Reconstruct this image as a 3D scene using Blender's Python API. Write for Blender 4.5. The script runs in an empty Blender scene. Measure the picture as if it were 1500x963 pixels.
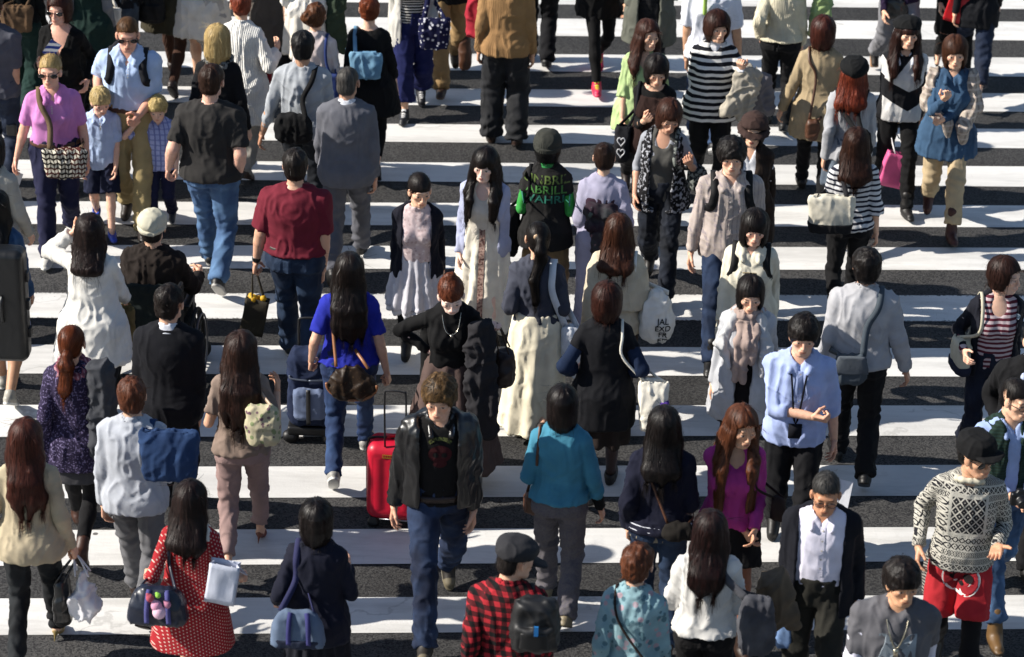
import bpy, math, random, time
import numpy as np
from concurrent.futures import ThreadPoolExecutor
F = np.float32
PI = math.pi
rad = math.radians
T00 = time.time()

# ------------------------------------------------------------------ camera
TH, FPX, CAMH, ROLL = 0.456536, 4204.47, 9.70588, 0.0244346
PW, PH = 1500.0, 963.0
cf = np.array([0, math.cos(TH), -math.sin(TH)])
_r = np.array([1.0, 0, 0]); _u = np.cross(_r, cf)
cr = math.cos(ROLL) * _r + math.sin(ROLL) * _u
cu = -math.sin(ROLL) * _r + math.cos(ROLL) * _u
CAM = np.array([0, 0, CAMH])
def at(x, y, z=0.0):
    d = cf * FPX + cr * (x - PW / 2) - cu * (y - PH / 2)
    return CAM + d * ((z - CAMH) / d[2])
def pix(p):
    q = np.asarray(p) - CAM
    return PW / 2 + FPX * (q @ cr) / (q @ cf), PH / 2 - FPX * (q @ cu) / (q @ cf)
def solve_h(hx, hy, fy):
    lo, hi = 0.9, 2.1
    for _ in range(30):
        m = (lo + hi) / 2
        g = at(hx, hy, m); g[2] = 0
        if pix(g)[1] < fy: lo = m
        else: hi = m
    return (lo + hi) / 2

# ------------------------------------------------------------------ noise
def vn(P):
    P = np.asarray(P, F)
    i = np.floor(P).astype(np.int64); f = P - i; f = f * f * (3 - 2 * f)
    def h(dx, dy, dz):
        n = ((i[:, 0] + dx) * 374761393 + (i[:, 1] + dy) * 668265263 + (i[:, 2] + dz) * 1442695041) & 0xffffffff
        n = ((n ^ (n >> 13)) * 1274126177) & 0xffffffff
        return ((n ^ (n >> 16)) & 0xffff).astype(F) / 65535
    x, y, z = f[:, 0], f[:, 1], f[:, 2]
    a = h(0,0,0)*(1-x)+h(1,0,0)*x; b = h(0,1,0)*(1-x)+h(1,1,0)*x
    c = h(0,0,1)*(1-x)+h(1,0,1)*x; d = h(0,1,1)*(1-x)+h(1,1,1)*x
    return (a*(1-y)+b*y)*(1-z)+(c*(1-y)+d*y)*z

# ------------------------------------------------------------------ implicit shapes
def V3(*a): return np.array(a, dtype=np.float64)
def nrm(v): v = np.asarray(v, float); return v / (np.linalg.norm(v) + 1e-9)
def RX(d): c, s = math.cos(rad(d)), math.sin(rad(d)); return np.array([[1,0,0],[0,c,-s],[0,s,c]])
def RY(d): c, s = math.cos(rad(d)), math.sin(rad(d)); return np.array([[c,0,s],[0,1,0],[-s,0,c]])
def RZ(d): c, s = math.cos(rad(d)), math.sin(rad(d)); return np.array([[c,-s,0],[s,c,0],[0,0,1]])
def fr(R=None, t=(0,0,0)):
    M = np.eye(4)
    if R is not None: M[:3, :3] = R
    M[:3, 3] = t
    return M
def tf(M, p): return M[:3, :3] @ np.asarray(p, float) + M[:3, 3]
def smin(a, b, k):
    h = np.clip(0.5 + 0.5 * (b - a) / k, 0, 1)
    return b + (a - b) * h - k * h * (1 - h)
def loc(M, X, Y, Z):
    if M is None: return X, Y, Z
    R, t = M[:3, :3].astype(F), M[:3, 3].astype(F)
    x, y, z = X - t[0], Y - t[1], Z - t[2]
    return (R[0,0]*x+R[1,0]*y+R[2,0]*z, R[0,1]*x+R[1,1]*y+R[2,1]*z, R[0,2]*x+R[1,2]*y+R[2,2]*z)
def bb(M, lo, hi):
    if M is None: return np.array(lo, float), np.array(hi, float)
    c = np.array([tf(M, (x, y, z)) for x in (lo[0], hi[0]) for y in (lo[1], hi[1]) for z in (lo[2], hi[2])])
    return c.min(0), c.max(0)
def cap(a, b, ra, rb=None, cut=0):
    a = np.asarray(a, float); b = np.asarray(b, float); rb = ra if rb is None else rb
    m = max(ra, rb); d = b - a; L2 = float(d @ d) + 1e-12; u = d / math.sqrt(L2)
    def f(X, Y, Z):
        px, py, pz = X - F(a[0]), Y - F(a[1]), Z - F(a[2])
        t = np.clip((px * F(d[0]) + py * F(d[1]) + pz * F(d[2])) / F(L2), 0, 1)
        qx, qy, qz = px - F(d[0]) * t, py - F(d[1]) * t, pz - F(d[2]) * t
        D = np.sqrt(qx*qx + qy*qy + qz*qz) - (F(ra) + F(rb - ra) * t)
        if cut: D = np.maximum(D, (X - F(b[0])) * F(u[0]) + (Y - F(b[1])) * F(u[1]) + (Z - F(b[2])) * F(u[2]))
        return D
    return np.minimum(a, b) - m, np.maximum(a, b) + m, f
def ell(c, r, M=None):
    c = np.asarray(c, float); r = np.asarray(r, float)
    lo, hi = bb(M, c - r, c + r)
    def f(X, Y, Z):
        x, y, z = loc(M, X, Y, Z)
        x, y, z = x - F(c[0]), y - F(c[1]), z - F(c[2])
        k0 = np.sqrt((x/F(r[0]))**2 + (y/F(r[1]))**2 + (z/F(r[2]))**2)
        k1 = np.sqrt((x/F(r[0]**2))**2 + (y/F(r[1]**2))**2 + (z/F(r[2]**2))**2)
        return k0 * (k0 - 1) / (k1 + F(1e-6))
    return lo, hi, f
def box(c, h, r=.01, M=None):
    c = np.asarray(c, float); h = np.asarray(h, float)
    lo, hi = bb(M, c - h, c + h)
    def f(X, Y, Z):
        x, y, z = loc(M, X, Y, Z)
        x, y, z = np.abs(x - F(c[0])) - F(h[0]-r), np.abs(y - F(c[1])) - F(h[1]-r), np.abs(z - F(c[2])) - F(h[2]-r)
        return np.sqrt(np.maximum(x,0)**2+np.maximum(y,0)**2+np.maximum(z,0)**2) + np.minimum(np.maximum(x, np.maximum(y, z)), 0) - F(r)
    return lo, hi, f
def lathe(zs, rx, ry, cy=0, cx=0, M=None, p=2.2, cap0=True, cap1=True):
    zs = np.asarray(zs, float); n = len(zs); o = np.ones(n)
    rx, ry, cy, cx = rx*o, ry*o, cy*o, cx*o
    zz = np.linspace(zs[0], zs[-1], 64)
    ker = np.array([1, 2, 3, 2, 1.]) / 9
    def sm(v):
        w = np.interp(zz, zs, v); w = np.convolve(np.pad(w, 2, mode='edge'), ker, 'valid'); return w
    RX_, RY_, CY_, CX_ = sm(rx), sm(ry), sm(cy), sm(cx)
    lo, hi = bb(M, (min(cx-rx), min(cy-ry), zs[0]), (max(cx+rx), max(cy+ry), zs[-1]))
    def f(X, Y, Z):
        x, y, z = loc(M, X, Y, Z)
        a, b = np.interp(z, zz, RX_).astype(F), np.interp(z, zz, RY_).astype(F)
        x = np.abs(x - np.interp(z, zz, CX_).astype(F)) / a; y = np.abs(y - np.interp(z, zz, CY_).astype(F)) / b
        k = (x**F(p) + y**F(p)) ** F(1 / p)
        D = (k - 1) * np.minimum(a, b)
        if cap0: D = np.maximum(D, F(zs[0]) - z)
        if cap1: D = np.maximum(D, z - F(zs[-1]))
        return D
    return lo, hi, f
def region(g, lo=(-2,-2,-2), hi=(2,2,3), M=None):
    def f(X, Y, Z): return g(*loc(M, X, Y, Z))
    return np.array(lo, float), np.array(hi, float), f

class Sh:
    def __init__(s): s.ops = []
    def add(s, pr, k=.015): s.ops.append((0, pr, k)); return s
    def carve(s, pr, k=.004): s.ops.append((1, pr, k)); return s
    def mesh(s, h):
        lo = np.min([o[1][0] - o[2]*.5 for o in s.ops if o[0] == 0], 0) - 2*h
        hi = np.max([o[1][1] + o[2]*.5 for o in s.ops if o[0] == 0], 0) + 2*h
        n = np.ceil((hi - lo) / h).astype(int) + 1
        D = np.full(n, .2, F)
        ax = [(lo[i] + h * np.arange(n[i])).astype(F) for i in range(3)]
        for kind, (l, g, f), k in s.ops:
            m = k + 2.5 * h
            a = np.clip(np.floor((l - m - lo) / h), 0, n).astype(int); b = np.clip(np.ceil((g + m - lo) / h) + 1, 0, n).astype(int)
            if np.any(b <= a): continue
            sl = tuple(slice(a[i], b[i]) for i in range(3))
            X, Y, Z = ax[0][sl[0]][:, None, None], ax[1][sl[1]][None, :, None], ax[2][sl[2]][None, None, :]
            d = f(X, Y, Z)
            d = np.broadcast_to(d, D[sl].shape)
            if kind == 0: D[sl] = smin(D[sl], d, F(k))
            else: D[sl] = -smin(-D[sl], d, F(k))
        s.grid = None
        D[0] = D[-1] = .1; D[:, 0] = D[:, -1] = .1; D[:, :, 0] = D[:, :, -1] = .1
        s.grid = (D, lo, h)
        return surfnet(D, lo, h)

CORN = np.array([(0,0,0),(1,0,0),(0,1,0),(1,1,0),(0,0,1),(1,0,1),(0,1,1),(1,1,1)])
EDG = [(0,1),(2,3),(4,5),(6,7),(0,2),(1,3),(4,6),(5,7),(0,4),(1,5),(2,6),(3,7)]
def surfnet(D, lo, h):
    I = (D < 0).view(np.uint8)
    c = I[:-1,:-1,:-1]+I[1:,:-1,:-1]+I[:-1,1:,:-1]+I[1:,1:,:-1]+I[:-1,:-1,1:]+I[1:,:-1,1:]+I[:-1,1:,1:]+I[1:,1:,1:]
    act = (c > 0) & (c < 8)
    idx = np.argwhere(act)
    if len(idx) == 0: return np.zeros((0,3)), np.zeros((0,4), np.int32)
    val = np.stack([D[idx[:,0]+q[0], idx[:,1]+q[1], idx[:,2]+q[2]] for q in CORN], 1)
    acc = np.zeros((len(idx), 3)); cnt = np.zeros(len(idx))
    for i, j in EDG:
        vi, vj = val[:, i], val[:, j]; m = (vi < 0) != (vj < 0)
        t = vi / np.where(m, vi - vj, 1)
        acc += m[:, None] * (CORN[i] + t[:, None] * (CORN[j] - CORN[i])); cnt += m
    V = lo + h * (idx + acc / cnt[:, None])
    vid = np.full(act.shape, -1, np.int32); vid[act] = np.arange(len(idx))
    Q = []
    for a in range(3):
        b, d = (a + 1) % 3, (a + 2) % 3
        s0 = [slice(None)]*3; s1 = [slice(None)]*3; s0[a] = slice(0, -1); s1[a] = slice(1, None)
        A, B = I[tuple(s0)], I[tuple(s1)]
        e = np.argwhere(A != B)
        e = e[(e[:, b] > 0) & (e[:, d] > 0) & (e[:, b] < D.shape[b]-1) & (e[:, d] < D.shape[d]-1)]
        fl = A[e[:,0], e[:,1], e[:,2]] > 0
        ob = np.zeros(3, int); ob[b] = 1; od = np.zeros(3, int); od[d] = 1
        g = lambda q: vid[q[:,0], q[:,1], q[:,2]]
        q = np.stack([g(e-ob-od), g(e-od), g(e), g(e-ob)], 1)
        q[~fl] = q[~fl][:, ::-1]
        Q.append(q)
    Q = np.concatenate(Q)
    return V, Q[(Q >= 0).all(1)]
def vnorm(V, Q):
    n = np.cross(V[Q[:,2]] - V[Q[:,0]], V[Q[:,3]] - V[Q[:,1]])
    N = np.zeros_like(V)
    for c in range(3):
        for k in range(4): N[:, c] += np.bincount(Q[:, k], n[:, c], len(V))
    return N / (np.linalg.norm(N, axis=1, keepdims=True) + 1e-12)
def relax(V, Q, it=1, w=.5):
    for _ in range(it):
        S = np.zeros_like(V); C = np.zeros(len(V))
        for k in range(4):
            a, b = Q[:, k], Q[:, (k+1) % 4]
            for c in range(3):
                S[:, c] += np.bincount(a, V[b, c], len(V)) + np.bincount(b, V[a, c], len(V))
            C += np.bincount(a, minlength=len(V)) + np.bincount(b, minlength=len(V))
        V = V * (1 - w) + w * S / np.maximum(C, 1)[:, None]
    return V
def folds(V, Q, amp, seed, fine=1.0):
    """cloth wrinkles: hanging creases and slanting pulls along the surface normal"""
    N = vnorm(V, Q); o = np.array([seed*3.7, seed*1.3, seed*2.1])
    w = vn(V * [4.5, 4.5, 3.5] + o) - .5; w2 = vn(V * [9, 9, 7] + o*1.7) - .5
    rg = lambda n: np.clip(1 - np.abs(n - .5)*3.6, 0, 1)**1.4
    a = rg(vn(V * [19, 19, 3.2] + o + w2[:, None]*1.6))
    ax, z = np.abs(V[:, 0]), V[:, 2]
    b = rg(vn(np.stack([(ax*.62 - z*.78)*19, V[:, 1]*7, (ax*.78 + z*.62)*5], 1) + o*2 + w[:, None]*2.5))
    c = rg(vn(V * [24, 24, 17] + o*3 + w2[:, None]*2))
    d = amp * (w*.35 + (a - .28)*1.15*fine + (b - .25)*.75*fine)
    return V + N * d[:, None]

def sweep(pts, w, t, up=None, closed=False, n=6, round_=False):
    """a strap (flat) or a cord (round) along smoothed points"""
    P = np.array(pts, float)
    if len(P) > 2:
        Q = np.vstack([P[0]*2-P[1], P, P[-1]*2-P[-2]]); out = []
        for i in range(1, len(Q)-2):
            for k in range(n):
                u = k / n
                out.append(.5*((2*Q[i]) + (-Q[i-1]+Q[i+1])*u + (2*Q[i-1]-5*Q[i]+4*Q[i+1]-Q[i+2])*u*u + (-Q[i-1]+3*Q[i]-3*Q[i+1]+Q[i+2])*u**3))
        out.append(P[-1]); P = np.array(out)
    T = np.gradient(P, axis=0); T /= np.linalg.norm(T, axis=1, keepdims=True) + 1e-9
    if up is None: up = (0, 1, .01)
    U = np.array(up, float)
    U = np.broadcast_to(U, P.shape) if U.ndim == 1 else np.array([U[min(len(U)-1, int(round(i*(len(U)-1)/(len(P)-1))))] for i in range(len(P))])
    S = np.cross(T, U); S /= np.linalg.norm(S, axis=1, keepdims=True) + 1e-9
    Nn = np.cross(S, T)
    if round_: ring = [(math.cos(a)*w/2, math.sin(a)*t/2) for a in np.linspace(0, 2*PI, 8, endpoint=False)]
    else: ring = [(-w/2, -t/2), (w/2, -t/2), (w/2, t/2), (-w/2, t/2)]
    m = len(ring)
    V = np.concatenate([[p + s*a + nn*b for a, b in ring] for p, s, nn in zip(P, S, Nn)])
    Fs = [[i*m+j, i*m+(j+1) % m, (i+1)*m+(j+1) % m, (i+1)*m+j] for i in range(len(P)-1) for j in range(m)]
    e = (len(P)-1)*m
    if m == 4: Fs += [[3, 2, 1, 0], [e, e+1, e+2, e+3]]
    else: Fs += [[7,6,5,4],[7,4,3,0],[3,2,1,0],[e,e+1,e+2,e+3],[e,e+3,e+4,e+7],[e+4,e+5,e+6,e+7]]
    return V, np.array(Fs)
def join(*ms):
    Vs, Qs, n = [], [], 0
    for v, q in ms: Vs.append(v); Qs.append(np.asarray(q) + n); n += len(v)
    return np.concatenate(Vs), np.concatenate(Qs)
def cubes(*bs):
    """plain bevel-less boxes (c, half) joined"""
    out = []
    for c, h in bs:
        c = np.array(c, float); h = np.array(h, float)
        v = np.array([(x, y, z) for x in (-1, 1) for y in (-1, 1) for z in (-1, 1)]) * h + c
        out.append((v, np.array([[0,1,3,2],[4,6,7,5],[0,4,5,1],[2,3,7,6],[0,2,6,4],[1,5,7,3]])))
    return join(*out)

# ------------------------------------------------------------------ colours and materials
def lin(h):
    if not isinstance(h, str): return tuple(h)
    h = h.lstrip('#'); o = []
    for i in (0, 2, 4):
        c = int(h[i:i+2], 16) / 255
        o.append(c/12.92 if c <= .04045 else ((c+.055)/1.055)**2.4)
    return tuple(o)
MATS = {}
class NT:
    def __init__(s, name):
        s.m = bpy.data.materials.new(name); s.m.use_nodes = True; s.t = s.m.node_tree; s.t.nodes.clear()
        s.out = s.n('ShaderNodeOutputMaterial'); s.b = s.n('ShaderNodeBsdfPrincipled')
        s.t.links.new(s.b.outputs[0], s.out.inputs[0])
    def n(s, t, **k):
        x = s.t.nodes.new(t)
        for a, v in k.items(): setattr(x, a, v)
        return x
    def link(s, a, b): s.t.links.new(a, b)
    def inp(s, sock, v):
        if isinstance(v, (int, float)): sock.default_value = v
        elif isinstance(v, tuple): sock.default_value = v if len(v) == len(sock.default_value) else v + (1,)
        else: s.link(v, sock)
    def m2(s, op, a, b=None, c=None):
        x = s.n('ShaderNodeMath', operation=op); s.inp(x.inputs[0], a)
        if b is not None: s.inp(x.inputs[1], b)
        if c is not None: s.inp(x.inputs[2], c)
        return x.outputs[0]
    def mix(s, f, a, b, mode='MIX'):
        x = s.n('ShaderNodeMix', data_type='RGBA', blend_type=mode); s.inp(x.inputs[0], f); s.inp(x.inputs[6], a); s.inp(x.inputs[7], b); return x.outputs[2]
    def coord(s):
        c = s.n('ShaderNodeTexCoord'); x = s.n('ShaderNodeSeparateXYZ'); s.link(c.outputs['Object'], x.inputs[0]); s.oc = c.outputs['Object']
        return x.outputs[0], x.outputs[1], x.outputs[2]
    def noise(s, sc, det=2, vec=None, rough=.5):
        x = s.n('ShaderNodeTexNoise'); x.inputs['Scale'].default_value = sc; x.inputs['Detail'].default_value = det; x.inputs['Roughness'].default_value = rough
        s.link(vec if vec is not None else s.oc, x.inputs['Vector']); return x.outputs['Fac']
    def scalev(s, v3):
        x = s.n('ShaderNodeMapping'); x.inputs['Scale'].default_value = v3; s.link(s.oc, x.inputs['Vector']); return x.outputs[0]
    def rng(s, v, a, b, c=0., d=1.):
        x = s.n('ShaderNodeMapRange'); s.inp(x.inputs[0], v)
        for i, q in enumerate((a, b, c, d)): x.inputs[i+1].default_value = q
        return x.outputs[0]
    def bump(s, h, st, dist=.004):
        x = s.n('ShaderNodeBump'); x.inputs['Strength'].default_value = st; x.inputs['Distance'].default_value = dist; s.link(h, x.inputs['Height']); s.link(x.outputs[0], s.b.inputs['Normal'])

def cloth(c, pat='plain', c2='#ffffff', c3=None, a=.03, b=.5, rough=.9, spec=.25, bump=.35, sheen=.0, weave=420, metal=0.):
    key = ('cloth', c, pat, c2, c3, a, b, rough, spec, bump, weave, metal)
    if key in MATS: return MATS[key]
    n = NT('fabric_' + pat); x, y, z = n.coord()
    ds = lambda q: tuple(v*.84 + .16*(.2*q[0]+.7*q[1]+.1*q[2]) for v in q)
    C, C2 = ds(lin(c)), ds(lin(c2)); C3 = ds(lin(c3)) if c3 else C2
    u = n.m2('ADD', x, n.m2('MULTIPLY', y, .7))
    fr_ = lambda v, p, o=0.: n.m2('FRACT', n.m2('ADD', n.m2('DIVIDE', v, p), 50.0 + o))
    col = C; extra = None
    if pat == 'stripe':
        zz = n.m2('ADD', z, n.m2('MULTIPLY', n.noise(7), .02))
        col = n.mix(n.m2('GREATER_THAN', fr_(zz, a), 1-b), C, C2)
    elif pat == 'rib':
        f = fr_(u, a); s_ = n.m2('PINGPONG', f, .5)
        col = n.mix(n.m2('MULTIPLY', s_, .3), C, C2); extra = s_
    elif pat == 'dots':
        du = n.m2('SUBTRACT', fr_(u, a), .5)
        zr = n.m2('ADD', n.m2('DIVIDE', z, a), n.m2('MULTIPLY', n.m2('FLOOR', n.m2('ADD', n.m2('DIVIDE', u, a), 50.)), .5))
        dz = n.m2('SUBTRACT', n.m2('FRACT', n.m2('ADD', zr, 50.)), .5)
        r = n.m2('SQRT', n.m2('ADD', n.m2('MULTIPLY', du, du), n.m2('MULTIPLY', dz, dz)))
        col = n.mix(n.m2('LESS_THAN', r, b*.5), C, C2)
    elif pat == 'plaid':
        f1 = n.m2('GREATER_THAN', fr_(u, a), .5); f2 = n.m2('GREATER_THAN', fr_(z, a), .5)
        s_ = n.m2('MULTIPLY', n.m2('ADD', f1, f2), .5)
        col = n.mix(n.m2('GREATER_THAN', s_, .75), n.mix(n.m2('GREATER_THAN', s_, .25), C, C3), C2)
    elif pat == 'check':
        f1 = n.m2('LESS_THAN', fr_(u, a), b); f2 = n.m2('LESS_THAN', fr_(z, a), b)
        col = n.mix(n.m2('MULTIPLY', f2, .6), n.mix(n.m2('MULTIPLY', f1, .6), C, C2), C3)
    elif pat == 'tweed':
        f = n.noise(a, 3); col = n.mix(n.rng(f, b, b+.06), C, C2)
    elif pat == 'floral':
        v = n.n('ShaderNodeTexVoronoi'); v.inputs['Scale'].default_value = a; n.link(n.oc, v.inputs['Vector'])
        sp = n.n('ShaderNodeSeparateColor'); n.link(v.outputs['Color'], sp.inputs[0])
        k = n.m2('MULTIPLY', n.m2('LESS_THAN', v.outputs['Distance'], .42), n.m2('GREATER_THAN', sp.outputs[0], b))
        col = n.mix(k, C, n.mix(n.m2('GREATER_THAN', sp.outputs[1], .5), C2, C3))
        col = n.mix(n.rng(n.noise(a*.5, 3), .4, .7, 0., .35), col, C3)
    elif pat == 'argyle':
        zig = n.m2('MULTIPLY', n.m2('PINGPONG', n.m2('ADD', x, 5.16), .2), .55)
        lo_ = n.m2('GREATER_THAN', n.m2('SUBTRACT', z, zig), .90); hi_ = n.m2('LESS_THAN', n.m2('SUBTRACT', z, zig), 1.07)
        dg = n.m2('GREATER_THAN', n.m2('SUBTRACT', z, n.m2('MULTIPLY', n.m2('ABSOLUTE', n.m2('ADD', x, .07)), 1.2)), 1.22)
        arm = n.m2('MULTIPLY', n.m2('GREATER_THAN', n.m2('ABSOLUTE', x), .165), n.m2('LESS_THAN', z, 1.20))
        k = n.m2('MAXIMUM', n.m2('MAXIMUM', n.m2('MULTIPLY', lo_, hi_), dg), arm); k = n.m2('MINIMUM', k, 1.)
        col = n.mix(k, C, C2)
    elif pat == 'fairisle':
        # rows of a knitted pattern: each band of rows has its own figure
        row = n.m2('FLOOR', n.m2('DIVIDE', z, .047)); zf = fr_(z, .047)
        rnd = n.m2('FRACT', n.m2('MULTIPLY', n.m2('SINE', n.m2('MULTIPLY', row, 12.9898)), 437.5))
        per = n.m2('ADD', .014, n.m2('MULTIPLY', n.m2('GREATER_THAN', rnd, .45), .020))
        uf = n.m2('PINGPONG', n.m2('DIVIDE', n.m2('ADD', u, 3.), per), .5)
        zt = n.m2('ABSOLUTE', n.m2('SUBTRACT', zf, .5))
        dia = n.m2('ADD', uf, zt)
        k = n.m2('GREATER_THAN', n.m2('PINGPONG', n.m2('ADD', dia, rnd), .25), .125)
        line = n.m2('GREATER_THAN', zt, .41)
        k = n.m2('MULTIPLY', k, n.m2('SUBTRACT', 1., line))
        # square panel on the chest
        ax, az = n.m2('DIVIDE', n.m2('ABSOLUTE', x), .115), n.m2('DIVIDE', n.m2('ABSOLUTE', n.m2('SUBTRACT', z, 1.27)), .135)
        mx = n.m2('MAXIMUM', ax, az); inn = n.m2('MULTIPLY', n.m2('LESS_THAN', mx, 1.), n.m2('LESS_THAN', y, 0.))
        ring = n.m2('MULTIPLY', n.m2('GREATER_THAN', mx, .86), 1.)
        p1 = n.m2('PINGPONG', n.m2('DIVIDE', n.m2('ABSOLUTE', x), .05), .5); p2 = n.m2('PINGPONG', n.m2('DIVIDE', n.m2('ABSOLUTE', n.m2('SUBTRACT', z, 1.27)), .06), .5)
        kk = n.m2('GREATER_THAN', n.m2('PINGPONG', n.m2('MULTIPLY', n.m2('ADD', p1, p2), 1.1), .28), .1)
        kk = n.m2('MULTIPLY', kk, n.m2('SUBTRACT', 1., ring))
        k = n.m2('ADD', n.m2('MULTIPLY', k, n.m2('SUBTRACT', 1., inn)), n.m2('MULTIPLY', kk, inn))
        col = n.mix(k, C, C2)
    elif pat == 'fade':
        col = n.mix(n.rng(n.noise(5, 3), .4, .72), C, C2)
    elif pat == 'leaf':
        fx = n.m2('PINGPONG', n.m2('DIVIDE', n.m2('ADD', u, 3.), a), .5); fz = fr_(n.m2('ADD', z, n.m2('MULTIPLY', fx, a*.7)), a*.75)
        k = n.m2('MULTIPLY', n.m2('GREATER_THAN', fx, .07), n.m2('LESS_THAN', fz, .6))
        k = n.m2('MULTIPLY', k, n.m2('LESS_THAN', fx, .43))
        cell = n.m2('ADD', n.m2('FLOOR', n.m2('DIVIDE', n.m2('ADD', u, 3.), a*2)), n.m2('MULTIPLY', n.m2('FLOOR', n.m2('DIVIDE', z, a*2)), 3.))
        bg = n.mix(n.m2('GREATER_THAN', n.m2('FRACT', n.m2('MULTIPLY', cell, .37)), .5), C, C3)
        col = n.mix(k, bg, C2)
    elif pat == 'camera':
        v = n.n('ShaderNodeTexVoronoi'); v.inputs['Scale'].default_value = a; n.link(n.oc, v.inputs['Vector'])
        col = n.mix(n.m2('LESS_THAN', v.outputs['Distance'], b), C, C2)
    var = n.rng(n.noise(9, 4), .3, .7, .86, 1.1)
    hsv = n.n('ShaderNodeHueSaturation'); n.inp(hsv.inputs['Color'], col if not isinstance(col, tuple) else col + (1,)); n.link(var, hsv.inputs['Value'])
    n.link(hsv.outputs[0], n.b.inputs['Base Color'])
    n.b.inputs['Roughness'].default_value = rough; n.b.inputs['Specular IOR Level'].default_value = spec; n.b.inputs['Metallic'].default_value = metal
    if sheen: n.b.inputs['Sheen Weight'].default_value = sheen
    w = n.noise(weave, 2); big = n.noise(30, 4, n.scalev((1, 1, .5)), .62)
    h = n.m2('ADD', n.m2('MULTIPLY', w, .12), n.m2('MULTIPLY', big, 1.))
    if extra is not None: h = n.m2('ADD', h, n.m2('MULTIPLY', extra, 2.2))
    n.bump(h, min(1, bump*1.1), .006)
    MATS[key] = n.m; return n.m
def plain(c, rough=.5, metal=0., spec=.5, name='plain', noise=.1, coat=0.):
    key = ('plain', c, rough, metal, spec, noise, coat)
    if key in MATS: return MATS[key]
    n = NT(name); n.coord(); C = lin(c)
    hsv = n.n('ShaderNodeHueSaturation'); hsv.inputs['Color'].default_value = C + (1,)
    n.link(n.rng(n.noise(14, 4), .3, .7, 1-noise, 1+noise), hsv.inputs['Value']); n.link(hsv.outputs[0], n.b.inputs['Base Color'])
    n.b.inputs['Roughness'].default_value = rough; n.b.inputs['Metallic'].default_value = metal; n.b.inputs['Specular IOR Level'].default_value = spec
    n.b.inputs['Coat Weight'].default_value = coat
    n.bump(n.noise(60, 3), .12, .004)
    MATS[key] = n.m; return n.m
def attr_mat(name, rough, spec=.4, sss=0., bump=.1, bs=200):
    key = ('attr', name)
    if key in MATS: return MATS[key]
    n = NT(name); n.coord()
    a = n.n('ShaderNodeAttribute', attribute_name='Col')
    hsv = n.n('ShaderNodeHueSaturation'); n.link(a.outputs['Color'], hsv.inputs['Color']); n.link(n.rng(n.noise(35, 4), .3, .7, .93, 1.06), hsv.inputs['Value'])
    n.link(hsv.outputs[0], n.b.inputs['Base Color']); n.b.inputs['Roughness'].default_value = rough; n.b.inputs['Specular IOR Level'].default_value = spec
    if sss:
        n.b.inputs['Subsurface Weight'].default_value = sss; n.b.inputs['Subsurface Radius'].default_value = (.012, .005, .003); n.b.inputs['Subsurface Scale'].default_value = 1.
    n.bump(n.noise(bs, 3), bump, .003)
    MATS[key] = n.m; return n.m
def hair_mat(c, c2=None, gloss=.40):
    key = ('hair', c, c2, gloss)
    if key in MATS: return MATS[key]
    n = NT('hair'); n.coord(); C = lin(c); C2 = lin(c2) if c2 else tuple(min(1, v*2.2+.006) for v in C)
    at_ = n.n('ShaderNodeAttribute', attribute_name='Col')      # runs along the strands
    mp = n.n('ShaderNodeMapping'); mp.inputs['Scale'].default_value = (1, 1, .05); n.link(at_.outputs['Vector'], mp.inputs['Vector'])
    f = n.noise(210, 3, mp.outputs[0], .65); g = n.noise(55, 3, mp.outputs[0], .6)
    col = n.mix(n.rng(n.m2('ADD', n.m2('MULTIPLY', f, .5), n.m2('MULTIPLY', g, .5)), .38, .66), C, C2)
    n.link(col, n.b.inputs['Base Color']); n.b.inputs['Roughness'].default_value = gloss + .14; n.b.inputs['Specular IOR Level'].default_value = .22
    n.bump(n.m2('ADD', n.m2('MULTIPLY', f, .7), n.m2('MULTIPLY', g, .7)), .55, .006)
    MATS[key] = n.m; return n.m

# ------------------------------------------------------------------ objects
COL = None
def mkmesh(name, V, Q, mat, col=None, smooth=True):
    me = bpy.data.meshes.new(name); Q = np.asarray(Q, np.int32)
    me.vertices.add(len(V)); me.vertices.foreach_set('co', np.asarray(V, F).ravel())
    me.loops.add(Q.size); me.loops.foreach_set('vertex_index', Q.ravel())
    me.polygons.add(len(Q)); k = Q.shape[1]
    me.polygons.foreach_set('loop_start', np.arange(0, Q.size, k, dtype=np.int32))
    me.polygons.foreach_set('use_smooth', np.full(len(Q), smooth))
    if col is not None:
        a = me.color_attributes.new('Col', 'FLOAT_COLOR', 'POINT')
        a.data.foreach_set('color', np.concatenate([col, np.ones((len(col), 1))], 1).astype(F).ravel())
    me.update(); me.validate()
    if mat: me.materials.append(mat)
    return me
def link(name, me, parent=None):
    o = bpy.data.objects.new(name, me); COL.objects.link(o)
    if parent is not None: o.parent = parent
    return o
def tag(o, label=None, cat=None, group=None, kind=None):
    if label: o['label'] = label
    if cat: o['category'] = cat
    if group: o['group'] = group
    if kind: o['kind'] = kind
    return o
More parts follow.
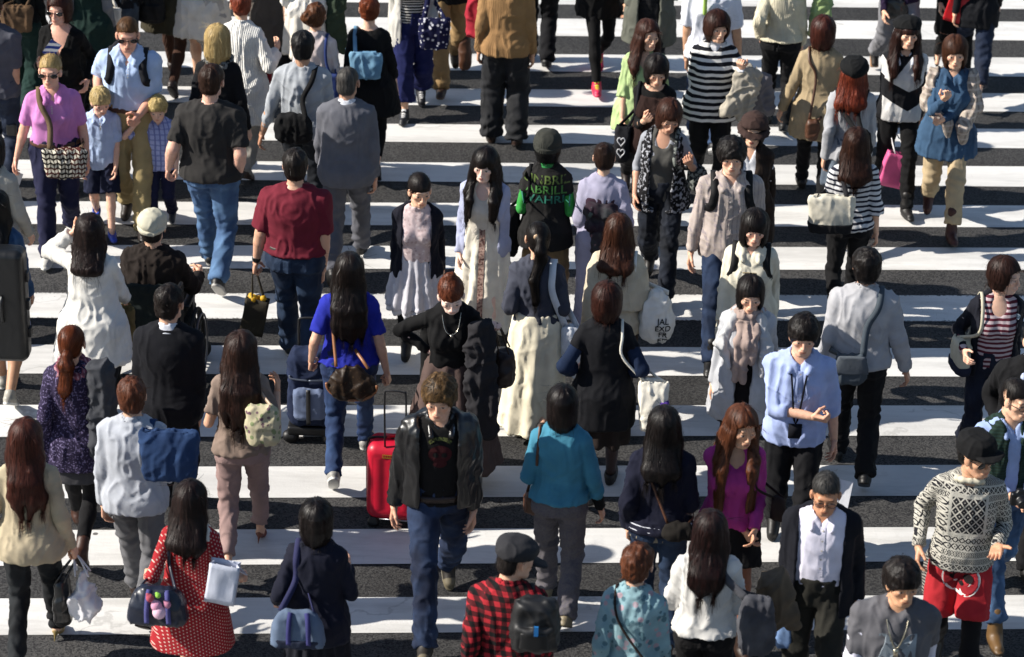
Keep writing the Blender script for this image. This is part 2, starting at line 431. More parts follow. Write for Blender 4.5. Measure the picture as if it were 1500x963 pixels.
# ------------------------------------------------------------------ head and hand masters
def head_master(sex, child=False):
    s = Sh(); f = sex == 'f'
    s.add(ell((0,.015,.03), (.073,.092,.083)))
    s.add(ell((0,-.022,-.034), (.057 if not f else .053,.062,.074)), .03)
    if child: s.add(ell((0,-.03,-.035), (.056,.056,.06)), .03)
    s.add(cap((-.012 if not f else -.006,-.066,-.092), (.012 if not f else .006,-.066,-.092), .018 if not f else .015), .025)
    for q in (-1, 1):
        s.add(ell((q*.040,-.055,-.016), (.022,.022,.02)), .02)
        s.add(cap((q*.045,-.005,-.07), (q*.03,-.05,-.092), .016 if not f else .012), .02)
    s.add(cap((-.034,-.075,.022), (.034,-.075,.022), .011 if not f else .008), .016)
    for q in (-1, 1): s.carve(ell((q*.032,-.102,.001), (.018,.021,.011)), .012)
    for q in (-1, 1):
        s.add(ell((q*.032,-.0735,.001), (.0135,.0125,.0125)), .002)
        s.add(cap((q*.018,-.083,.0085), (q*.046,-.077,.0075), .0035), .004)
        s.add(cap((q*.019,-.082,-.010), (q*.044,-.077,-.009), .003), .005)
        s.add(ell((q*.076,.014,-.006), (.009,.019,.031), fr(RZ(-q*18))), .006)
        s.add(ell((q*.0115,-.093,-.035), (.0075,.009,.0065)), .005)
    s.add(cap((0,-.083,.010), (0,-.101,-.031), .0065, .0095), .010)
    s.add(ell((0,-.083,-.06), (.026,.012,.016)), .012)
    s.add(cap((-.019,-.083,-.0575), (-.004,-.0915,-.055), .0045, .0055), .004); s.add(cap((.019,-.083,-.0575), (.004,-.0915,-.055), .0045, .0055), .004)
    s.add(cap((-.014,-.085,-.067), (.014,-.085,-.067), .0062), .005)
    s.carve(cap((-.021,-.0945,-.0612), (.021,-.0945,-.0612), .0022), .003)
    s.add(cap((0,.022,-.05), (0,.03,-.20), .053 if not f else .045, .056 if not f else .048), .02)
    V, Q = s.mesh(.0038)
    x, y, z = V.T; ax = np.abs(x)
    fr0 = y < -.05
    sm = lambda d: np.clip(1.2 - d, 0, 1) * fr0
    lip = np.maximum(sm(((ax)/.021)**2 + ((z+.0655)/.0065)**2), sm((ax/.022)**2 + ((z+.0565)/.0052)**2)) * (y < -.079)
    ex = ax - .032
    eye = np.clip(1.4 - ((ex/.0135)**2 + ((z-.0005)/.0052)**2), 0, 1) * fr0
    iris = np.clip(1.5 - ((ex/.0062)**2 + (z/.0066)**2), 0, 1) * (eye > 0)
    lash = np.clip(1.2 - ((ex/.0165)**2 + ((z-.0068)/.0032)**2), 0, 1) * fr0
    brow = np.clip(1.3 - ((ex-.001)/.0185)**2 - ((z-.0245+ex*ex*14)/(.0048 if not f else .0036))**2, 0, 1) * fr0
    blush = np.clip(1 - (((ax-.04)/.022)**2 + ((z+.022)/.02)**2), 0, 1) * fr0
    nost = np.clip(1.2 - (((ax-.009)/.0042)**2 + ((z+.041)/.003)**2), 0, 1) * (y < -.088)
    under = np.clip((-.1 - z)/.05, 0, 1)
    return V, Q, dict(lip=lip, eye=eye, iris=iris, lash=lash, brow=brow, blush=blush, nost=nost, under=under)
HEADS = {}
def skint(h): q = np.array(lin(h)); return q*.93 + .07*(.25*q[0]+.65*q[1]+.1*q[2])*1.1
def head_cols(m, skin, brow, lipstick, sex):
    sk = skint(skin); c = np.tile(sk, (len(m['lip']), 1))
    def mx(w, col): 
        w = np.clip(w, 0, 1)[:, None]; return c*(1-w) + w*np.array(col)
    c = mx(m['blush']*.35, sk*[1.08,.72,.68])
    c = mx(m['lip']*.85, (np.array(lin(lipstick)) if lipstick else sk*[.82,.5,.48]))
    c = mx(m['brow']*.62, lin(brow)); c = mx(m['eye']*.9, (.55,.53,.5)); c = mx(m['iris'], (.018,.011,.008)); c = mx(m['lash']*(.75 if sex == 'f' else .5), (.012,.009,.008)); c = mx(m['nost']*.7, sk*.25)
    return c
def hand_master(pose):
    curl = dict(r=((20,26,16),(26,30,18),(30,34,20),(34,36,22)), g=((62,78,40),(68,80,40),(70,82,40),(72,84,42)), f=((4,8,5),(4,8,5),(6,10,6),(10,12,8)))[pose]
    s = Sh()
    s.add(cap((0,0,.045), (0,0,-.012), .025, .023)); s.add(box((0,0,-.05), (.0135,.039,.044), .012), .014)
    s.add(ell((-.010,-.022,-.035), (.014,.017,.026)), .01)
    for i, (yy, L, r) in enumerate(((-.0295,.068,.0085),(-.0095,.077,.009),(.0105,.071,.0085),(.0285,.055,.0074))):
        p = np.array([0, yy, -.088]); a = 0; sp = (-.06, -.015, .03, .08)[i]
        for k, (fL, ang) in enumerate(zip((.46,.30,.24), curl[i])):
            a += ang; d = np.array([-math.sin(rad(a)), sp*math.cos(rad(a)), -math.cos(rad(a))]); q = p + d*L*fL*(1.12)
            s.add(cap(p, q, r*(1-.1*k), r*(.9-.1*k)), .004 if k else .008); p = q
    td = dict(r=((-.35,-.62,-.70),(-.45,-.25,-.85)), g=((-.72,-.45,-.52),(-.75,.35,-.55)), f=((-.2,-.8,-.55),(-.2,-.6,-.77)))[pose]
    p = np.array([-.006,-.028,-.022])
    for d, L, r in zip(td, (.05,.036), (.0125,.0098)):
        q = p + nrm(d)*L; s.add(cap(p, q, r, r*.88), .007); p = q
    V, Q = s.mesh(.0036)
    return V, Q
HANDS = {}
def masters():
    for k in ('m', 'f'): HEADS[k] = head_master(k)
    HEADS['c'] = head_master('f', True)
    for k in 'rgf': HANDS[k] = hand_master(k)

# ------------------------------------------------------------------ a person
def ik(S, T, l1, l2, pole):
    d = T - S; L = np.linalg.norm(d); u = d/(L+1e-9); L = min(max(L, .12), l1+l2-.003)
    a = (l1*l1 - l2*l2 + L*L)/(2*L); h = math.sqrt(max(l1*l1 - a*a, 0)); pv = np.asarray(pole, float); pv = nrm(pv - (pv @ u)*u)
    return S + u*a + pv*h, S + u*L
class B: pass
def skeleton(p):
    b = B(); b.p = p; f = p['sex'] == 'f'; b.f = f
    wf, df = p.get('wf', 1), p.get('df', 1)
    if not f:
        b.zs = np.array([.79,.86,.93,1.0,1.07,1.15,1.24,1.32,1.38,1.42,1.455])
        b.rx = np.array([.13,.166,.168,.160,.152,.158,.170,.172,.150,.098,.062])*wf
        b.ry = np.array([.09,.114,.116,.108,.104,.108,.116,.110,.09,.07,.056])*df
        b.cy = np.array([.012,.016,.014,.004,-.002,.002,.008,.012,.016,.014,.012])
        b.sx, b.au, b.af = .166*(1+.5*(wf-1)), (.048*wf, .040*wf), (.040*wf, .027)
    else:
        b.zs = np.array([.79,.86,.93,1.0,1.07,1.15,1.24,1.32,1.38,1.42,1.455])
        b.rx = np.array([.13,.166,.164,.148,.130,.133,.145,.146,.126,.082,.054])*wf
        b.ry = np.array([.09,.112,.114,.100,.090,.096,.104,.098,.082,.064,.05])*df
        b.cy = np.array([.012,.018,.016,.004,-.004,.0,.004,.010,.016,.014,.012])
        b.sx, b.au, b.af = .141*(1+.5*(wf-1)), (.039*wf, .034*wf), (.033*wf, .0235)
    st, ld = min(.9, p.get('st', .5)*(1.25 if p.get('st', .5) > .25 else 1)), (1 if p.get('lead', 'L') == 'L' else -1)
    dz = -(.02 + .09*(st*.5)**2*4)*0.35 if st else 0
    sit = p.get('sit', 0)
    if sit: dz = -.40
    b.dz = dz; lean = p.get('lean', 3)
    tw = p.get('twist', 4)*(-ld if st else 0)
    o = np.array([0, 0, .93])
    M = fr(None, (0,0,.93+dz)) @ fr(RX(lean)) @ fr(RZ(tw)) @ fr(RY(p.get('roll', 0))) @ fr(None, -o)
    b.TM = M
    hs = p.get('hs', 1.0)*(1.07 if p.get('kid') else 1.09 if f else 1.045); b.hs = hs
    yaw, pit, til = p.get('look', (0, 0, 0))
    npv = tf(M, (0, .014, 1.44))
    b.Hd = fr(None, npv) @ fr(RZ(yaw - tw)) @ fr(RX(pit)) @ fr(RY(til)) @ fr(None, (0, -.024, .148*hs))
    b.sh, b.el, b.wr = {}, {}, {}
    for q, nm in ((1, 'L'), (-1, 'R')):
        a = p.get('a' + nm) or ('h', -ld*q*min(18, st*26), 8)
        S = tf(M, (q*b.sx, .014, 1.360)); pole = (q*.10, 1, -.15)
        ab = math.radians(a[2]*.8) if a[0] == 'h' else 0
        if a[0] == 'h':
            sw = math.radians(a[1]); L = .515
            T = S + V3(q*math.sin(ab)*L, -math.sin(sw)*math.cos(ab)*L - .02, -math.cos(sw)*math.cos(ab)*L)
        else:
            T = tf(M, (q*a[1], a[2], a[3]))
            if len(a) > 4: pole = (q*a[4][0], a[4][1], a[4][2])
            else: pole = (q*.30, .7, -.8)
        b.sh[nm] = S; b.el[nm], b.wr[nm] = ik(S, T, .285, .245, pole)
    b.hip, b.kn, b.an, b.ft = {}, {}, {}, {}
    for q, nm in ((1, 'L'), (-1, 'R')):
        hp = tf(M, (q*.085, .012, .905)); hp = V3(q*.085, hp[1], hp[2])
        fwd = (q == ld)
        if sit:
            kn = hp + V3(q*.05, -.43, .02); an = kn + V3(0, -.03, -.40); pt = 0
        else:
            y = -st*.5 if fwd else st*.5
            lift = p.get('lift', 0)
            az = .082 if fwd else .082 + min(.11, .19*st) + lift
            pt = -4 if fwd else min(48, 66*st) + lift*160
            an0 = V3(q*p.get('fw', .075), y, az)
            kn, an = ik(hp, an0, .435, .40, (q*.10, -1, .1))
        hl = p.get('heel', 0)
        b.hip[nm], b.kn[nm], b.an[nm] = hp, kn, an
        b.ft[nm] = fr(RZ(q*7) @ RX(pt + hl), an)
    b.o = 0.0
    return b
def prof(b, off, drape, flare, zb, zt, z0w=1.24, gx=1.0):
    zs = np.concatenate([[zb], b.zs[(b.zs > zb+.02) & (b.zs < zt-.01)], [zt]])
    f = lambda v: np.interp(zs, b.zs, v)
    rx, ry, cy = f(b.rx), f(b.ry), f(b.cy)
    if zb < .79:
        lowm = zs < .86; rx[lowm] = np.interp(.88, b.zs, b.rx); ry[lowm] = np.interp(.88, b.zs, b.ry)
    mx, my = rx.copy(), ry.copy()
    for i in range(len(zs)-2, -1, -1): mx[i] = max(mx[i], mx[i+1]); my[i] = max(my[i], my[i+1])
    d = np.where(zs < 1.3, drape, 0)
    rx = rx*(1-d) + mx*d; ry = ry*(1-d) + my*d
    if gx > 1: lo_ = np.clip((1.04 - zs)/.1, 0, 1)*.017; rx = rx + lo_; ry = ry + lo_*1.2
    fl = np.clip(z0w - zs, 0, 2)*flare
    return zs, rx+off+fl, ry+off+fl*.9, cy
def ts(b, x, z, sg, extra=.012):
    extra += .007
    """a point on the clothed torso, sg -1 front, +1 back"""
    rx = np.interp(z, b.zs, b.rx)+b.o; ry = np.interp(z, b.zs, b.ry)+b.o; cy = np.interp(z, b.zs, b.cy)
    if b.f and sg < 0: ry += .035*math.exp(-((z-1.23)/.09)**2)
    k = max(0., 1 - min(1, abs(x)/rx)**2.2)**(1/2.2)
    return tf(b.TM, (x, cy + sg*(ry*k + extra), z))
def shz(b, x): return 1.458 - .44*(max(abs(x), .05) - .05) + b.o*.8 + .010
def build_top(b, d):
    s = Sh(); p = b.p; off = d.get('off', .012); off = .006 + (off-.006)*(.52 if not d.get('inner') and not d.get('outer') else .74 if d.get('outer') else .2) + (.004 if d.get('inner') and d.get('hem', .92) < 1.02 else 0); b.o = max(b.o, off)
    hem, tp = d.get('hem', .92), d.get('top', 1.447)
    zs, rx, ry, cy = prof(b, off, d.get('drape', .55)*.5, d.get('flare', 0.), hem, tp, gx=2 if hem < .97 and not d.get('inner') else 1)
    s.add(lathe(zs, rx, ry, cy, M=b.TM), .02)
    if b.f and d.get('bust', 1):
        for q in (-1, 1): s.add(ell((q*.066, -.068, 1.225), (.06+off, .055+off, .06+off), b.TM), .045)
    sw_ = .93 if d.get('sl', 1.) > 0 else .66
    s.add(cap(tf(b.TM, (-b.sx*sw_, .014, 1.366)), tf(b.TM, (b.sx*sw_, .014, 1.366)), b.au[0]*.94+off*.6), .05)
    for q in (-1, 1): s.add(cap(tf(b.TM, (q*.045, .014, 1.43)), tf(b.TM, (q*b.sx*(sw_-.03), .014, 1.372)), .034+off*.8, .034+off*.5), .03)
    sl, so, sw = d.get('sl', 1.), .004+d.get('soff', .012)*(.45 if not d.get('inner') else .12), d.get('sw', 0.)*.75
    for nm in ('L', 'R'):
        if sl <= 0 or nm in d.get('bare', ''): continue
        S, E, W = b.sh[nm], b.el[nm], b.wr[nm]
        if sl <= .5:
            e = S + (E-S)*(sl*2); s.add(cap(S, e, b.au[0]+so, b.au[0]*(1-sl*2)+b.au[1]*sl*2+so+sw+.004, cut=1), .014)
        else:
            s.add(cap(S, E, b.au[0]+so, b.au[1]+so+sw*.4), .014)
            t = (sl-.5)*2; e = E + (W-E)*min(t, 1.02)
            s.add(cap(E, e, b.au[1]+so+sw*.4, b.af[0]*(1-t)+b.af[1]*t+so*.8+sw, cut=1), .007)
            if d.get('cuff'): s.add(cap(E+(W-E)*(t-.12), E+(W-E)*(t+.02), b.af[1]+so*.6+.007, b.af[1]+so*.6+.006, cut=1), .003)
    nk = d.get('neck', 'crew')
    if nk == 'crew': s.carve(ell((0, -.10, 1.475), (.075,.09,.075), b.TM), .006)
    elif nk == 'boat': s.carve(ell((0, -.03, 1.475), (.115,.14,.07), b.TM), .01)
    elif nk == 'scoop': s.carve(ell((0, -.13, 1.44), (.09,.11,.13), b.TM), .006)
    elif nk == 'turtle': s.add(cap(tf(b.TM, (0,.016,1.40)), tf(b.Hd, (0,.03,-.115)), .062 if not b.f else .056), .015)
    elif isinstance(nk, tuple):
        zv, w = nk[1], nk[2]
        s.carve(region(lambda x, y, z: np.maximum((np.abs(x) - (z-F(zv))*F(w/(1.46-zv)))*F(.8), y-F(.02)), M=b.TM), .004)
    op = d.get('open')
    if op:
        zz, ww = [p_[0] for p_ in op], [p_[1] for p_ in op]
        s.carve(region(lambda x, y, z: np.maximum(np.abs(x - F(d.get('ox', 0))) - np.interp(z, zz, ww).astype(F), y-F(.0)), M=b.TM), .006)
    if d.get('collar'):
        r = .068 if not b.f else .06
        Mc = b.TM @ fr(None, (0,.012,1.425)) @ fr(RX(14))
        c = lathe([-.02, .0, .05], [r+.026, r+.012, r+.004], [r+.026, r+.012, r+.004], M=Mc)
        s.add(c, .008)
        s.carve(lathe([-.012, .07], [r-.004, r-.006], [r-.004, r-.006], M=Mc), .003)
        if d['collar'] != 'closed':
            for q in (-1, 1): s.add(cap(tf(b.TM, (q*(r+.004), .0, 1.452)), tf(b.TM, (q*.058, -.098-(.012 if b.f else .0), 1.372)), .012, .017), .004)
            s.carve(region(lambda x, y, z: np.maximum(np.abs(x) - np.clip(z*F(.9)+F(.012), 0, .07), y), M=Mc), .003)
    if d.get('lapel'):
        for q in (-1, 1):
            pts = [(q*.068,-.02,1.445), (q*.105,-.118,1.33), (q*d['lapel'][1]*1.0+q*.012,-.128-off*.3,d['lapel'][0])]
            for a_, b_ in zip(pts[:-1], pts[1:]): s.add(cap(tf(b.TM, a_), tf(b.TM, b_), .020, .014), .006)
    if d.get('hood'):
        s.add(ell((0, .095, 1.385), (.105, .05, .06), b.TM), .03)
    if d.get('wings'):   # hanging kimono sleeves
        for q, nm in ((1, 'L'), (-1, 'R')):
            c = (b.el[nm] + b.wr[nm])/2 + V3(q*.01, .02, -.12); s.add(box(c, (.04,.10,.26), .03), .05)
    if d.get('cape'):    # a draped shawl falling over the upper arms
        z1 = d['cape']; s.add(lathe([z1, z1+.1, 1.30, 1.40, 1.43], [b.sx+.105, b.sx+.10, b.sx+.075, b.sx+.02, .10], [.16,.155,.14,.115,.085], .012, M=b.TM, p=2.3), .03)
    V, Q = s.mesh(d.get('h', .0105)); V = relax(V, Q, 1, .4)
    V = folds(V, Q, d.get('fold', .0115)*(.3 if d.get('inner') else .78), p['seed'] + len(d.get('name', '')), d.get('fine', 1.))
    if d.get('pleat'):
        n_, z0, am = d['pleat']; a = np.arctan2(V[:,0], V[:,1]); w = np.clip((z0 - V[:,2])/.5, 0, 1)*(np.abs(V[:,0]) < .4)
        N = vnorm(V, Q); V = V + N*(np.sin(a*n_ + 2*vn(V*[6,6,2]))*am*w)[:, None]
    return V, Q
def build_legs(b, d):
    s = Sh(); o = d.get('off', .012); fit = d.get('fit', 'straight'); b.o = max(b.o, .01)
    kr, hr, to = dict(skinny=(.052,.041,.004), slim=(.062,.052,.010), straight=(.070,.066,.014), wide=(.085,.10,.022), baggy=(.095,.09,.03), gaucho=(.12,.16,.03))[fit]
    wst = d.get('waist', 1.04); wf = b.p.get('wf', 1)
    zs, rx, ry, cy = prof(b, o, .2, 0, .84, wst)
    s.add(lathe(zs, rx, ry, cy, M=b.TM), .02)
    hem = d.get('hem', 1.)
    for q, nm in ((1, 'L'), (-1, 'R')):
        H, K, A = b.hip[nm], b.kn[nm], b.an[nm]
        s.add(ell((q*.072, .062, .90), (.082*wf,.07,.085), b.TM), .03)
        if hem <= .5: e = H + (K-H)*hem*2; s.add(cap(H, e, .088*wf+to*.5, .088*wf+to + d.get('flare', .0), cut=1), .03)
        else:
            s.add(cap(H, K, .088*wf+to*.6, kr), .03)
            e = K + (A-K)*((hem-.5)*2); u = nrm(A-K)
            if hem >= .99: e = A + u*.03
            if fit == 'skinny': s.add(cap(K, K+(e-K)*.35, kr, .056), .02); s.add(cap(K+(e-K)*.3, e, .055, hr, cut=1), .02)
            else: s.add(cap(K, e, kr, hr, cut=1), .02)
            if d.get('roll'): s.add(cap(e-u*.055, e, hr+.008, hr+.008, cut=1), .003)
    V, Q = s.mesh(d.get('h', .0125)); V = relax(V, Q, 1, .4)
    am = d.get('fold', .009)
    V = folds(V, Q, am*(.45 if fit == 'skinny' else 1), b.p['seed']+9)
    if fit != 'skinny':
        N = vnorm(V, Q); z = V[:,2]; w = np.exp(-((z-.14)/.12)**2)*1.0 + np.exp(-((z-.50)/.08)**2)*.7
        V = V + N*(am*.8*w*np.sin(z*75 + 6*vn(V*[7,7,3]+b.p['seed'])+V[:,0]*25))[:, None]
    return V, Q
def build_skirt(b, d):
    s = Sh(); z0, z1 = d.get('z0', 1.05), d['z1']; o = d.get('off', .014); b.o = max(b.o, o)
    xr, yr = d.get('xr', .23), d.get('yr', .22)
    w0, w1 = np.interp(z0, b.zs, b.rx)+o, np.interp(z0, b.zs, b.ry)+o
    hz = .93; hx, hy = np.interp(hz, b.zs, b.rx)+o+.008, np.interp(hz, b.zs, b.ry)+o+.012
    if z1 < hz-.03: zs, rx, ry = [z1, (z1+hz)/2, hz, z0], [xr, (xr+hx)/2, hx, w0], [yr, (yr+hy)/2, hy, w1]
    else: zs, rx, ry = [z1, z0], [xr, w0], [yr, w1]
    yo = (b.an['L'][1]+b.an['R'][1])*.25
    s.add(lathe(zs, rx, ry, [.01+yo*.6]+[.01]*(len(zs)-1), M=fr(None, (0,0,b.dz)), p=2.1), .02)
    V, Q = s.mesh(d.get('h', .0135)); V = relax(V, Q, 1, .4)
    N = vnorm(V, Q); a = np.arctan2(V[:,0], V[:,1]-.01); n_ = d.get('pleat', 9); zz = V[:,2]-b.dz
    w = np.clip((z0 - zz)/(z0-z1), 0, 1)
    V = V + N*((np.sin(a*n_ + 3.5*vn(V*[5,5,1.2]+b.p['seed']))*d.get('amp', .016))*w**.7)[:, None]
    lowm = zz < z1+.03; V[lowm, 2] += (vn(V[lowm]*[9,9,0]+3)-.5)*.03
    return folds(V, Q, .007, b.p['seed']+4), Q
def build_shoe(b, nm, d):
    k = d['k']; M = b.ft[nm]; s = Sh()
    if k == 'pump':
        s.add(cap((0,.02,-.045), (0,-.05,-.06), .027, .028)); s.add(cap((0,-.05,-.058), (0,-.125,-.068), .032, .018), .02)
        s.add(cap((0,.035,-.04), (0,.045,-.11), .012, .006), .01); s.carve(ell((0,-.035,-.025), (.026,.06,.03)), .006)
        lo = -.13
    else:
        s.add(cap((0,.035,-.04), (0,-.03,-.045), .038, .040)); s.add(cap((0,-.03,-.048), (0,-.135,-.058), .041, .034), .03)
        s.add(cap((0,.0,.005), (0,.0,-.04), .044, .042), .02)
        if k == 'boot': s.add(cap((0,.004,d.get('up', .10)), (0,0,-.03), .045, .043), .02)
        if k in ('sneaker', 'boot', 'shoe', 'slip'): s.add(lathe([-.083,-.062], [.043,.042], [.128,.128], -.055, p=2.6), .006)
        s.carve(region(lambda x, y, z: z+F(.083)), .002); lo = -.083
        if k == 'slip': s.carve(ell((0,-.02,.02), (.04,.075,.055)), .01)
        if k == 'clog':  s.add(box((0,.03,-.10), (.04,.05,.04), .01), .01); s.add(box((0,-.1,-.09), (.042,.06,.022), .015), .01); lo = -.2
    V, Q = s.mesh(.0085)
    c = np.tile(np.array(lin(d['c'])), (len(V), 1))
    if d.get('sole'): c[V[:,2] < -.064] = lin(d['sole'])
    if d.get('toe'): c[V[:,1] < -.115] = lin(d['toe'])
    if d.get('lace'): m = (V[:,2] > -.022) & (V[:,1] < -.03) & (np.abs(V[:,0]) < .02) & (np.sin(V[:,1]*320) > 0); c[m] = lin(d['lace'])
    return V @ M[:3,:3].T + M[:3,3], Q, c
def strandco(V):
    """coordinates that follow the combed direction: round the crown on the skull, straight down below it"""
    x, y = V[:,0], V[:,1] - .03; r = np.sqrt(x*x + y*y) + 1e-6; k = .095/np.clip(r, .004, .095)
    return np.stack([x*k, y*k, V[:,2]*1. - np.clip(.095 - r, 0, 1)*-1.0], 1)
def strands(V, Q, amp, seed, mess=0.):
    N = vnorm(V, Q); o = seed*1.7; S = strandco(V)
    rg = lambda n: np.clip(1 - np.abs(n-.5)*3., 0, 1)
    wv = (vn(V*[9,9,9]+o)-.5)[:, None]*.9
    a = rg(vn(S*[48,48,4]+o+wv)); g = rg(vn(S*[21,21,2.5]+o*2+wv)); h_ = vn(S*[9,9,3]+o*3)-.5
    d = amp*((a-.4)*.9 + (g-.4)*1.3 + h_*1.2)
    if mess: d = d + mess*((.45-np.abs(vn(V*[30,30,24]+o)-.5)*2)*1.1 + (vn(V*[60,60,40]+o)-.5)*.6)
    return V + N*d[:, None]
def build_hair(b, d):
    s = Sh(); k = d['k']; ft = d.get('ft', .05); sd = b.p['seed']; rng = random.Random(int(sd*77)+5)
    inv = np.linalg.inv(b.Hd); hs = b.hs
    T2H = lambda pt: tf(inv, pt)/hs
    back = lambda x, z: T2H(ts(b, x, z, 1, .022)); front = lambda x, z: T2H(ts(b, x, z, -1, .034))
    v = d.get('vol', 0.) + (.003 if k in ('bob', 'long') else .0); amp, mess = .006, d.get('mess', 0.)
    ears = False
    if k in ('short', 'crop'):
        e = -.007 if k == 'crop' else .001
        s.add(ell((0,.016,.036), (.081+e+v,.100+e+v,.089+e+v))); s.add(ell((0,.052,-.03), (.066,.055,.06)), .03); ears = True; amp = .004 if k == 'crop' else .006
        if k == 'short': mess = max(mess, .007)
        s.carve(region(lambda x, y, z: np.maximum(y-F(.012), z-F(.008 - d.get('side', 0)))), .01); s.carve(region(lambda x, y, z: z+F(.075)), .01)
    elif k in ('mop',):
        s.add(ell((0,.014,.034), (.092+v,.110+v,.096+v))); s.add(ell((0,.045,-.03), (.078,.07,.07)), .03); mess = max(mess, .010)
        s.carve(region(lambda x, y, z: np.maximum(y-F(.0), z+F(.022))), .012); s.carve(region(lambda x, y, z: z+F(.095)), .01)
    elif k in ('tight', 'bun', 'pony'):
        s.add(ell((0,.017,.034), (.078+v,.098+v,.088+v))); s.add(ell((0,.05,-.025), (.064,.052,.055)), .03); ears = True; amp = .004
        s.carve(region(lambda x, y, z: np.maximum(y-F(.012), z-F(.0))), .012); s.carve(region(lambda x, y, z: z+F(.07)), .01)
    else:
        ze = d.get('end', -.12); w = d.get('w', .0)
        s.add(ell((0,.019,.036), (.088+v,.104+v,.094+v)))
        s.add(lathe([ze, ze+.05, -.03, .02, .055], [.072+w, .085+w+v, .0885+v, .086+v, .080+v], [.076, .093+v, .103+v, .101+v, .094+v], .020, p=2.05), .012)
    if d.get('hatted'): s.carve(region(lambda x, y, z: F(.052) - z - y*F(.12)), .01)
    # face opening
    fw = d.get('fw', .058)
    s.carve(region(lambda x, y, z: np.maximum(np.maximum(np.sqrt((x/F(1.))**2 + np.maximum(z - F(ft-.03), 0)**2*F((fw/.03)**2)) - F(fw), y+F(.018)), -F(9)+0*x)), .012)
    if ears:
        for q in (-1, 1): s.carve(ell((q*.082,.014,-.006), (.026,.022,.034)), .006)
    for q in (d.get('part') or ((rng.uniform(-.03, .03),) if k in ('bob', 'long') and ft > .02 and not d.get('hatted') else ())): s.carve(cap((q, -.075, .118+v), (q*.6, .05, .136+v), .007), .014)
    tips = []
    if k == 'long':
        zl = d.get('to', 1.15); n_ = d.get('n', 7); ww = d.get('bw', .085)
        for i in range(n_):
            t = i/(n_-1)*2-1; x0 = t*.07; x1 = t*ww + rng.uniform(-.012, .012); ze = zl + rng.uniform(0, .07) + abs(t)*.05; wv = d.get('wave', .0)
            pts = [V3(x0*.9, .072-.03*t*t, .0), V3(x0*1.1, .082-.03*t*t, -.09), back(x1*.95, 1.36), back(x1 + rng.uniform(-wv, wv), (1.36+ze)/2), back(x1 + rng.uniform(-wv, wv), ze)]
            rs = [.034, .033, .030, .025, .008]
            for a_, c_, r1, r2 in zip(pts[:-1], pts[1:], rs[:-1], rs[1:]): s.add(cap(a_, c_, r1, r2), .022)
    if d.get('fr'):
        zf = d['fr']
        for q in (-1, 1):
            if q*1 in d.get('nofr', ()): continue
            for j in range(3):
                x0 = q*(.074+.006*j); x1 = q*(.085+.02*j); ze = zf + rng.uniform(0, .06)
                pts = [V3(x0, -.03+.03*j, -.02), V3(x0*1.08, -.025+.03*j, -.10), front(x1, 1.34) if j < 2 else T2H(tf(b.TM, (x1, -.07, 1.38))), front(x1*.95, ze)]
                for a_, c_, r1, r2 in zip(pts[:-1], pts[1:], (.024,.024,.022), (.024,.022,.007)): s.add(cap(a_, c_, r1, r2), .018)
    if k == 'pony':
        zl = d.get('to', 1.12); h0 = d.get('ph', .05)
        s.add(ell((0,.115,h0), (.026,.026,.026)), .02)
        for i in range(4):
            pts = [V3(0,.115,h0), V3(rng.uniform(-.02,.02),.145,h0-.06), V3(rng.uniform(-.02,.02),.12,-.10), back(d.get('px', 0)+rng.uniform(-.03,.03), 1.33), back(d.get('px', 0)+rng.uniform(-.03,.03), zl+rng.uniform(0,.06))]
            for a_, c_, r1, r2 in zip(pts[:-1], pts[1:], (.024,.028,.027,.022), (.028,.027,.022,.006)): s.add(cap(a_, c_, r1, r2), .015)
    if k == 'bun':
        c = V3(*d.get('bc', (0,.085,.075))); r = d.get('br', .045); mess = max(mess, d.get('bm', .006))
        s.add(ell(c, (r, r*.9, r*.85)), .018)
        for i in range(7): a = i*.9; s.add(ell(c+V3(math.cos(a)*r*.6, math.sin(a*1.7)*r*.3, math.sin(a)*r*.55), (r*.5, r*.45, r*.45)), .01)
    V, Q = s.mesh(.0075 if k in ('long', 'pony') else .0065)
    V = strands(V, Q, amp*.8, sd, mess)
    if k in ('bob', 'long'):
        ze = d.get('end', -.12); a = np.arctan2(V[:,0], V[:,1]); w = np.clip((ze+.05-V[:,2])/.05, 0, 1)*(V[:,2] > ze-.03)
        V[:,2] += w*(vn(np.stack([a*9, a*0+sd, a*0], 1))-.5)*.045
    c = strandco(V); sv, sq, scol = locks(s.grid, V, k, d, sd, rng)
    Q = np.concatenate([Q, sq + len(V)]); V = np.concatenate([V, sv]); c = np.concatenate([c, scol])
    return V*hs @ b.Hd[:3,:3].T + b.Hd[:3,3], Q, c
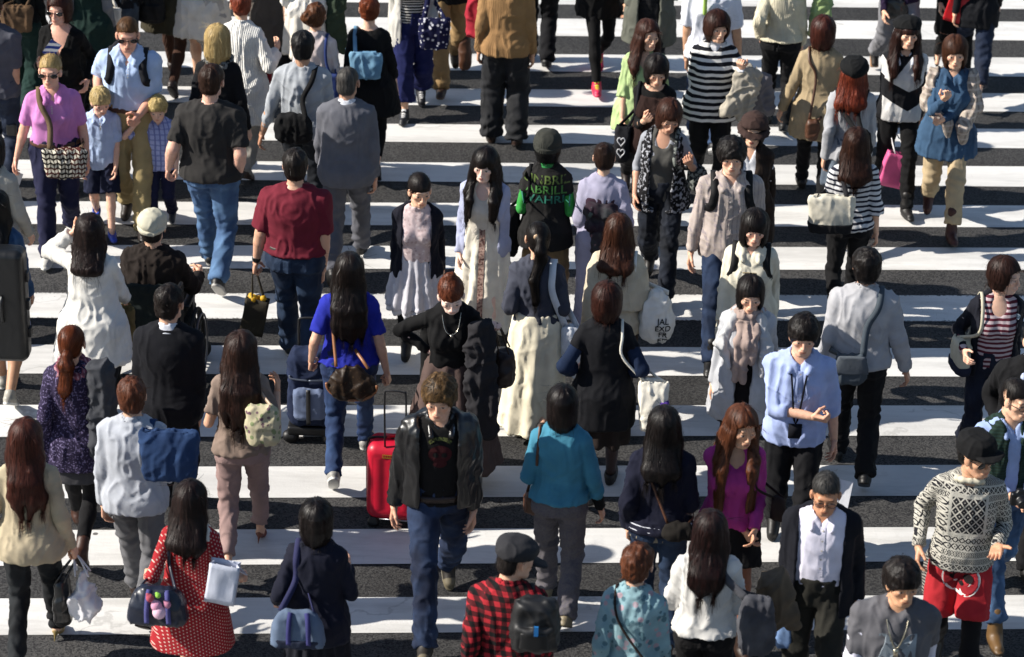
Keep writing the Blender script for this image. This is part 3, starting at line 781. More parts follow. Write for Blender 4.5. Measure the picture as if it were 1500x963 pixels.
def locks(grid, V, k, d, sd, rng):
    """fine locks combed over the hair: narrow ribbons traced along the surface"""
    D, lo, h = grid; R = np.random.RandomState(int(sd*91) % 9973); lo = np.asarray(lo, float)
    n = dict(long=2600, bob=2000, pony=1600).get(k, 1500); m = 8
    step = dict(long=.021, bob=.013, pony=.018, short=.0065, crop=.004, mop=.0085).get(k, .008)
    P = V[R.randint(0, len(V), n)].copy(); mess = dict(short=.5, mop=.45, bun=.5).get(k, .10) + d.get('mess', 0)*30
    off = R.uniform(-.001, .006, n) + (R.rand(n) < .10)*R.uniform(0, .012, n); rnd = R.normal(0, 1, (n, 3))*mess
    sh_ = np.array(D.shape) - 2
    def samp(p):
        q = (p - lo)/h; i = np.clip(q.astype(int), 1, sh_ - 1); f = np.clip(q - i, 0, 1)
        g = lambda a, b_, c_: D[i[:,0]+a, i[:,1]+b_, i[:,2]+c_]
        x, y, z = f.T
        d_ = ((g(0,0,0)*(1-x)+g(1,0,0)*x)*(1-y)+(g(0,1,0)*(1-x)+g(1,1,0)*x)*y)*(1-z)+((g(0,0,1)*(1-x)+g(1,0,1)*x)*(1-y)+(g(0,1,1)*(1-x)+g(1,1,1)*x)*y)*z
        G = np.stack([g(1,0,0)-g(-1,0,0), g(0,1,0)-g(0,-1,0), g(0,0,1)-g(0,0,-1)], 1)
        return d_, G/(np.linalg.norm(G, axis=1, keepdims=True)+1e-6)
    pts, nor = [], []; bc = np.array(d.get('bc', (0,.085,.075)))
    for s_ in range(m):
        d_, G = samp(P); near = np.abs(d_) < .014
        P = P - G*(np.clip(d_ - off, -.01, .01)*near)[:, None]
        pts.append(P.copy()); nor.append(G)
        rad_ = P - np.array([0, .045, .10]); rad_[:, 2] = -.02; w = np.clip((P[:, 2]-.02)/.05, 0, 1)[:, None]
        fl = nrm_rows(rad_)*w + np.array([0, 0, -1.])*(1-w)
        if k in ('bun', 'tight'): fl = nrm_rows(bc - P)*.8
        if k == 'pony': wp = (np.clip((P[:, 2]+.06)/.05, 0, 1)*(P[:, 1] < .105))[:, None]; fl = nrm_rows(np.array([0, .115, d.get('ph', .05)]) - P)*wp + np.array([0, 0, -1.])*(1-wp)
        fl = fl + rnd + (vn(P*[20,20,14]+sd)-.5)[:, None]*np.array([.35, .2, 0])
        fl = fl - G*np.sum(fl*G, 1, keepdims=True)*near[:, None]
        P = P + nrm_rows(fl)*step*R.uniform(.9, 1.1, (n, 1))
    pts = np.stack(pts, 1); nor = np.stack(nor, 1)
    # none may fall across the face
    ft, fw = d.get('ft', .05), d.get('fw', .058); bad = ((pts[..., 1] < -.03) & (np.abs(pts[..., 0]) < fw) & (pts[..., 2] < ft-.012)).any(1)
    if k in ('short', 'crop', 'tight', 'bun', 'pony', 'mop'): bad |= ((pts[..., 1] < .03) & (pts[..., 2] < -.03)).any(1) & (k != 'pony')
    if d.get('hatted'): bad |= (pts[..., 2] > .05).any(1)
    pts, nor = pts[~bad], nor[~bad]; n = len(pts)
    T = np.gradient(pts, axis=1); S = np.cross(T, nor); S /= np.linalg.norm(S, axis=2, keepdims=True)+1e-9
    wd = (R.uniform(.0008, .0021, n)[:, None]*np.linspace(1, .25, m)[None])[..., None]
    VV = np.stack([pts - S*wd, pts + S*wd], 2).reshape(-1, 3)
    base = (np.arange(n)*m*2)[:, None] + (np.arange(m-1)*2)[None]
    Q = np.stack([base, base+1, base+3, base+2], 2).reshape(-1, 4)
    col = np.repeat(strandco(pts[:, 0]) + R.uniform(-.5, .5, (n, 3)), m*2, 0)
    return VV, Q, col
def nrm_rows(a): return a/(np.linalg.norm(a, axis=1, keepdims=True)+1e-9)
def onhead(b, V): return V*b.hs @ b.Hd[:3,:3].T + b.Hd[:3,3]
def build_hat(b, d):
    s = Sh(); k = d['k']; h = .0065
    up = region(lambda x, y, z: z - F(d.get('z', .028)) - y*F(d.get('tilt', -.25)))
    if k == 'beanie': s.add(ell((0,.022,.052), (.100,.118,.092))); s.carve(up, .006); s.add(lathe([.012,.05], [.098,.100], [.114,.116], .022, M=fr(RX(-10))), .006)
    elif k == 'beret': s.add(ell((0,.035,.075), (.108,.122,.068), fr(RX(-14)))); s.add(ell((0,.02,.05), (.094,.112,.07)), .02); s.carve(up, .006)
    elif k == 'flat': s.add(ell((0,.018,.056), (.097,.116,.082))); s.carve(up, .006); s.add(lathe([.015,.045], [.095,.097], [.112,.113], .018, M=fr(RX(-10))), .006)
    elif k == 'snap':
        s.add(lathe([.03,.075,.115,.135], [.093,.094,.084,.05], [.108,.108,.096,.06], .014, p=2.4), .02)
        s.add(ell((0,-.100,.046), (.084,.072,.008), fr(RX(-6))), .006)
    elif k == 'newsboy': s.add(ell((0,.014,.068), (.112,.122,.07), fr(RX(6)))); s.add(ell((0,.014,.045), (.095,.112,.05)), .02); s.carve(region(lambda x, y, z: z-F(.022)), .006); s.add(ell((0,-.125,.030), (.075,.07,.010), fr(RX(14), (0,0,-.03))), .006)
    elif k == 'cloche': s.add(ell((0,.014,.055), (.102,.118,.09))); s.carve(up, .006); s.add(lathe([.002,.03], [.128,.102], [.15,.115], .01, M=fr(RX(6))), .012)
    V, Q = s.mesh(h)
    return onhead(b, folds(V, Q, d.get('fold', .005), b.p['seed'])), Q
def build_glasses(b, d):
    out = []
    if d['k'] == 'sun':
        s = Sh()
        for q in (-1, 1): s.add(ell((q*.033,-.094,-.001), (.027,.006,.018), fr(RZ(q*8))), .002); s.add(cap((q*.056,-.088,.006), (q*.080,.01,.008), .0032), .002)
        s.add(cap((-.012,-.102,.006), (.012,-.102,.006), .0035), .004)
        V, Q = s.mesh(.0036); return onhead(b, V), Q
    for q in (-1, 1):
        ring = [(q*.032+.023*math.cos(a), -.099+abs(math.cos(a)-q*.3)*.002, .0+.016*math.sin(a)) for a in np.linspace(0, 2*PI, 13)]
        out.append(sweep(ring, .0028, .0028, (0,1,0), n=2)); out.append(sweep([(q*.055,-.096,.005), (q*.078,-.04,.006), (q*.081,.012,.004)], .0028, .0028, (0,0,1), n=3))
    out.append(sweep([(-.01,-.1,.004), (0,-.104,.006), (.01,-.1,.004)], .0028, .0028, (0,1,0), n=3))
    V, Q = join(*out); return onhead(b, V), Q
def build_scarf(b, d):
    s = Sh(); M = b.TM; r = .072
    for i in range(12):
        a, c = i*PI/6, (i+1)*PI/6
        P = lambda t: tf(M, (math.sin(t)*(r+.01), .005-math.cos(t)*(r+.008), 1.425 + .03*(-math.cos(t)*-1)))
        s.add(cap(P(a), P(c), d.get('r', .034)), .02)
    for (x0, x1, z1) in d.get('ends', ()):
        pts = [tf(M, (x0,-.09,1.40)), ts(b, (x0+x1)/2, 1.27, -1, .025), ts(b, x1, z1, -1, .03)]
        for k in (-1, 1):
            for a_, c_ in zip(pts[:-1], pts[1:]): s.add(cap(a_+V3(k*.02,0,0), c_+V3(k*.028,0,0), .024), .02)
    V, Q = s.mesh(.010); return folds(V, Q, .012, b.p['seed']+2, 1.4), Q

def person_parts(p):
    """-> skeleton, list of (name, V, Q, material, colours, parent index or None)"""
    b = skeleton(p); out = []; f = b.f; wf = p.get('wf', 1)
    skin = p.get('skin', 'd9a98a'); kid = p.get('kid')
    s = Sh(); zs, rx, ry, cy = prof(b, 0, 0, 0, .86, 1.455); bare = p.get('leg'); kb = 1. if bare else .84; rx = np.where(zs < 1.1, rx-.012, rx); ry = np.where(zs < 1.1, ry-.014, ry)
    s.add(lathe(zs, rx, ry, cy, M=b.TM), .02)
    if f and not kid:
        for q in (-1, 1): s.add(ell((q*.066,-.068,1.225), (.058,.053,.058), b.TM), .04)
    s.add(cap(tf(b.TM, (-b.sx*.9,.014,1.360)), tf(b.TM, (b.sx*.9,.014,1.360)), b.au[0]*.9), .05)
    for q in (-1, 1): s.add(cap(tf(b.TM, (q*.035,.016,1.44)), tf(b.TM, (q*b.sx*.85,.014,1.372)), .03, .03), .03)
    s.add(cap(tf(b.TM, (0,.016,1.40)), tf(b.Hd, (0,.026,-.08)), .055 if not f else .046), .02)
    for q, nm in ((1, 'L'), (-1, 'R')):
        S, E, W = b.sh[nm], b.el[nm], b.wr[nm]
        s.add(cap(S, E, b.au[0], b.au[1]), .02); s.add(cap(E, E+(W-E)*.3, b.af[0], b.af[0]*.98), .01); s.add(cap(E+(W-E)*.3, W, b.af[0]*.98, b.af[1]), .01)
        H, K, A = b.hip[nm], b.kn[nm], b.an[nm]
        s.add(cap(H, K, .076*wf*kb, .052*kb), .03)
        d = A-K; yy = V3(0,.012 if bare else 0,0); s.add(cap(K, K+d*.32+yy, .050*kb, .053*kb), .02); s.add(cap(K+d*.3+yy, A, .052*kb, .036*kb), .02)
        M = b.ft[nm]; s.add(cap(tf(M, (0,.02,-.04)), tf(M, (0,-.11,-.06)), .03, .024), .02)
    V, Q = s.mesh(.0145 if not p.get('leg') else .0115); V = relax(V, Q, 1, .4)
    sk = skint(skin); C = np.tile(sk, (len(V), 1))
    if p.get('tights'):
        m = (V[:,2] < .98) & (np.abs(V[:,0]) < .2); C[m] = lin(p['tights'])
    ms = [(V, Q)]; cs = [C]
    hk = 'c' if kid else p['sex']; HV, HQ, HM = HEADS[hk]
    hv = HV*[p.get('fx', 1.), 1, 1]
    ms.append((onhead(b, hv), HQ)); cs.append(head_cols(HM, skin, p.get('brow', '1a1412'), p.get('lips'), p['sex']))
    for q, nm in ((1, 'L'), (-1, 'R')):
        hp = p.get('h'+nm, 'r'); HV, HQ = HANDS[hp]; W = b.wr[nm]; d = nrm(W - b.el[nm])
        bend = p.get('hd'+nm)
        if bend is not None: d = nrm(d + np.array(bend)*[q,1,1])
        th = np.array(p.get('t'+nm, (0,-1,.9)), float)*[q,1,1]; th = nrm(th - (th @ d)*d)
        z = -d; y = -th; x = np.cross(y, z); R = np.stack([x, y, z], 1)
        v = HV*(1.0 if not f else .92)*p.get('hands', 1.)
        if q < 0: v = v*[-1,1,1]; HQ = HQ[:, ::-1]
        ms.append((v @ R.T + W, HQ)); cs.append(np.tile(sk*[1.0,.95,.93], (len(v), 1)))
        setattr(b, 'grip'+nm, W + d*.085)
    V, Q = join(*ms)
    out.append(('person', V, Q, 'skin', np.concatenate(cs), None))
    tops = [it[-1] for it in p['items'] if it[0] == 'top']; mo = max([t['off'] if 'off' in t else .012 for t in tops] or [0])
    for t in tops:
        if t.get('off', .012) < mo - .004: t['inner'] = 1
        elif len(tops) > 1: t['outer'] = 1; t['off'] = max(t.get('off', .012), .032); t['fold'] = min(t.get('fold', .011), .010)
    hatted = any(it[0] == 'hat' for it in p['items'])
    for it in p['items']:
        k, d = it[0], it[-1]
        if hatted and k == 'hair': d['hatted'] = 1
        if k == 'top': V, Q = build_top(b, d); out.append((d['name'], V, Q, d['mat'], None, 0))
        elif k == 'legs': V, Q = build_legs(b, d); out.append((d['name'], V, Q, d['mat'], None, 0))
        elif k == 'skirt': V, Q = build_skirt(b, d); out.append((d.get('name', 'skirt'), V, Q, d['mat'], None, 0))
        elif k == 'shoes':
            for nm in ('L', 'R'): V, Q, c = build_shoe(b, nm, d); out.append((d.get('name', 'shoe'), V, Q, 'shoe', c, 0))
        elif k == 'hair': V, Q, c = build_hair(b, d); out.append(('hair', V, Q, d['mat'], c, 0))
        elif k == 'hat': V, Q = build_hat(b, d); out.append((d['name'], V, Q, d['mat'], None, 0))
        elif k == 'glasses': V, Q = build_glasses(b, d); out.append(('sunglasses' if d['k'] == 'sun' else 'glasses', V, Q, d['mat'], None, 0))
        elif k == 'scarf': V, Q = build_scarf(b, d); out.append((d.get('name', 'scarf'), V, Q, d['mat'], None, 0))
        elif k == 'belt':
            z = d.get('z', 1.02); hh = d.get('h', .02); o = b.o+.006 if d.get('over') else d.get('off', .020)
            zs = [z-hh, z+hh]; g = lambda v: np.interp(zs, b.zs, v)
            sh = Sh().add(lathe(zs, g(b.rx)+o, g(b.ry)+o, g(b.cy), M=b.TM)); V, Q = sh.mesh(.010); out.append((d.get('name', 'belt'), V, Q, d['mat'], None, 0))
        elif k == 'blob':   # free soft cloth built from capsules: list of (a, b, r1, r2) in torso coordinates
            sh = Sh()
            for a_, c_, r1, r2 in d['caps']: sh.add(cap(tf(b.TM, a_), tf(b.TM, c_), r1, r2), d.get('k', .03))
            V, Q = sh.mesh(.011); V = folds(V, Q, d.get('fold', .014), p['seed']+3, 1.3); out.append((d['name'], V, Q, d['mat'], None, 0))
        elif k == 'cord':   # necklace, lanyard
            pts = [tf(b.TM, (.06,.06,1.455)), tf(b.TM, (.065,-.03,1.44)), ts(b, .045, 1.34, -1, .006), ts(b, 0, d['z'], -1, .008), ts(b, -.045, 1.34, -1, .006), tf(b.TM, (-.065,-.03,1.44)), tf(b.TM, (-.06,.06,1.455))]
            m = sweep(pts, d.get('w', .008), .004, (0,-1,.3), n=5)
            c = ts(b, 0, d['z']-d.get('ph', .03), -1, .012); pw = d.get('pw', .012)
            m = join(m, cubes((c, (pw, .004, d.get('ph', .03)))))
            out.append((d['name'], m[0], m[1], d['mat'], None, 0))
        elif k == 'cuffband':
            nm = d['side']; W, E = b.wr[nm], b.el[nm]; u = nrm(E-W)
            sh = Sh().add(cap(W+u*d.get('u', .02), W+u*(d.get('u', .02)+d.get('len', .022)), b.af[1]+d.get('o', .008), cut=1)); V, Q = sh.mesh(.008); out.append((d['name'], V, Q, d['mat'], None, 0))
        elif k == 'armcover':
            for nm in d.get('sides', 'LR'):
                sh = Sh(); S, E, W = b.sh[nm], b.el[nm], b.wr[nm]; t0 = d.get('t0', .2)
                sh.add(cap(S+(E-S)*t0, E, b.au[0]+d.get('o', .006), b.au[1]+d.get('o', .006)), .02); sh.add(cap(E, W, b.af[0]+d.get('o', .006), b.af[1]+d.get('o', .006), cut=1), .015)
                V, Q = sh.mesh(.0105); V = folds(V, Q, d.get('fold', .008), p['seed']+6); out.append((d['name'], V, Q, d['mat'], None, 0))
    b.parts = out
    return b
# ------------------------------------------------------------------ wardrobe shorthands
def top(name, mat, **k): return ('top', dict(name=name, mat=mat, **k))
def legs(name, mat, **k): return ('legs', dict(name=name, mat=mat, **k))
def skirt(name, mat, **k): return ('skirt', dict(name=name, mat=mat, **k))
def shoes(k, c, **q): return ('shoes', dict(k=k, c=c, **q))
def hair(k, c, c2=None, gloss=.36, **q): return ('hair', dict(k=k, mat=hair_mat(c, c2, gloss), **q))
def hat(name, k, mat, **q): return ('hat', dict(name=name, k=k, mat=mat, **q))
SUN = lambda: ('glasses', dict(k='sun', mat=plain('0b0908', .15, spec=.6, name='dark_lens')))
SPEC = lambda: ('glasses', dict(k='wire', mat=plain('3a3634', .3, .6, name='wire_frame')))
BLK, SOFT, DKB, BRN, CHE, RED, AUB, BLO = '0a090a', '120d0c', '1b110d', '33201a', '40251a', '5b2a17', '4a2418', 'b59a66'
C = cloth
def den(c='1d2c48', c2='2f4668'): return C(c, 'fade', c2, rough=.85, weave=600)
PEOPLE = []
def P(key, hx, hy, H, rz, sex, label, items, **k):
    PEOPLE.append(dict(key=key, hx=hx, hy=hy, H=H, rz=rz, sex=sex, label=label, items=items, seed=len(PEOPLE)*1.37+1, bags=[], **k))
def bag(kind, name, label, cat, px, yo, w, h, d, mat, strap=None, **k):
    PEOPLE[-1]['bags'].append(dict(kind=kind, name=name, label=label, cat=cat, px=px, yo=yo, w=w, h=h, d=d, mat=mat, strap=strap, **k))
FAIR, TAN, LIGHT, PINKS, OLIVE = 'd8aa8c', 'b98866', 'e3bda3', 'dba18a', 'c99a78'
def wardrobe():
    leather = plain('0c0c0d', .32, spec=.6, name='black_leather'); strapb = C('0d0d0f', rough=.7); tan = plain('4a2c1a', .5, name='brown_leather')
    dkbr = plain('24140e', .5, name='dark_brown_leather'); whites = C('d8d8d4', rough=.8)
    # ---------------- back rows
    P('green_trs', 24, -92, 1.66, 180, 'f', 'woman in dark green trousers carrying a brown bag, at the top left corner', [top('jacket', C('101312'), hem=.95), legs('trousers', C('0c2a25'), fit='wide'), shoes('shoe', '0c0b0b'), hair('bob', BLK)], st=.35)
    bag('tote', 'shoulder_bag', 'brown and black bag behind the woman in green trousers', 'bag', (24, 26), -.16, .16, .13, .05, C('6b4f33', 'fade', '17120f'), ('sh', -1, .12))
    P('vneck', 86, -9, 1.68, -6, 'f', 'woman in black v-neck and dark sunglasses with short dark hair, behind the pink polo', [top('jumper', C('0a0a0b', rough=.95), neck=('v', 1.19, .10), hem=.90, off=.014), legs('trousers', C('0b0b0d')), shoes('shoe', '0a0a0a'), hair('bob', '24110d', '4a2418', end=-.10, ft=.062), SUN()], skin='d9a48c', look=(-14, 4, 0), aR=('p', 58, 96, -.25), aL=('p', 128, 118, -.1), st=.35)
    bag('flat', 'guidebook', 'blue and white folded guidebook under the arm of the woman in black', 'book', (76, 72), -.30, .05, .07, .012, C('29418f', 'stripe', 'e8e6e0', a=.05), None, roty=35)
    P('greytee', -14, -12, 1.78, 176, 'm', 'man in grey t-shirt cut off by the left edge', [top('t_shirt', C('4a4b55'), sl=.42, hem=.88, off=.02, drape=.8), legs('jeans', den('1b2334', '2b3850')), shoes('sneaker', '222326', sole='c9c7c0'), hair('short', DKB)], skin='c08e72', st=.3, aR=('p', 22, 164, 0))
    bag('flat', 'pouch', 'small black pouch in the hand of the man at the left edge', 'pouch', (17, 190), -.05, .04, .05, .02, leather, None)
    P('taupe', 406, -150, 1.72, 178, 'f', 'woman in a long taupe coat, only her back showing at the top', [top('coat', C('4d4640'), hem=.36, flare=.10, drape=.9, off=.03, soff=.02), legs('trousers', C('1a1817')), shoes('shoe', '15110f'), hair('bob', DKB)], st=.3)
    P('olive', 246, -128, 1.66, 176, 'f', 'woman in olive smock and brown ribbed tights, beside the cream coat', [top('smock', C('35301f'), hem=.62, flare=.12, drape=.8, off=.03), legs('tights', C('3a2216', 'rib', '5a3a26', a=.02), fit='skinny', off=.006), shoes('slip', '241712'), hair('long', DKB, to=1.2)], st=.6, lead='L')
    bag('pack', 'backpack', 'black backpack at the top edge on the woman in olive smock', 'backpack', (222, 6), -.24, .13, .17, .06, strapb, ('pack',))
    P('creamcoat', 292, -125, 1.68, 180, 'f', 'woman in long cream dress holding a pale grey coat, top row', [top('dress', C('cfc6b8'), hem=.60, flare=.14, drape=.9, off=.02, fine=1.3), shoes('shoe', '3a2a20'), hair('long', DKB, to=1.2)], st=.3, leg=1, aR=('t', .13, -.2, 1.08))
    bag('drape', 'coat', 'pale grey coat folded over the arm of the woman in cream dress', 'coat', (310, 30), -.12, .11, .20, .05, C('a7a199', rough=.9), None)
    bag('flat', 'paper_bag', 'beige paper bag hanging below the pale grey coat', 'bag', (312, 88), -.06, .08, .13, .03, C('b9a48d'), None)
    P('smallwhite', 168, -118, 1.70, 182, 'f', 'woman in dark jacket and grey jeans with small canvas bag, top left', [top('jacket', C('121216'), hem=.93), legs('jeans', den('26303c', '3c4856')), shoes('sneaker', '1a1a1c', sole='c8c6c0'), hair('bob', BLK)], st=.35)
    bag('tote', 'canvas_bag', 'small off-white canvas bag at the hip of the woman in grey jeans', 'bag', (161, 23), -.2, .10, .085, .03, C('cfc9bd'), ('sh', 1, .13))
    P('darkhood', 122, -92, 1.66, 184, 'f', 'person in dark green hooded coat with grey sleeves, top left', [top('coat', C('102a24'), hem=.70, flare=.1, off=.03), legs('trousers', C('15171b')), shoes('shoe', '111111'), hair('bob', BLK), ('armcover', dict(name='sleeve', mat=C('6b6c70'), o=.03, t0=.1))], st=.3)
    P('whiteknit', 352, -14, 1.66, 168, 'f', 'woman in long white ribbed cardigan with reddish updo, hand raised', [top('cardigan', C('dad8d2', 'rib', 'b9b6ae', a=.018, bump=.7), hem=.58, flare=.10, drape=.9, off=.03, soff=.03, sw=.03, sl=.86, collar=1), legs('trousers', C('8c8880'), fit='slim'), shoes('shoe', '3a2a22'), hair('bun', '5a2619', '8a4028', bc=(0,.05,.10), br=.06, bm=.012)], look=(22, 8, 0), aR=('p', 405, 72, .12), st=.3)
    bag('flat', 'pouch', 'red pouch hanging under the sleeve of the woman in white cardigan', 'pouch', (392, 112), .10, .035, .09, .03, C('8c1526'), None)
    P('whiteblouse', 448, -118, 1.68, 184, 'f', 'woman in white blouse carrying a green garment, behind the curly bun', [top('blouse', C('ddd8ce'), hem=.80, off=.03, drape=.9, sw=.03, sl=.8, fine=1.4), skirt('skirt', C('cfc8bb'), z1=.45, xr=.22), shoes('shoe', '4a3a2e'), hair('bob', BRN)], st=.2, leg=1)
    bag('drape', 'garment', 'dark green garment hung beside the woman in white blouse', 'garment', (492, 38), -.05, .07, .24, .05, C('2c3a2a', rough=.9), None)
    P('curlybun', 462, 4, 1.60, 176, 'f', 'woman with curly brown side bun in pink and grey jacket', [top('jacket', C('c9b9b5'), hem=.88, off=.02, drape=.8, collar=1), legs('trousers', C('3b3a3c'), fit='slim'), shoes('shoe', '2a2020'), hair('bun', '3a1f12', '6e4426', bc=(.055,.085,.02), br=.055, bm=.014, mess=.012)], st=.35)
    bag('flat', 'blue_bag', 'blue bag behind the shoulder of the woman with the curly bun', 'bag', (488, 128), -.10, .045, .13, .04, C('24376f'), ('sh', -1, .11))
    P('greylong', 443, 46, 1.76, 176, 'm', 'man in light grey long-sleeved shirt with black messenger bag', [top('shirt', C('989da3'), hem=.88, off=.016, drape=.75, soff=.008, sl=.86, fine=1.3), legs('jeans', den('14181f', '20262f'), fit='slim'), shoes('sneaker', '17181a', sole='bdbbb5'), hair('short', BLK, ft=.05, v=.004)], skin='b98a6c', st=.45, lead='L', aL=('p', 372, 232, .05), aR=('h', 10, 10))
    bag('soft', 'messenger_bag', 'black messenger bag slung across the man in light grey shirt', 'bag', (430, 188), -.22, .145, .115, .06, C('0e0e10'), ('cross', -1), w_=.04)
    P('blackdress', 541, -6, 1.62, 180, 'f', 'woman in black three-quarter sleeve dress with reddish braided updo and light blue bag', [top('dress', C('0b0b0d'), hem=.66, flare=.16, drape=.7, off=.02, sl=.74, sw=.012, neck='boat', fine=.8), legs('leggings', C('0d0c0e'), fit='skinny', hem=.86), shoes('shoe', '1a1412'), hair('bun', '4d2013', '80401f', bc=(0,.075,.055), br=.06, bm=.013, mess=.012)], skin='dcae93', st=.4, aR=('p', 584, 150, .05), neckback=1)
    bag('tote', 'shoulder_bag', 'light blue cloth shoulder bag on the woman in black dress', 'bag', (536, 95), -.22, .15, .125, .05, C('5585a6', 'fade', '76a5c0'), ('sh', 1, .12), w_=.035)
    P('greysuit', 509, 98, 1.74, 177, 'm', 'older man in grey suit with short greying hair seen from behind', [top('suit_jacket', C('5c5d65'), hem=.80, flare=.03, off=.026, drape=.7, soff=.018, sl=.98, fold=.008), top('shirt', C('cfd2da'), hem=1.25, top=1.465, off=.012, collar='closed', sl=0), legs('suit_trousers', C('56575f')), shoes('shoe', '100e0e'), hair('crop', '1c1b1b', '605c58', ft=.056)], skin='c08f74', st=.55, lead='R', aR=('p', 552, 296, .0), look=(-6, 3, 0))
    P('darktee', 309, 95, 1.82, 178, 'm', 'man in charcoal t-shirt and blue jeans with short brown hair seen from behind', [top('t_shirt', C('2b2928'), sl=.40, hem=.88, off=.026, drape=.9, soff=.020, neck='crew', fine=.9), legs('jeans', den('34527a', '4f749c'), fit='straight'), shoes('sneaker', '131315', sole='9a9894'), hair('short', '1e120d', '40281c')], skin='d7a48c', wf=1.18, df=1.1, st=.5, lead='L', look=(-16, 6, 0), aL=('p', 247, 246, .06), aR=('p', 348, 262, -.02))
    P('blonde', 318, 38, 1.66, 176, 'f', 'blonde woman in black jacket with silvery scarf and white high heels', [top('jacket', C('0c0d12'), hem=.86, flare=.06, off=.024, soff=.018, fold=.008), skirt('skirt', C('101014'), z1=.56, xr=.19, yr=.16, amp=.004), shoes('pump', 'cfc9bc'), hair('bob', '8d7244', 'd3bb85', end=-.15, vol=.006, w=.01), ('scarf', dict(mat=C('70716f', 'tweed', '222222', a=60, b=.5), r=.03, ends=((.03,.06,1.25),)))], skin='dcae92', leg=1, st=.55, lead='L', heel=16, aR=('p', 371, 222, -.05))
    P('stripefront', 606, -92, 1.66, 2, 'f', 'woman in striped top, pale cardigan and royal blue cropped trousers, top row', [top('top', C('15161c', 'stripe', 'c7c3ba', a=.026, b=.42), hem=.93, off=.014), top('cardigan', C('b9b6ae'), hem=.70, off=.032, soff=.022, open=((1.45,.05),(1.1,.09),(.7,.12)), drape=.9, flare=.04), legs('trousers', C('121a4d'), fit='wide', hem=.87), shoes('sneaker', '16161c', sole='d6d4ce', toe='1b1b20', lace='dddddd'), hair('bob', DKB)], leg=1, st=.35, lead='R')
    bag('tote', 'shoulder_bag', 'navy bag printed with small pale figures on the woman in blue trousers', 'bag', (636, 48), -.24, .15, .15, .06, C('11153f', 'camera', 'c9c9d2', a=26, b=.30), ('sh', 1, .12), w_=.05)
    P('khakifront', 660, -140, 1.74, 4, 'm', 'man in black top and khaki trousers with brown slip-on shoes, top row', [top('jacket', C('0d0d10'), hem=.84, off=.03), legs('trousers', C('927446')), shoes('slip', '2e2119', sole='5a4a3c'), hair('short', BLK)], st=.62, lead='R', lift=.02)
    bag('soft', 'shoulder_bag', 'dark brown leather bag at the side of the man in khaki trousers', 'bag', (681, 76), .06, .05, .15, .09, tan, ('sh', 1, .14))
    P('brownjkt', 744, -72, 1.78, 178, 'm', 'man in tan corduroy jacket and charcoal trousers seen from behind', [top('jacket', C('966f3e', 'rib', '866034', a=.012), hem=.84, flare=.02, off=.026, drape=.7, soff=.018, fold=.010), legs('trousers', den('1d1e21', '2e2f33'), fit='baggy'), shoes('shoe', '2c1a12', sole='181210'), hair('short', DKB)], skin='c79878', st=.12, lead='L', fw=.11, aR=('p', 780, 80, .0))
    bag('drape', 'shopping_bag', 'red and white shopping bag between the tan jacket and khaki trousers', 'bag', (698, 28), .2, .05, .13, .05, C('a4112c', 'plain'), None)
    P('blacktrs', 795, -168, 1.76, 181, 'm', 'man in black trousers behind the tan jacket', [top('jacket', C('141418'), hem=.85, off=.02), legs('trousers', C('121216')), shoes('shoe', '0a0a0a'), hair('short', BLK)], st=.25)
    P('leggings', 885, -132, 1.68, 10, 'f', 'woman in black coat and leggings with pink and lime running shoes', [top('coat', C('0b0b0c'), hem=.72, off=.034, flare=.06, drape=.9, soff=.02), legs('leggings', C('0b0b0d'), fit='skinny'), shoes('sneaker', 'c9163c', sole='d8546c', lace='b6d42a', toe='d02a50'), hair('long', BLK, to=1.15)], st=.55, lead='R', aR=('p', 866, 26, .0))
    P('greencardi', 958, -108, 1.68, -2, 'f', 'woman in loose grey green cardigan over black top, above the green blouse', [top('top', C('141416', 'stripe', '1d1d20', a=.04), hem=.9, off=.014), top('cardigan', C('5a5c52'), hem=.62, off=.045, soff=.03, sw=.05, sl=.72, open=((1.45,.06),(1.1,.075),(.6,.10)), drape=1., flare=.06), legs('trousers', C('16161a'), fit='slim'), shoes('shoe', '0e0e0e'), hair('long', BLK)], st=.4, aR=('p', 924, 50, -.02))
    P('whitetee', 1046, -66, 1.80, 178, 'm', 'man in white t-shirt with bare arms behind the striped tunic', [top('t_shirt', C('cfd1dc'), sl=.42, hem=.86, off=.024, soff=.024, drape=.85, fine=1.2), legs('jeans', den()), shoes('sneaker', '202024', sole='cccccc'), hair('short', BLK)], skin='b98c6c', st=.4, aL=('p', 1005, 92, .02), aR=('p', 1082, 86, .02))
    bag('flat', 'umbrella', 'lime green folded umbrella strapped to the white t-shirt', 'umbrella', (1033, 8), -.15, .016, .085, .016, C('9cc232'), None)
    P('greenblouse', 950, 30, 1.62, 6, 'f', 'woman in light green blouse with long brown hair glancing aside', [top('blouse', C('a3bd78'), hem=.72, flare=.14, drape=.8, off=.022, soff=.03, sw=.02, sl=.6, neck='scoop', fine=1.1), legs('trousers', C('17171a'), fit='slim'), shoes('shoe', '241a16'), hair('long', '2a1712', '4c2c20', to=1.28, fr=1.28, ft=.06)], look=(16, 2, 3), st=.45)
    P('phone', 963, 84, 1.60, -8, 'f', 'woman in black cardigan and brown camisole looking down at a phone', [top('cardigan', C('0d0c0d'), hem=.9, off=.02, soff=.008, sl=.82, neck='boat'), top('camisole', C('2a1712'), hem=.82, off=.030, sl=0, top=1.36, flare=.06, neck='boat'), legs('trousers', C('141416'), fit='slim'), shoes('shoe', '141010'), hair('bob', '0d0b0b', '221714', end=-.11, ft=.04, vol=.004)], look=(8, 17, 0), st=.45, aR=('p', 946, 176, -.30), aL=('p', 975, 172, -.30), hR='g', hL='g')
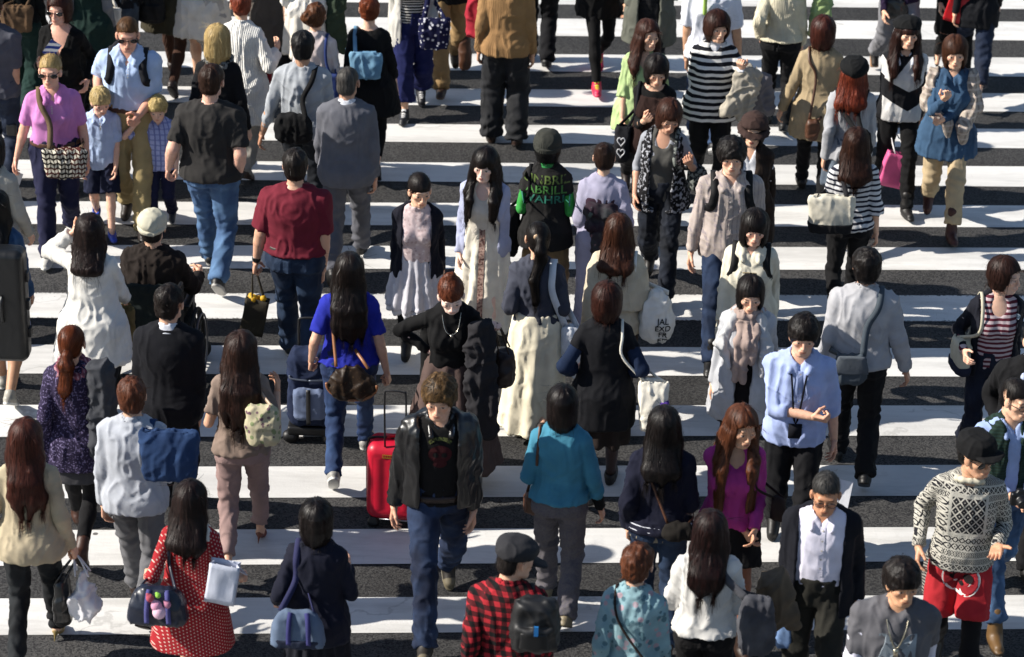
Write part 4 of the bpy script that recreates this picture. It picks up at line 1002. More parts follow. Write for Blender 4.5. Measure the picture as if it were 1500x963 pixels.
    bag('flat', 'phone', 'phone held in both hands by the woman in black cardigan', 'phone', (964, 172), -.36, .035, .065, .006, plain('1a1a1c', .2, name='phone_body'), None, rotx=50)
    bag('tote', 'tote_bag', 'black tote with white outlined heart at the side of the phone user', 'bag', (912, 208), -.02, .07, .15, .11, C('15161c'), ('sh', -1, .13), heart=1)
    P('lookdown', 984, 150, 1.64, -4, 'f', 'woman in grey printed t-shirt and patterned waistcoat looking down', [top('t_shirt', C('4b4a46'), hem=.86, off=.02, drape=.8, neck='scoop', sl=0), top('shirt', C('8b8e96'), hem=1.2, off=.017, soff=.012, sl=.62, neck='scoop'), top('waistcoat', C('101014', 'tweed', '9a9ca4', a=38, b=.52), hem=.78, off=.036, sl=0, open=((1.45,.045),(1.25,.075),(.8,.09)), drape=.8, flare=.05), legs('jeans', den('10141c', '1b2230')), shoes('boot', '15120f'), hair('bob', '2a1610', '4f2e20', end=-.10, ft=.035, vol=.0, fw=.056)], look=(8, 20, 6), st=.5, aL=('p', 1010, 240, -.22), hL='g', aR=('p', 930, 285, -.05), skin='c9977a')
    bag('soft', 'shoulder_bag', 'small patterned bag on a strap held by the woman looking down', 'bag', (1022, 262), -.10, .08, .09, .05, C('24282a', 'tweed', '7a7f78', a=40, b=.5), ('sh', 1, .11), w_=.035)
    P('stripetunic', 1052, 18, 1.64, 6, 'f', 'woman in black and white striped tunic holding a beige coat', [top('tunic', C('13141c', 'stripe', 'd8d6d2', a=.058, b=.48), hem=.76, flare=.06, drape=.85, off=.034, soff=.028, sl=.42, sw=.02, fine=.7), top('collar', C('cfd0d4'), hem=1.25, sl=0, off=.016, neck='turtle'), ('armcover', dict(name='sleeve', mat=C('d2d3d8'), o=.014, t0=.3)), legs('trousers', C('0f0f12')), shoes('shoe', '141414'), hair('bob', '22110d', '43261c', end=-.10, vol=.012, ft=.04)], wf=1.12, look=(6, 0, 3), st=.4, aL=('p', 1086, 100, -.28), hL='g', aR=('p', 1021, 178, -.03))
    bag('drape', 'coat', 'beige coat hung over the forearm of the woman in striped tunic', 'coat', (1088, 138), -.26, .12, .21, .05, C('a49c8c', rough=.9), None, rotz=14)
    bag('drape', 'jacket', 'grey jacket hung behind the beige coat', 'jacket', (1112, 142), -.05, .10, .16, .06, C('6c6a70', rough=.9), None, rotz=-10)
    P('cloche', 1107, 168, 1.60, -4, 'f', 'smiling woman with brown brimmed hat and glasses in dark brown coat', [top('blouse', C('bdbec4'), hem=.95, off=.014, neck=('v', 1.33, .05), fine=1.7), top('coat', C('2b1d15', 'plaid', '20150f', '241912', a=.09), hem=.60, off=.034, soff=.02, open=((1.45,.055),(1.15,.07),(.6,.05)), flare=.05), legs('trousers', C('121214')), shoes('shoe', '151111'), hair('bob', '140d0b', end=-.12), hat('hat', 'cloche', C('3a2823')), SPEC()], look=(-6, 4, 5), lips='8a2530', st=.4)
    P('creamback', 1152, -66, 1.64, 176, 'f', 'woman in cream draped knit over black trousers, seen from behind at the top', [top('knit', C('c9c0a3', 'rib', 'b3aa8e', a=.016), hem=.93, off=.036, soff=.03, sw=.02, drape=1., fold=.012, fine=1.1, neck='boat'), top('shirt', C('a7a5ab', 'tweed', '6a6470', a=70, b=.5), hem=.86, off=.026, sl=0, drape=.9), legs('trousers', C('0e0e11'), fit='slim'), shoes('shoe', '131212'), hair('bob', BRN)], st=.3, aL=('p', 1114, 52, 0))
    bag('drape', 'scarf', 'light green scarf hanging beside the cream knit', 'scarf', (1202, 24), -.02, .055, .18, .05, C('8fa866', 'fade', '5d7a52'), None, rotz=-6)
    P('trench', 1207, 25, 1.64, 177, 'f', 'woman in tan coat with smooth reddish bob seen from behind', [top('coat', C('9c8865'), hem=.66, flare=.07, off=.03, drape=.9, soff=.022, sw=.012, fold=.010), legs('trousers', C('0d0d10'), fit='slim'), shoes('shoe', '0e0d0d'), hair('bob', '28110d', '4e261c', gloss=.30, end=-.125, vol=.006)], st=.45, lead='L', aL=('p', 1140, 172, .05))
    bag('soft', 'shoulder_bag', 'small brown leather bag on the back of the woman in tan coat', 'bag', (1190, 190), -.22, .055, .09, .04, tan, ('cross', 1), w_=.022)
    P('beretback', 1252, 84, 1.64, 178, 'f', 'woman in grey hoodie and black beret with orange red hair', [top('hoodie', C('9a9b9f'), hem=.86, off=.036, soff=.026, drape=.9, hood=1, fold=.012), skirt('skirt', C('4d5968', 'fade', '66727f'), z1=.60, xr=.2, yr=.18), legs('leggings', C('101013'), fit='skinny'), shoes('boot', '15120f'), hair('long', '48190f', '863a22', to=1.25, n=6, bw=.10), hat('beret', 'beret', C('0b0c0e', bump=.6))], st=.4)
    bag('pack', 'backpack', 'black drawstring backpack on the grey hoodie', 'backpack', (1256, 216), -.27, .12, .15, .06, C('0f0f11'), ('vpack',), w_=.04)
    P('stripeback', 1256, 188, 1.62, 178, 'f', 'woman in navy and white striped top with dark brown hair, seen from behind', [top('top', C('c4c4c6', 'stripe', '1c2030', a=.040, b=.42), hem=.90, off=.026, soff=.028, sw=.03, sl=.62, drape=.9, neck='boat'), legs('trousers', C('0e0e11'), fit='slim'), shoes('shoe', '111'+'111'), hair('long', '1e100c', '402519', to=1.26, n=7, bw=.10, wave=.015)], st=.45, lead='R', aR=('p', 1284, 348, .0))
    bag('tote', 'tote_bag', 'cream canvas tote with black base behind the striped top', 'bag', (1217, 312), -.24, .19, .155, .06, C('c9c2ae'), ('sh', 1, .11), w_=.04, base=C('17171a'), smat=C('1e1e22'))
    P('argyle', 1332, 26, 1.68, 3, 'f', 'woman in black and white patterned jumper and black beret carrying a pink bag', [top('jumper', C('c6c4c1', 'argyle', '121318', bump=.6), hem=.84, off=.034, soff=.026, drape=.9), top('collar', C('c5cad6'), hem=1.3, sl=0, off=.014, collar=1), legs('trousers', C('0c0c0e'), fit='slim'), shoes('boot', '121010'), hair('long', '160c0a', '35180f', to=1.22, fr=1.22, ft=.02), hat('beret', 'beret', C('0a0b0d'), z=.04)], look=(-2, 0, 2), st=.45, lead='L', aR=('p', 1304, 205, .0), hR='g')
    bag('paper', 'shopping_bag', 'bright pink shopping bag held by the woman in patterned jumper', 'bag', (1313, 249), -.14, .128, .15, .05, C('e0528f', rough=.5), ('hand', 'R'), rotz=14, smat=C('d8d4d4'))
    P('denimdress', 1400, 54, 1.70, -3, 'f', 'woman in denim dress and plaid shawl with brown leather boots', [top('dress', C('264360', 'fade', '35597a', weave=600), hem=.70, flare=.11, drape=.6, off=.022, soff=.016, neck=('v', 1.36, .04), collar=1), legs('trousers', C('b09a74'), hem=.93, fit='straight', roll=1), shoes('boot', '3a1812', sole='1c100c', up=.17), ('blob', dict(name='shawl', mat=C('a39688', 'check', '6e5c54', 'c0b0a4', a=.055, b=.35), k=.04, fold=.012, caps=[((-.155,.01,1.385),(-.185,-.05,1.17),.055,.06),((.155,.01,1.385),(.19,-.05,1.15),.055,.06),((-.14,.05,1.37),(.14,.05,1.37),.055,.055),((-.185,-.06,1.15),(-.08,-.17,1.08),.055,.04),((.19,-.06,1.14),(.10,-.17,1.03),.06,.045),((.12,-.19,1.02),(.13,-.18,.90),.05,.03),((-.02,-.17,1.04),(.0,-.19,.93),.04,.02)])), hair('bob', '2b1811', '55331f', end=-.115, ft=.028, vol=.002)], look=(-4, 4, -3), st=.5, lead='L', aR=('p', 1383, 146, -.30), hR='g', aL=('t', -.06, -.24, 1.10), hL='g')
    P('purple', 1330, -122, 1.66, 8, 'f', 'woman in purple top and grey trousers with wooden platform shoes, top row', [top('top', C('1f1030'), hem=.92, off=.02), legs('trousers', C('75757a'), fit='straight'), shoes('clog', '17120f', sole='8a6238'), hair('long', BLK)], st=.85, lead='L', lift=.03)
    bag('soft', 'handbag', 'black and grey leather handbag carried by the woman in purple top', 'bag', (1310, 12), -.1, .13, .10, .07, leather, ('sh', -1, .13))
    P('navyback', 1444, -118, 1.70, 172, 'f', 'woman in dark jacket and rolled jeans with black heels, top right', [top('jacket', C('0d0f15'), hem=.74, off=.03, drape=.8), legs('jeans', den('111a2c', '22304a'), hem=.88, roll=1), shoes('pump', '0b0a0b'), hair('long', BLK)], st=.85, lead='L', heel=10)
    bag('paper', 'shopping_bag', 'glossy red shopping bag at the top right', 'bag', (1402, 10), -.05, .09, .14, .05, plain('a60d18', .35, name='red_paper'), None, rotz=-14)
    P('blackfig', 1416, -130, 1.66, 4, 'f', 'woman in black skirt and heels behind the red shopping bag', [top('jacket', C('121216'), hem=.9), skirt('skirt', C('0e0e10'), z1=.5, xr=.18, yr=.15), legs('tights', C('0d0c0d'), fit='skinny', off=.005), shoes('pump', '0b0a0b'), hair('bob', BLK)], st=.5)
    # ---------------- pink polo family
    P('pink', 73, 80, 1.70, 4, 'f', 'blonde woman in pink polo shirt and sunglasses with navy trousers', [top('polo_shirt', C('c878bb', bump=.25), sl=.40, hem=.98, off=.018, soff=.018, collar=1, neck=('v', 1.33, .03), drape=.6), legs('trousers', C('1a1c3a'), off=.016), shoes('sneaker', 'b3b1ab', sole='d8d6d0'), hair('tight', '8d7345', 'cdb27c', v=.004, ft=.058), SUN(), ('belt', dict(mat=tan, z=1.0, off=.024))], skin='dca58b', wf=1.2, df=1.12, look=(-4, 3, 0), st=.4, lead='R', aR=('p', 24, 232, -.04), aL=('p', 128, 232, -.02))
    bag('tote', 'shoulder_bag', 'shoulder bag with cream leaf pattern worn across the pink polo', 'bag', (96, 238), -.28, .19, .125, .05, C('1c120f', 'leaf', 'c9c1ac', '4a1c16', a=.052), ('cross', -1), w_=.045, smat=C('6b553c'))
    bag('flat', 'folded_paper', 'white folded paper in the hand of the woman in pink polo', 'paper', (26, 262), -.05, .03, .05, .004, C('c9c4c0'), None, rotz=20)
    P('bluepolo', 186, 27, 1.83, 2, 'm', 'man in light blue polo shirt and sunglasses with khaki trousers', [top('polo_shirt', C('a3bbe0', bump=.25), sl=.42, hem=.99, off=.022, soff=.024, collar=1, neck=('v', 1.33, .035), drape=.75), legs('trousers', C('a08c5a'), off=.016), shoes('shoe', '1d1512'), hair('crop', '3b2615', '6a4a2c', ft=.058), SUN(), ('belt', dict(mat=tan, z=1.0, off=.026))], skin='d39a80', brow='4a3020', wf=1.1, look=(0, 14, 0), st=.3, aR=('p', 142, 140, -.05), aL=('p', 203, 170, -.25), hL='g')
    bag('pack', 'backpack', 'dark backpack on the man in light blue polo, only its straps in front', 'backpack', (186, 100), .26, .15, .20, .07, C('1a1c22'), ('pack',), w_=.05)
    P('boypolo', 147, 131, 1.27, 10, 'm', 'blond boy in light blue polo shirt and navy shorts looking down', [top('polo_shirt', C('a9c0e6', bump=.25), sl=.44, hem=.80, off=.026, soff=.026, collar=1, drape=.9), legs('shorts', C('141a33'), hem=.46, fit='wide', off=.016), shoes('slip', '1d3aa0', sole='1a2c70'), hair('mop', '8f7646', 'd8c590', vol=-.004, ft=.035)], kid=1, hs=1.17, skin='e0b096', brow='8a6a40', leg=1, look=(6, 20, 0), st=.4, lead='L', aL=('p', 170, 258, -.1), hands=1.02)
    P('boyplaid', 230, 143, 1.18, -6, 'm', 'blond boy in checked shirt with one hand held up by the man', [top('shirt', C('a3aede', 'check', '39479a', '6a74b8', a=.045, b=.3), sl=.42, hem=.82, off=.026, soff=.028, collar=1, drape=.9), legs('trousers', C('1c1f3e'), off=.016), shoes('sneaker', '35383f', sole='bbb9b2'), hair('mop', '8f7640', 'd9c48a', vol=-.002, ft=.04)], kid=1, hs=1.2, skin='e0b096', brow='8a6a40', look=(12, 18, 0), st=.35, lead='R', aR=('p', 197, 184, -.12), hR='g')
    # ---------------- middle left
    P('whiteblouseback', 130, 316, 1.64, 178, 'f', 'woman in long white smock shading her eyes, dark wavy hair', [top('smock', C('cfccc5'), hem=.62, flare=.15, drape=.95, off=.036, soff=.026, sw=.02, sl=.95, fold=.012, fine=1.), legs('trousers', C('16171c'), fit='slim'), shoes('shoe', '141312'), hair('long', '100b0b', '2c1c18', to=1.30, n=7, bw=.085, wave=.03, mess=.008)], st=.35, lead='L', aL=('p', 108, 340, .22), aR=('p', 183, 438, .28))
    bag('tote', 'shopping_bag', 'khaki shopping bag on the arm of the woman in white smock', 'bag', (183, 478), .10, .07, .14, .06, C('6d5a2c', 'fade', '4a3c20'), ('hand', 'R'))
    bag('soft', 'purse', 'small patterned purse below the khaki shopping bag', 'purse', (182, 516), -.02, .055, .07, .04, C('9a927c', 'tweed', '5b5648', a=60, b=.5), ('hand', 'R'))
    P('whitecap', 222, 310, 1.36, 176, 'm', 'man in cream cap and dark brown jacket sitting in a wheelchair', [top('jacket', C('221a16'), hem=.92, off=.036, soff=.026, fold=.014, collar='closed'), legs('trousers', C('191a18')), shoes('shoe', '121111'), hair('crop', '15110f'), hat('cap', 'flat', C('bdb8a0'), z=.02)], sit=1, lean=2, aR=('p', 291, 402, .34), hR='g', aL=('t', .13, -.25, 1.12), scale=1.70, look=(-6, -2, 0))
    P('navysuit', 247, 418, 1.74, 178, 'm', 'man in black suit jacket with wavy black hair, behind the wheelchair', [top('suit_jacket', C('0b0c14'), hem=.80, off=.028, soff=.018, drape=.7, flare=.02, fold=.008), top('shirt', C('c9ccd6'), hem=1.25, top=1.465, sl=0, off=.012, collar='closed'), legs('trousers', C('0c0d12')), shoes('shoe', '0b0a0a'), hair('short', '0e0b0a', '241a16', v=.006, mess=.011)], skin='cf9d80', look=(-22, 4, 0), st=.4, aR=('p', 292, 618, 0), aL=('h', 8, 6))
    P('maroon', 432, 219, 1.76, 180, 'm', 'man in maroon t-shirt and dark jeans carrying a paper bag', [top('t_shirt', C('6c1428', bump=.25), sl=.43, hem=.96, off=.028, soff=.018, drape=.85, sw=.01, fine=1.0), legs('jeans', den('14233a', '263c58'), fit='straight', off=.016), shoes('sneaker', '141416', sole='a8a6a0'), hair('short', '0d0a09', '231a16', v=.0), ('belt', dict(mat=dkbr, z=1.0, off=.026))], skin='cb9b7e', wf=1.2, df=1.15, st=.4, lead='L', aL=('p', 372, 398, .06), hL='g', aR=('p', 474, 425, -.02))
    PEOPLE[-1]['items'].append(('cuffband', dict(side='L', name='watch', mat=plain('111111', .3, name='watch_strap'), o=.006)))
    bag('paper', 'paper_bag', 'black and khaki paper bag with yellow tissue held by the man in maroon', 'bag', (373, 462), .02, .085, .14, .05, C('3a3427', 'fade', '201c15'), ('hand', 'L'), tissue=1, rotz=-12)
    P('ponytweed', 103, 478, 1.62, 178, 'f', 'woman in purple flecked jumper with pink scarf and chestnut side ponytail', [top('jumper', C('261d3a', 'tweed', '6a5f86', a=75, b=.55, bump=.6), hem=.72, flare=.04, drape=.9, off=.036, soff=.026, fold=.010), top('dress', C('3b3a3e'), hem=.62, sl=0, off=.028, flare=.06, drape=.9), legs('leggings', C('0e0d10'), fit='skinny'), shoes('boot', '3a1f13', sole='24130c', up=.07), hair('pony', '3c1a0d', '7a3d1e', gloss=.28, ph=-.03, px=.02, to=1.26, ft=.05), ('scarf', dict(mat=C('8f4a5c', 'check', 'c9a0a8', '6e3346', a=.03, b=.4), r=.036))], st=.55, lead='L', look=(-10, 2, 0))
    bag('drape', 'coat', 'dark grey coat slung down the side of the woman in purple jumper', 'coat', (151, 606), -.12, .075, .33, .06, C('3a3c42'), None)
    P('greyjkt', 192, 555, 1.68, 177, 'm', 'man in pale grey jacket with tousled chestnut hair and grey trousers', [top('jacket', C('a3a8b2'), hem=.84, off=.028, soff=.020, drape=.7, flare=.03, collar='closed'), legs('trousers', C('5d5d61')), shoes('shoe', '2a1c16'), hair('short', '33180f', '6b3c24', v=.008, mess=.010), ('belt', dict(mat=tan, z=.845, off=.03, h=.012))], skin='d3a488', st=.45, lead='L', aL=('p', 152, 742, .02), aR=('t', .13, -.22, 1.12))
    PEOPLE[-1]['items'].append(('cuffband', dict(side='L', name='bracelet', mat=plain('15120f', .5, name='bracelet'), o=.008)))
    bag('tote', 'tote_bag', 'big blue canvas tote on the back of the man in pale grey jacket', 'bag', (248, 664), -.26, .19, .165, .08, C('16325a', 'fade', '21406b'), ('sh', -1, .12), w_=.06)
    P('mauve', 352, 488, 1.67, 179, 'f', 'woman in mauve blouse and trousers with long dark wavy hair and heels', [top('blouse', C('7d6a5e'), hem=.90, off=.022, soff=.012, sl=.34, drape=.7, neck='scoop', fine=1.3), legs('trousers', C('8f7470'), fit='slim', hem=.95), shoes('pump', '6e3a28'), hair('long', '140c0a', '3a2219', to=1.05, n=9, bw=.11, wave=.03, vol=.004)], skin='c99a7c', st=.5, lead='R', heel=20, aR=('p', 405, 575, .05), aL=('t', .16, -.22, 1.15))
    bag('soft', 'shoulder_bag', 'cream floral bag at the hip of the woman in mauve trousers', 'bag', (384, 622), -.20, .115, .135, .06, C('b9ad8c', 'floral', '6e4a5e', '7d8a5a', a=30, b=.3), ('sh', -1, .12), w_=.02, smat=plain('a88e78', .4, name='pale_leather'))
    P('bluetee', 512, 372, 1.66, 177, 'f', 'woman in royal blue t-shirt and jeans with long black hair', [top('t_shirt', C('16239a', bump=.25), sl=.38, hem=.92, off=.022, soff=.018, drape=.55, neck='scoop'), legs('jeans', den('14264a', '2a4670'), fit='slim'), shoes('sneaker', '8e8c88', sole='cfcdc8'), hair('long', '0b0909', '241813', to=1.07, n=9, bw=.095, gloss=.3, w=.005)], skin='cc9c80', wf=1.12, st=.55, lead='R', aL=('p', 456, 528, .02), hL='g', aR=('p', 568, 552, -.03), hR='g')
    bag('hobo', 'shoulder_bag', 'dark brown shoulder bag with tan trim on the woman in blue', 'bag', (516, 560), -.24, .18, .125, .06, C('2a1c10', 'tweed', '4d3820', a=60, b=.62, rough=.5), ('cross1', 1), w_=.022, smat=plain('8a5a38', .45, name='tan_leather'), trim=1)
    # ---------------- middle
    P('lace', 615, 256, 1.60, 3, 'f', 'woman in navy cardigan over pink lace blouse and pale grey skirt', [top('blouse', C('c9b3b3', 'floral', 'd8c8c6', 'b39a9a', a=42, b=.2), hem=1.0, off=.016, soff=.01, sl=.0, collar='closed', drape=.6), skirt('skirt', C('bab8c0'), z0=1.06, z1=.60, xr=.24, yr=.22, amp=.020, pleat=14), top('cardigan', C('0d0e1c'), hem=.86, off=.032, soff=.018, open=((1.46,.075),(1.3,.085),(1.1,.095),(.8,.11)), drape=.7), skirt('underskirt', C('c5c5cc'), z0=.8, z1=.56, xr=.232, yr=.212, amp=.018, pleat=14), legs('tights', C('0e0e10'), fit='skinny', off=.005), shoes('boot', '0f0e0e', up=.2), hair('pony', '0b0909', '211815', ft=.03, to=1.2, ph=-.02)], look=(10, 12, 0), st=.35, aR=('p', 578, 425, -.02))
    P('lavender', 712, 218, 1.64, -6, 'f', 'woman in cream long dress and lavender cardigan with long black hair and fringe', [top('dress', C('d8cfc0'), hem=.95, off=.018, sl=0, neck='scoop', drape=.3, fine=1.3), skirt('skirt', C('e0d8c6'), z0=1.16, z1=.22, xr=.27, yr=.26, amp=.018, pleat=11), top('cardigan', C('9ca2c0'), hem=.84, off=.034, soff=.020, open=((1.46,.07),(1.25,.10),(.8,.13)), hood=1, drape=.7), shoes('shoe', '3a2c24'), hair('long', '0a0808', '1f1512', ft=.018, fr=1.16, to=1.15, gloss=.28)], look=(-12, 8, 3), lips='a85a58', skin='e6c0ae', st=.35, aL=('p', 734, 392, -.06), aR=('h', 4, 6), ribbon=1)
    P('beanie', 803, 193, 1.62, 178, 'f', 'person in grey green beanie and black t-shirt with green lettering', [top('t_shirt', C('1d1c1c'), sl=.24, hem=.78, off=.034, soff=.026, drape=.9, flare=.03), ('armcover', dict(name='sleeve', mat=C('0d9a2c', bump=.25), o=.010, t0=.3)), top('neckwarmer', C('0c8f3c'), hem=1.38, sl=0, off=.012, neck='turtle'), legs('trousers', C('7f6a4a'), fit='baggy'), shoes('sneaker', '2a2a2c', sole='bbbbbb'), hair('bob', '0b0a0a', end=-.09), hat('beanie', 'beanie', C('33342e', 'rib', '3d3e37', a=.01))], st=.35, lead='L', aL=('t', .17, -.2, 1.03), aR=('t', .13, -.2, 1.05), text=[('UNBRIL', 1.355, .092, '4d6220'), ('ABRILL', 1.275, .090, '357426'), ('WAHRH', 1.195, .090, '0e6e5a')])
    bag('soft', 'shoulder_bag', 'black bag hanging at the left side of the green sleeved person', 'bag', (749, 338), .02, .06, .20, .09, C('0f0f11'), ('sh', 1, .13))
    P('kimono', 886, 210, 1.58, 177, 'f', 'woman in lilac kimono with dark purple sash and hair pinned up', [top('kimono', C('9c99b2', bump=.25), hem=.12, off=.026, soff=.04, sw=.05, sl=.9, drape=.85, flare=.0, wings=1, fold=.009, collar='closed'), ('belt', dict(name='obi', mat=C('3a2434'), z=1.16, h=.13, over=1)), ('blob', dict(name='obi_knot', mat=C('2a1a26', 'floral', '6e4a50', '4a5a58', a=22, b=.75), k=.03, caps=[((-.08,.17,1.20),(.08,.17,1.20),.06,.06),((-.07,.18,1.08),(.07,.18,1.08),.05,.05),((0,.17,1.0),(0,.165,.80),.06,.05)])), shoes('slip', 'a9a49a'), hair('bun', '17100e', '3a251b', bc=(0,.06,.075), br=.055)], skin='dcb094', st=.18, aL=('t', .13, -.2, .98), aR=('t', .13, -.16, 1.0))
    P('ponygrey', 789, 326, 1.64, 178, 'f', 'woman in slate sweatshirt and long cream skirt with black ponytail', [top('sweatshirt', C('3a3d4a'), hem=.97, off=.030, soff=.032, sw=.02, sl=.55, drape=.9, fold=.012), skirt('skirt', C('ded4b8'), z0=1.04, z1=.10, xr=.26, yr=.25, amp=.014, pleat=9), shoes('shoe', '2a2320'), hair('pony', '0a0909', '1f1713', ph=.03, to=1.12)], st=.4, look=(8, 0, 0), aR=('t', .13, -.2, 1.02), aL=('t', .13, -.16, 1.08), clip=1)
    bag('tote', 'tote_bag', 'long white cotton bag behind the slate sweatshirt', 'bag', (836, 512), -.05, .07, .20, .08, C('d4d8de'), ('sh', -1, .12), w_=.05)
    P('poncho', 907, 315, 1.62, 178, 'f', 'woman in oatmeal knit poncho with reddish brown hair', [top('poncho', C('b9ac92', bump=.6), hem=.80, off=.04, soff=.035, sw=.03, cape=1.02, drape=1., fold=.010), legs('trousers', C('3a2c24'), fit='slim'), shoes('boot', '2c1a12'), hair('long', '26130c', '543222', to=1.27, n=7, bw=.10, gloss=.3)], st=.4, aR=('t', .13, -.2, 1.1))
    bag('hobo', 'tote_bag', 'large white cotton tote with black lettering on the poncho wearer', 'bag', (962, 462), -.08, .13, .21, .11, C('dad7ce'), ('sh', -1, .13), w_=.04, text=['JAL', 'EXD', 'FR', 'ED'])
    P('cape', 890, 416, 1.62, 177, 'f', 'woman in black cape with blue sleeves and short brown bob', [top('blouse', C('0b1f3c', bump=.25), hem=.95, off=.016, soff=.034, sw=.045, sl=.74), top('cape', C('0b0c12'), hem=.66, off=.034, flare=.05, drape=.85, sl=.22, soff=.03, fold=.009), skirt('skirt', C('1e1512'), z1=.52, xr=.2, yr=.17), shoes('slip', '15100e'), hair('bob', '1c0e0b', '442218', end=-.115, vol=.006)], tights='3a2a26', leg=1, st=.4, lead='R', aL=('t', .19, -.1, 1.02, (.5,.5,-.6)), aR=('t', .18, -.12, 1.03, (.5,.5,-.6)))
    bag('tote', 'tote_bag', 'cream tote with purple patch hanging beside the black cape', 'bag', (957, 592), -.10, .105, .19, .09, C('dad4c4'), ('sh', -1, .115), w_=.02, patch=C('4a2a86'))
    P('turtle', 660, 409, 1.66, -2, 'f', 'woman in black polo-neck with red hair looking down, hand on hip', [top('jumper', C('09090b', bump=.25), hem=1.0, off=.014, soff=.008, neck='turtle', drape=.2, sl=1.), skirt('skirt', C('54423d'), z0=1.08, z1=.20, xr=.36, yr=.25, amp=.022, pleat=9), shoes('boot', '2a1a12'), hair('bun', '3a190e', '7c4228', ft=.026, bc=(0,.05,.11), br=.035, gloss=.3), ('cord', dict(name='necklace', z=1.31, w=.004, ph=.008, pw=.008, mat=plain('b9b4a6', .2, .9, name='silver')))], look=(12, 27, -4), skin='e8c4b2', st=.4, lead='R', lean=8, aR=('p', 636, 548, .08), hR='f', aL=('p', 724, 478, -.06), hL='g')
    PEOPLE[-1]['aR'] = ('t', .155, .03, 1.07, (1, .25, .15))
    bag('drape', 'coat', 'long charcoal coat draped over the shoulder of the red haired woman', 'coat', (705, 560), -.20, .085, .42, .05, C('232226'), None, rotz=-3)
    bag('soft', 'shoulder_bag', 'dark brown shoulder bag beside the charcoal coat', 'bag', (738, 538), -.02, .07, .13, .10, dkbr, ('hand', 'L'), w_=.02)
    P('leather', 645, 554, 1.80, 3, 'm', 'man in black leather jacket and jeans with brown streaked hair', [top('t_shirt', C('0b0a0b'), hem=.90, off=.030, sl=.3), top('leather_jacket', plain('0d0d0f', .34, spec=.6, name='black_leather', noise=.2), hem=.90, off=.050, soff=.030, open=((1.46,.07),(1.3,.085),(1.1,.095),(.9,.11)), drape=.9, fold=.011, fine=1.2, collar=1, h=.0115, ox=-.015), legs('jeans', den('131d34', '2a4064'), fit='straight', off=.010), shoes('sneaker', '2a2622', sole='8a8474', toe='6a6250'), hair('mop', '100c09', '6e5230', ft=.045, vol=.002, mess=.014), ('belt', dict(mat=dkbr, z=.96, off=.03))], skin='d0a084', look=(-6, 12, 2), st=.80, lead='R', aL=('p', 695, 772, .0), aR=('p', 577, 742, .02), skull=1)
    P('teal', 825, 566, 1.64, 177, 'f', 'woman in teal blue jumper and grey trousers with black hair', [top('jumper', C('2a7a95', bump=.25), hem=.94, off=.034, soff=.026, sw=.008, sl=.80, drape=.95, flare=.03, fold=.012), ('armcover', dict(name='cuff', mat=C('0c0c0e'), o=.012, t0=.5)), legs('trousers', C('5d595c', 'tweed', '55515a', a=80, b=.5), fit='straight'), shoes('slip', '7a6f58'), hair('bob', '0a0909', '1e1513', end=-.15, gloss=.28)], skin='c8977a', st=.42, lead='L', aR=('p', 886, 768, .02), aL=('t', .2, -.2, 1.02))
    bag('soft', 'handbag', 'small brown handbag at the left of the woman in teal', 'bag', (779, 735), .05, .05, .08, .06, tan, ('sh', 1, .14), w_=.018)
    P('navycardi', 974, 598, 1.66, 178, 'f', 'woman in navy cardigan with white hem stripes, seen from behind', [top('cardigan', C('0c0f24'), hem=.90, off=.032, soff=.030, sw=.012, sl=.94, drape=.95), top('shirt', C('7a7260'), hem=.84, sl=0, off=.024, drape=.9), ('belt', dict(name='hem_stripe', mat=C('b9bcc6'), z=.955, h=.006, off=.045)), ('belt', dict(name='hem_stripe', mat=C('b9bcc6'), z=.925, h=.006, off=.045)), legs('jeans', den('14243c', '233c5a')), shoes('boot', '2a1f18'), hair('long', '0a0909', '1c1412', to=1.24, n=7, bw=.10, wave=.02)], wf=1.08, st=.4, aL=('p', 920, 772, .02), aR=('t', .13, -.2, .98))
    bag('soft', 'shoulder_bag', 'dark crossbody bag on the woman in navy cardigan', 'bag', (992, 778), -.20, .10, .055, .05, C('17130f'), ('cross', 1), w_=.018, smat=tan)
    P('magenta', 1090, 598, 1.66, 6, 'f', 'woman in magenta jumper and black shorts with long auburn hair', [top('jumper', C('a3247e', bump=.25), hem=.90, off=.028, soff=.020, drape=.7, neck='scoop'), legs('shorts', C('0c0b0d'), hem=.36, fit='wide', off=.016), shoes('boot', '2a1a12'), hair('long', '32180e', '64381f', to=1.1, fr=1.0, ft=.06, n=7, wave=.02, part=(.0,))], skin='c99877', tights='7a4a34', look=(12, 10, 3), lips='a0524c', st=.4, aR=('p', 1092, 782, -.12), aL=('t', .13, -.2, .95))
    bag('soft', 'shoulder_bag', 'small dark bag on a strap beside the woman in magenta', 'bag', (1141, 745), -.08, .045, .08, .05, C('2a1c18'), ('sh', 1, .12), w_=.016)
    P('blueshirt', 1180, 464, 1.76, -2, 'm', 'man in light blue shirt with lanyard, one forearm across his waist', [top('shirt', C('9aacdc', bump=.3), hem=.84, off=.026, soff=.024, sl=.66, sw=.008, collar=1, neck=('v', 1.36, .03), drape=.8, fold=.013, cuff=1), legs('trousers', C('0d0d11'), fit='straight'), shoes('shoe', '0e0d0d'), hair('mop', '0b0909', '1d1512', ft=.028, vol=.002), ('cord', dict(name='lanyard', z=1.02, w=.012, ph=.05, pw=.042, mat=C('0c0e18')))], skin='d3a286', look=(-4, 8, 2), st=.35, aR=('t', -.10, -.165, 1.10, (1, .25, -.7)), hR='g', aL=('p', 1224, 668, .02))
    bag('flat', 'paper_sheets', 'white sheets of paper held low by the man in light blue shirt', 'paper', (1218, 728), -.16, .115, .12, .005, C('dedfe4'), None, roty=10, rotx=-28)
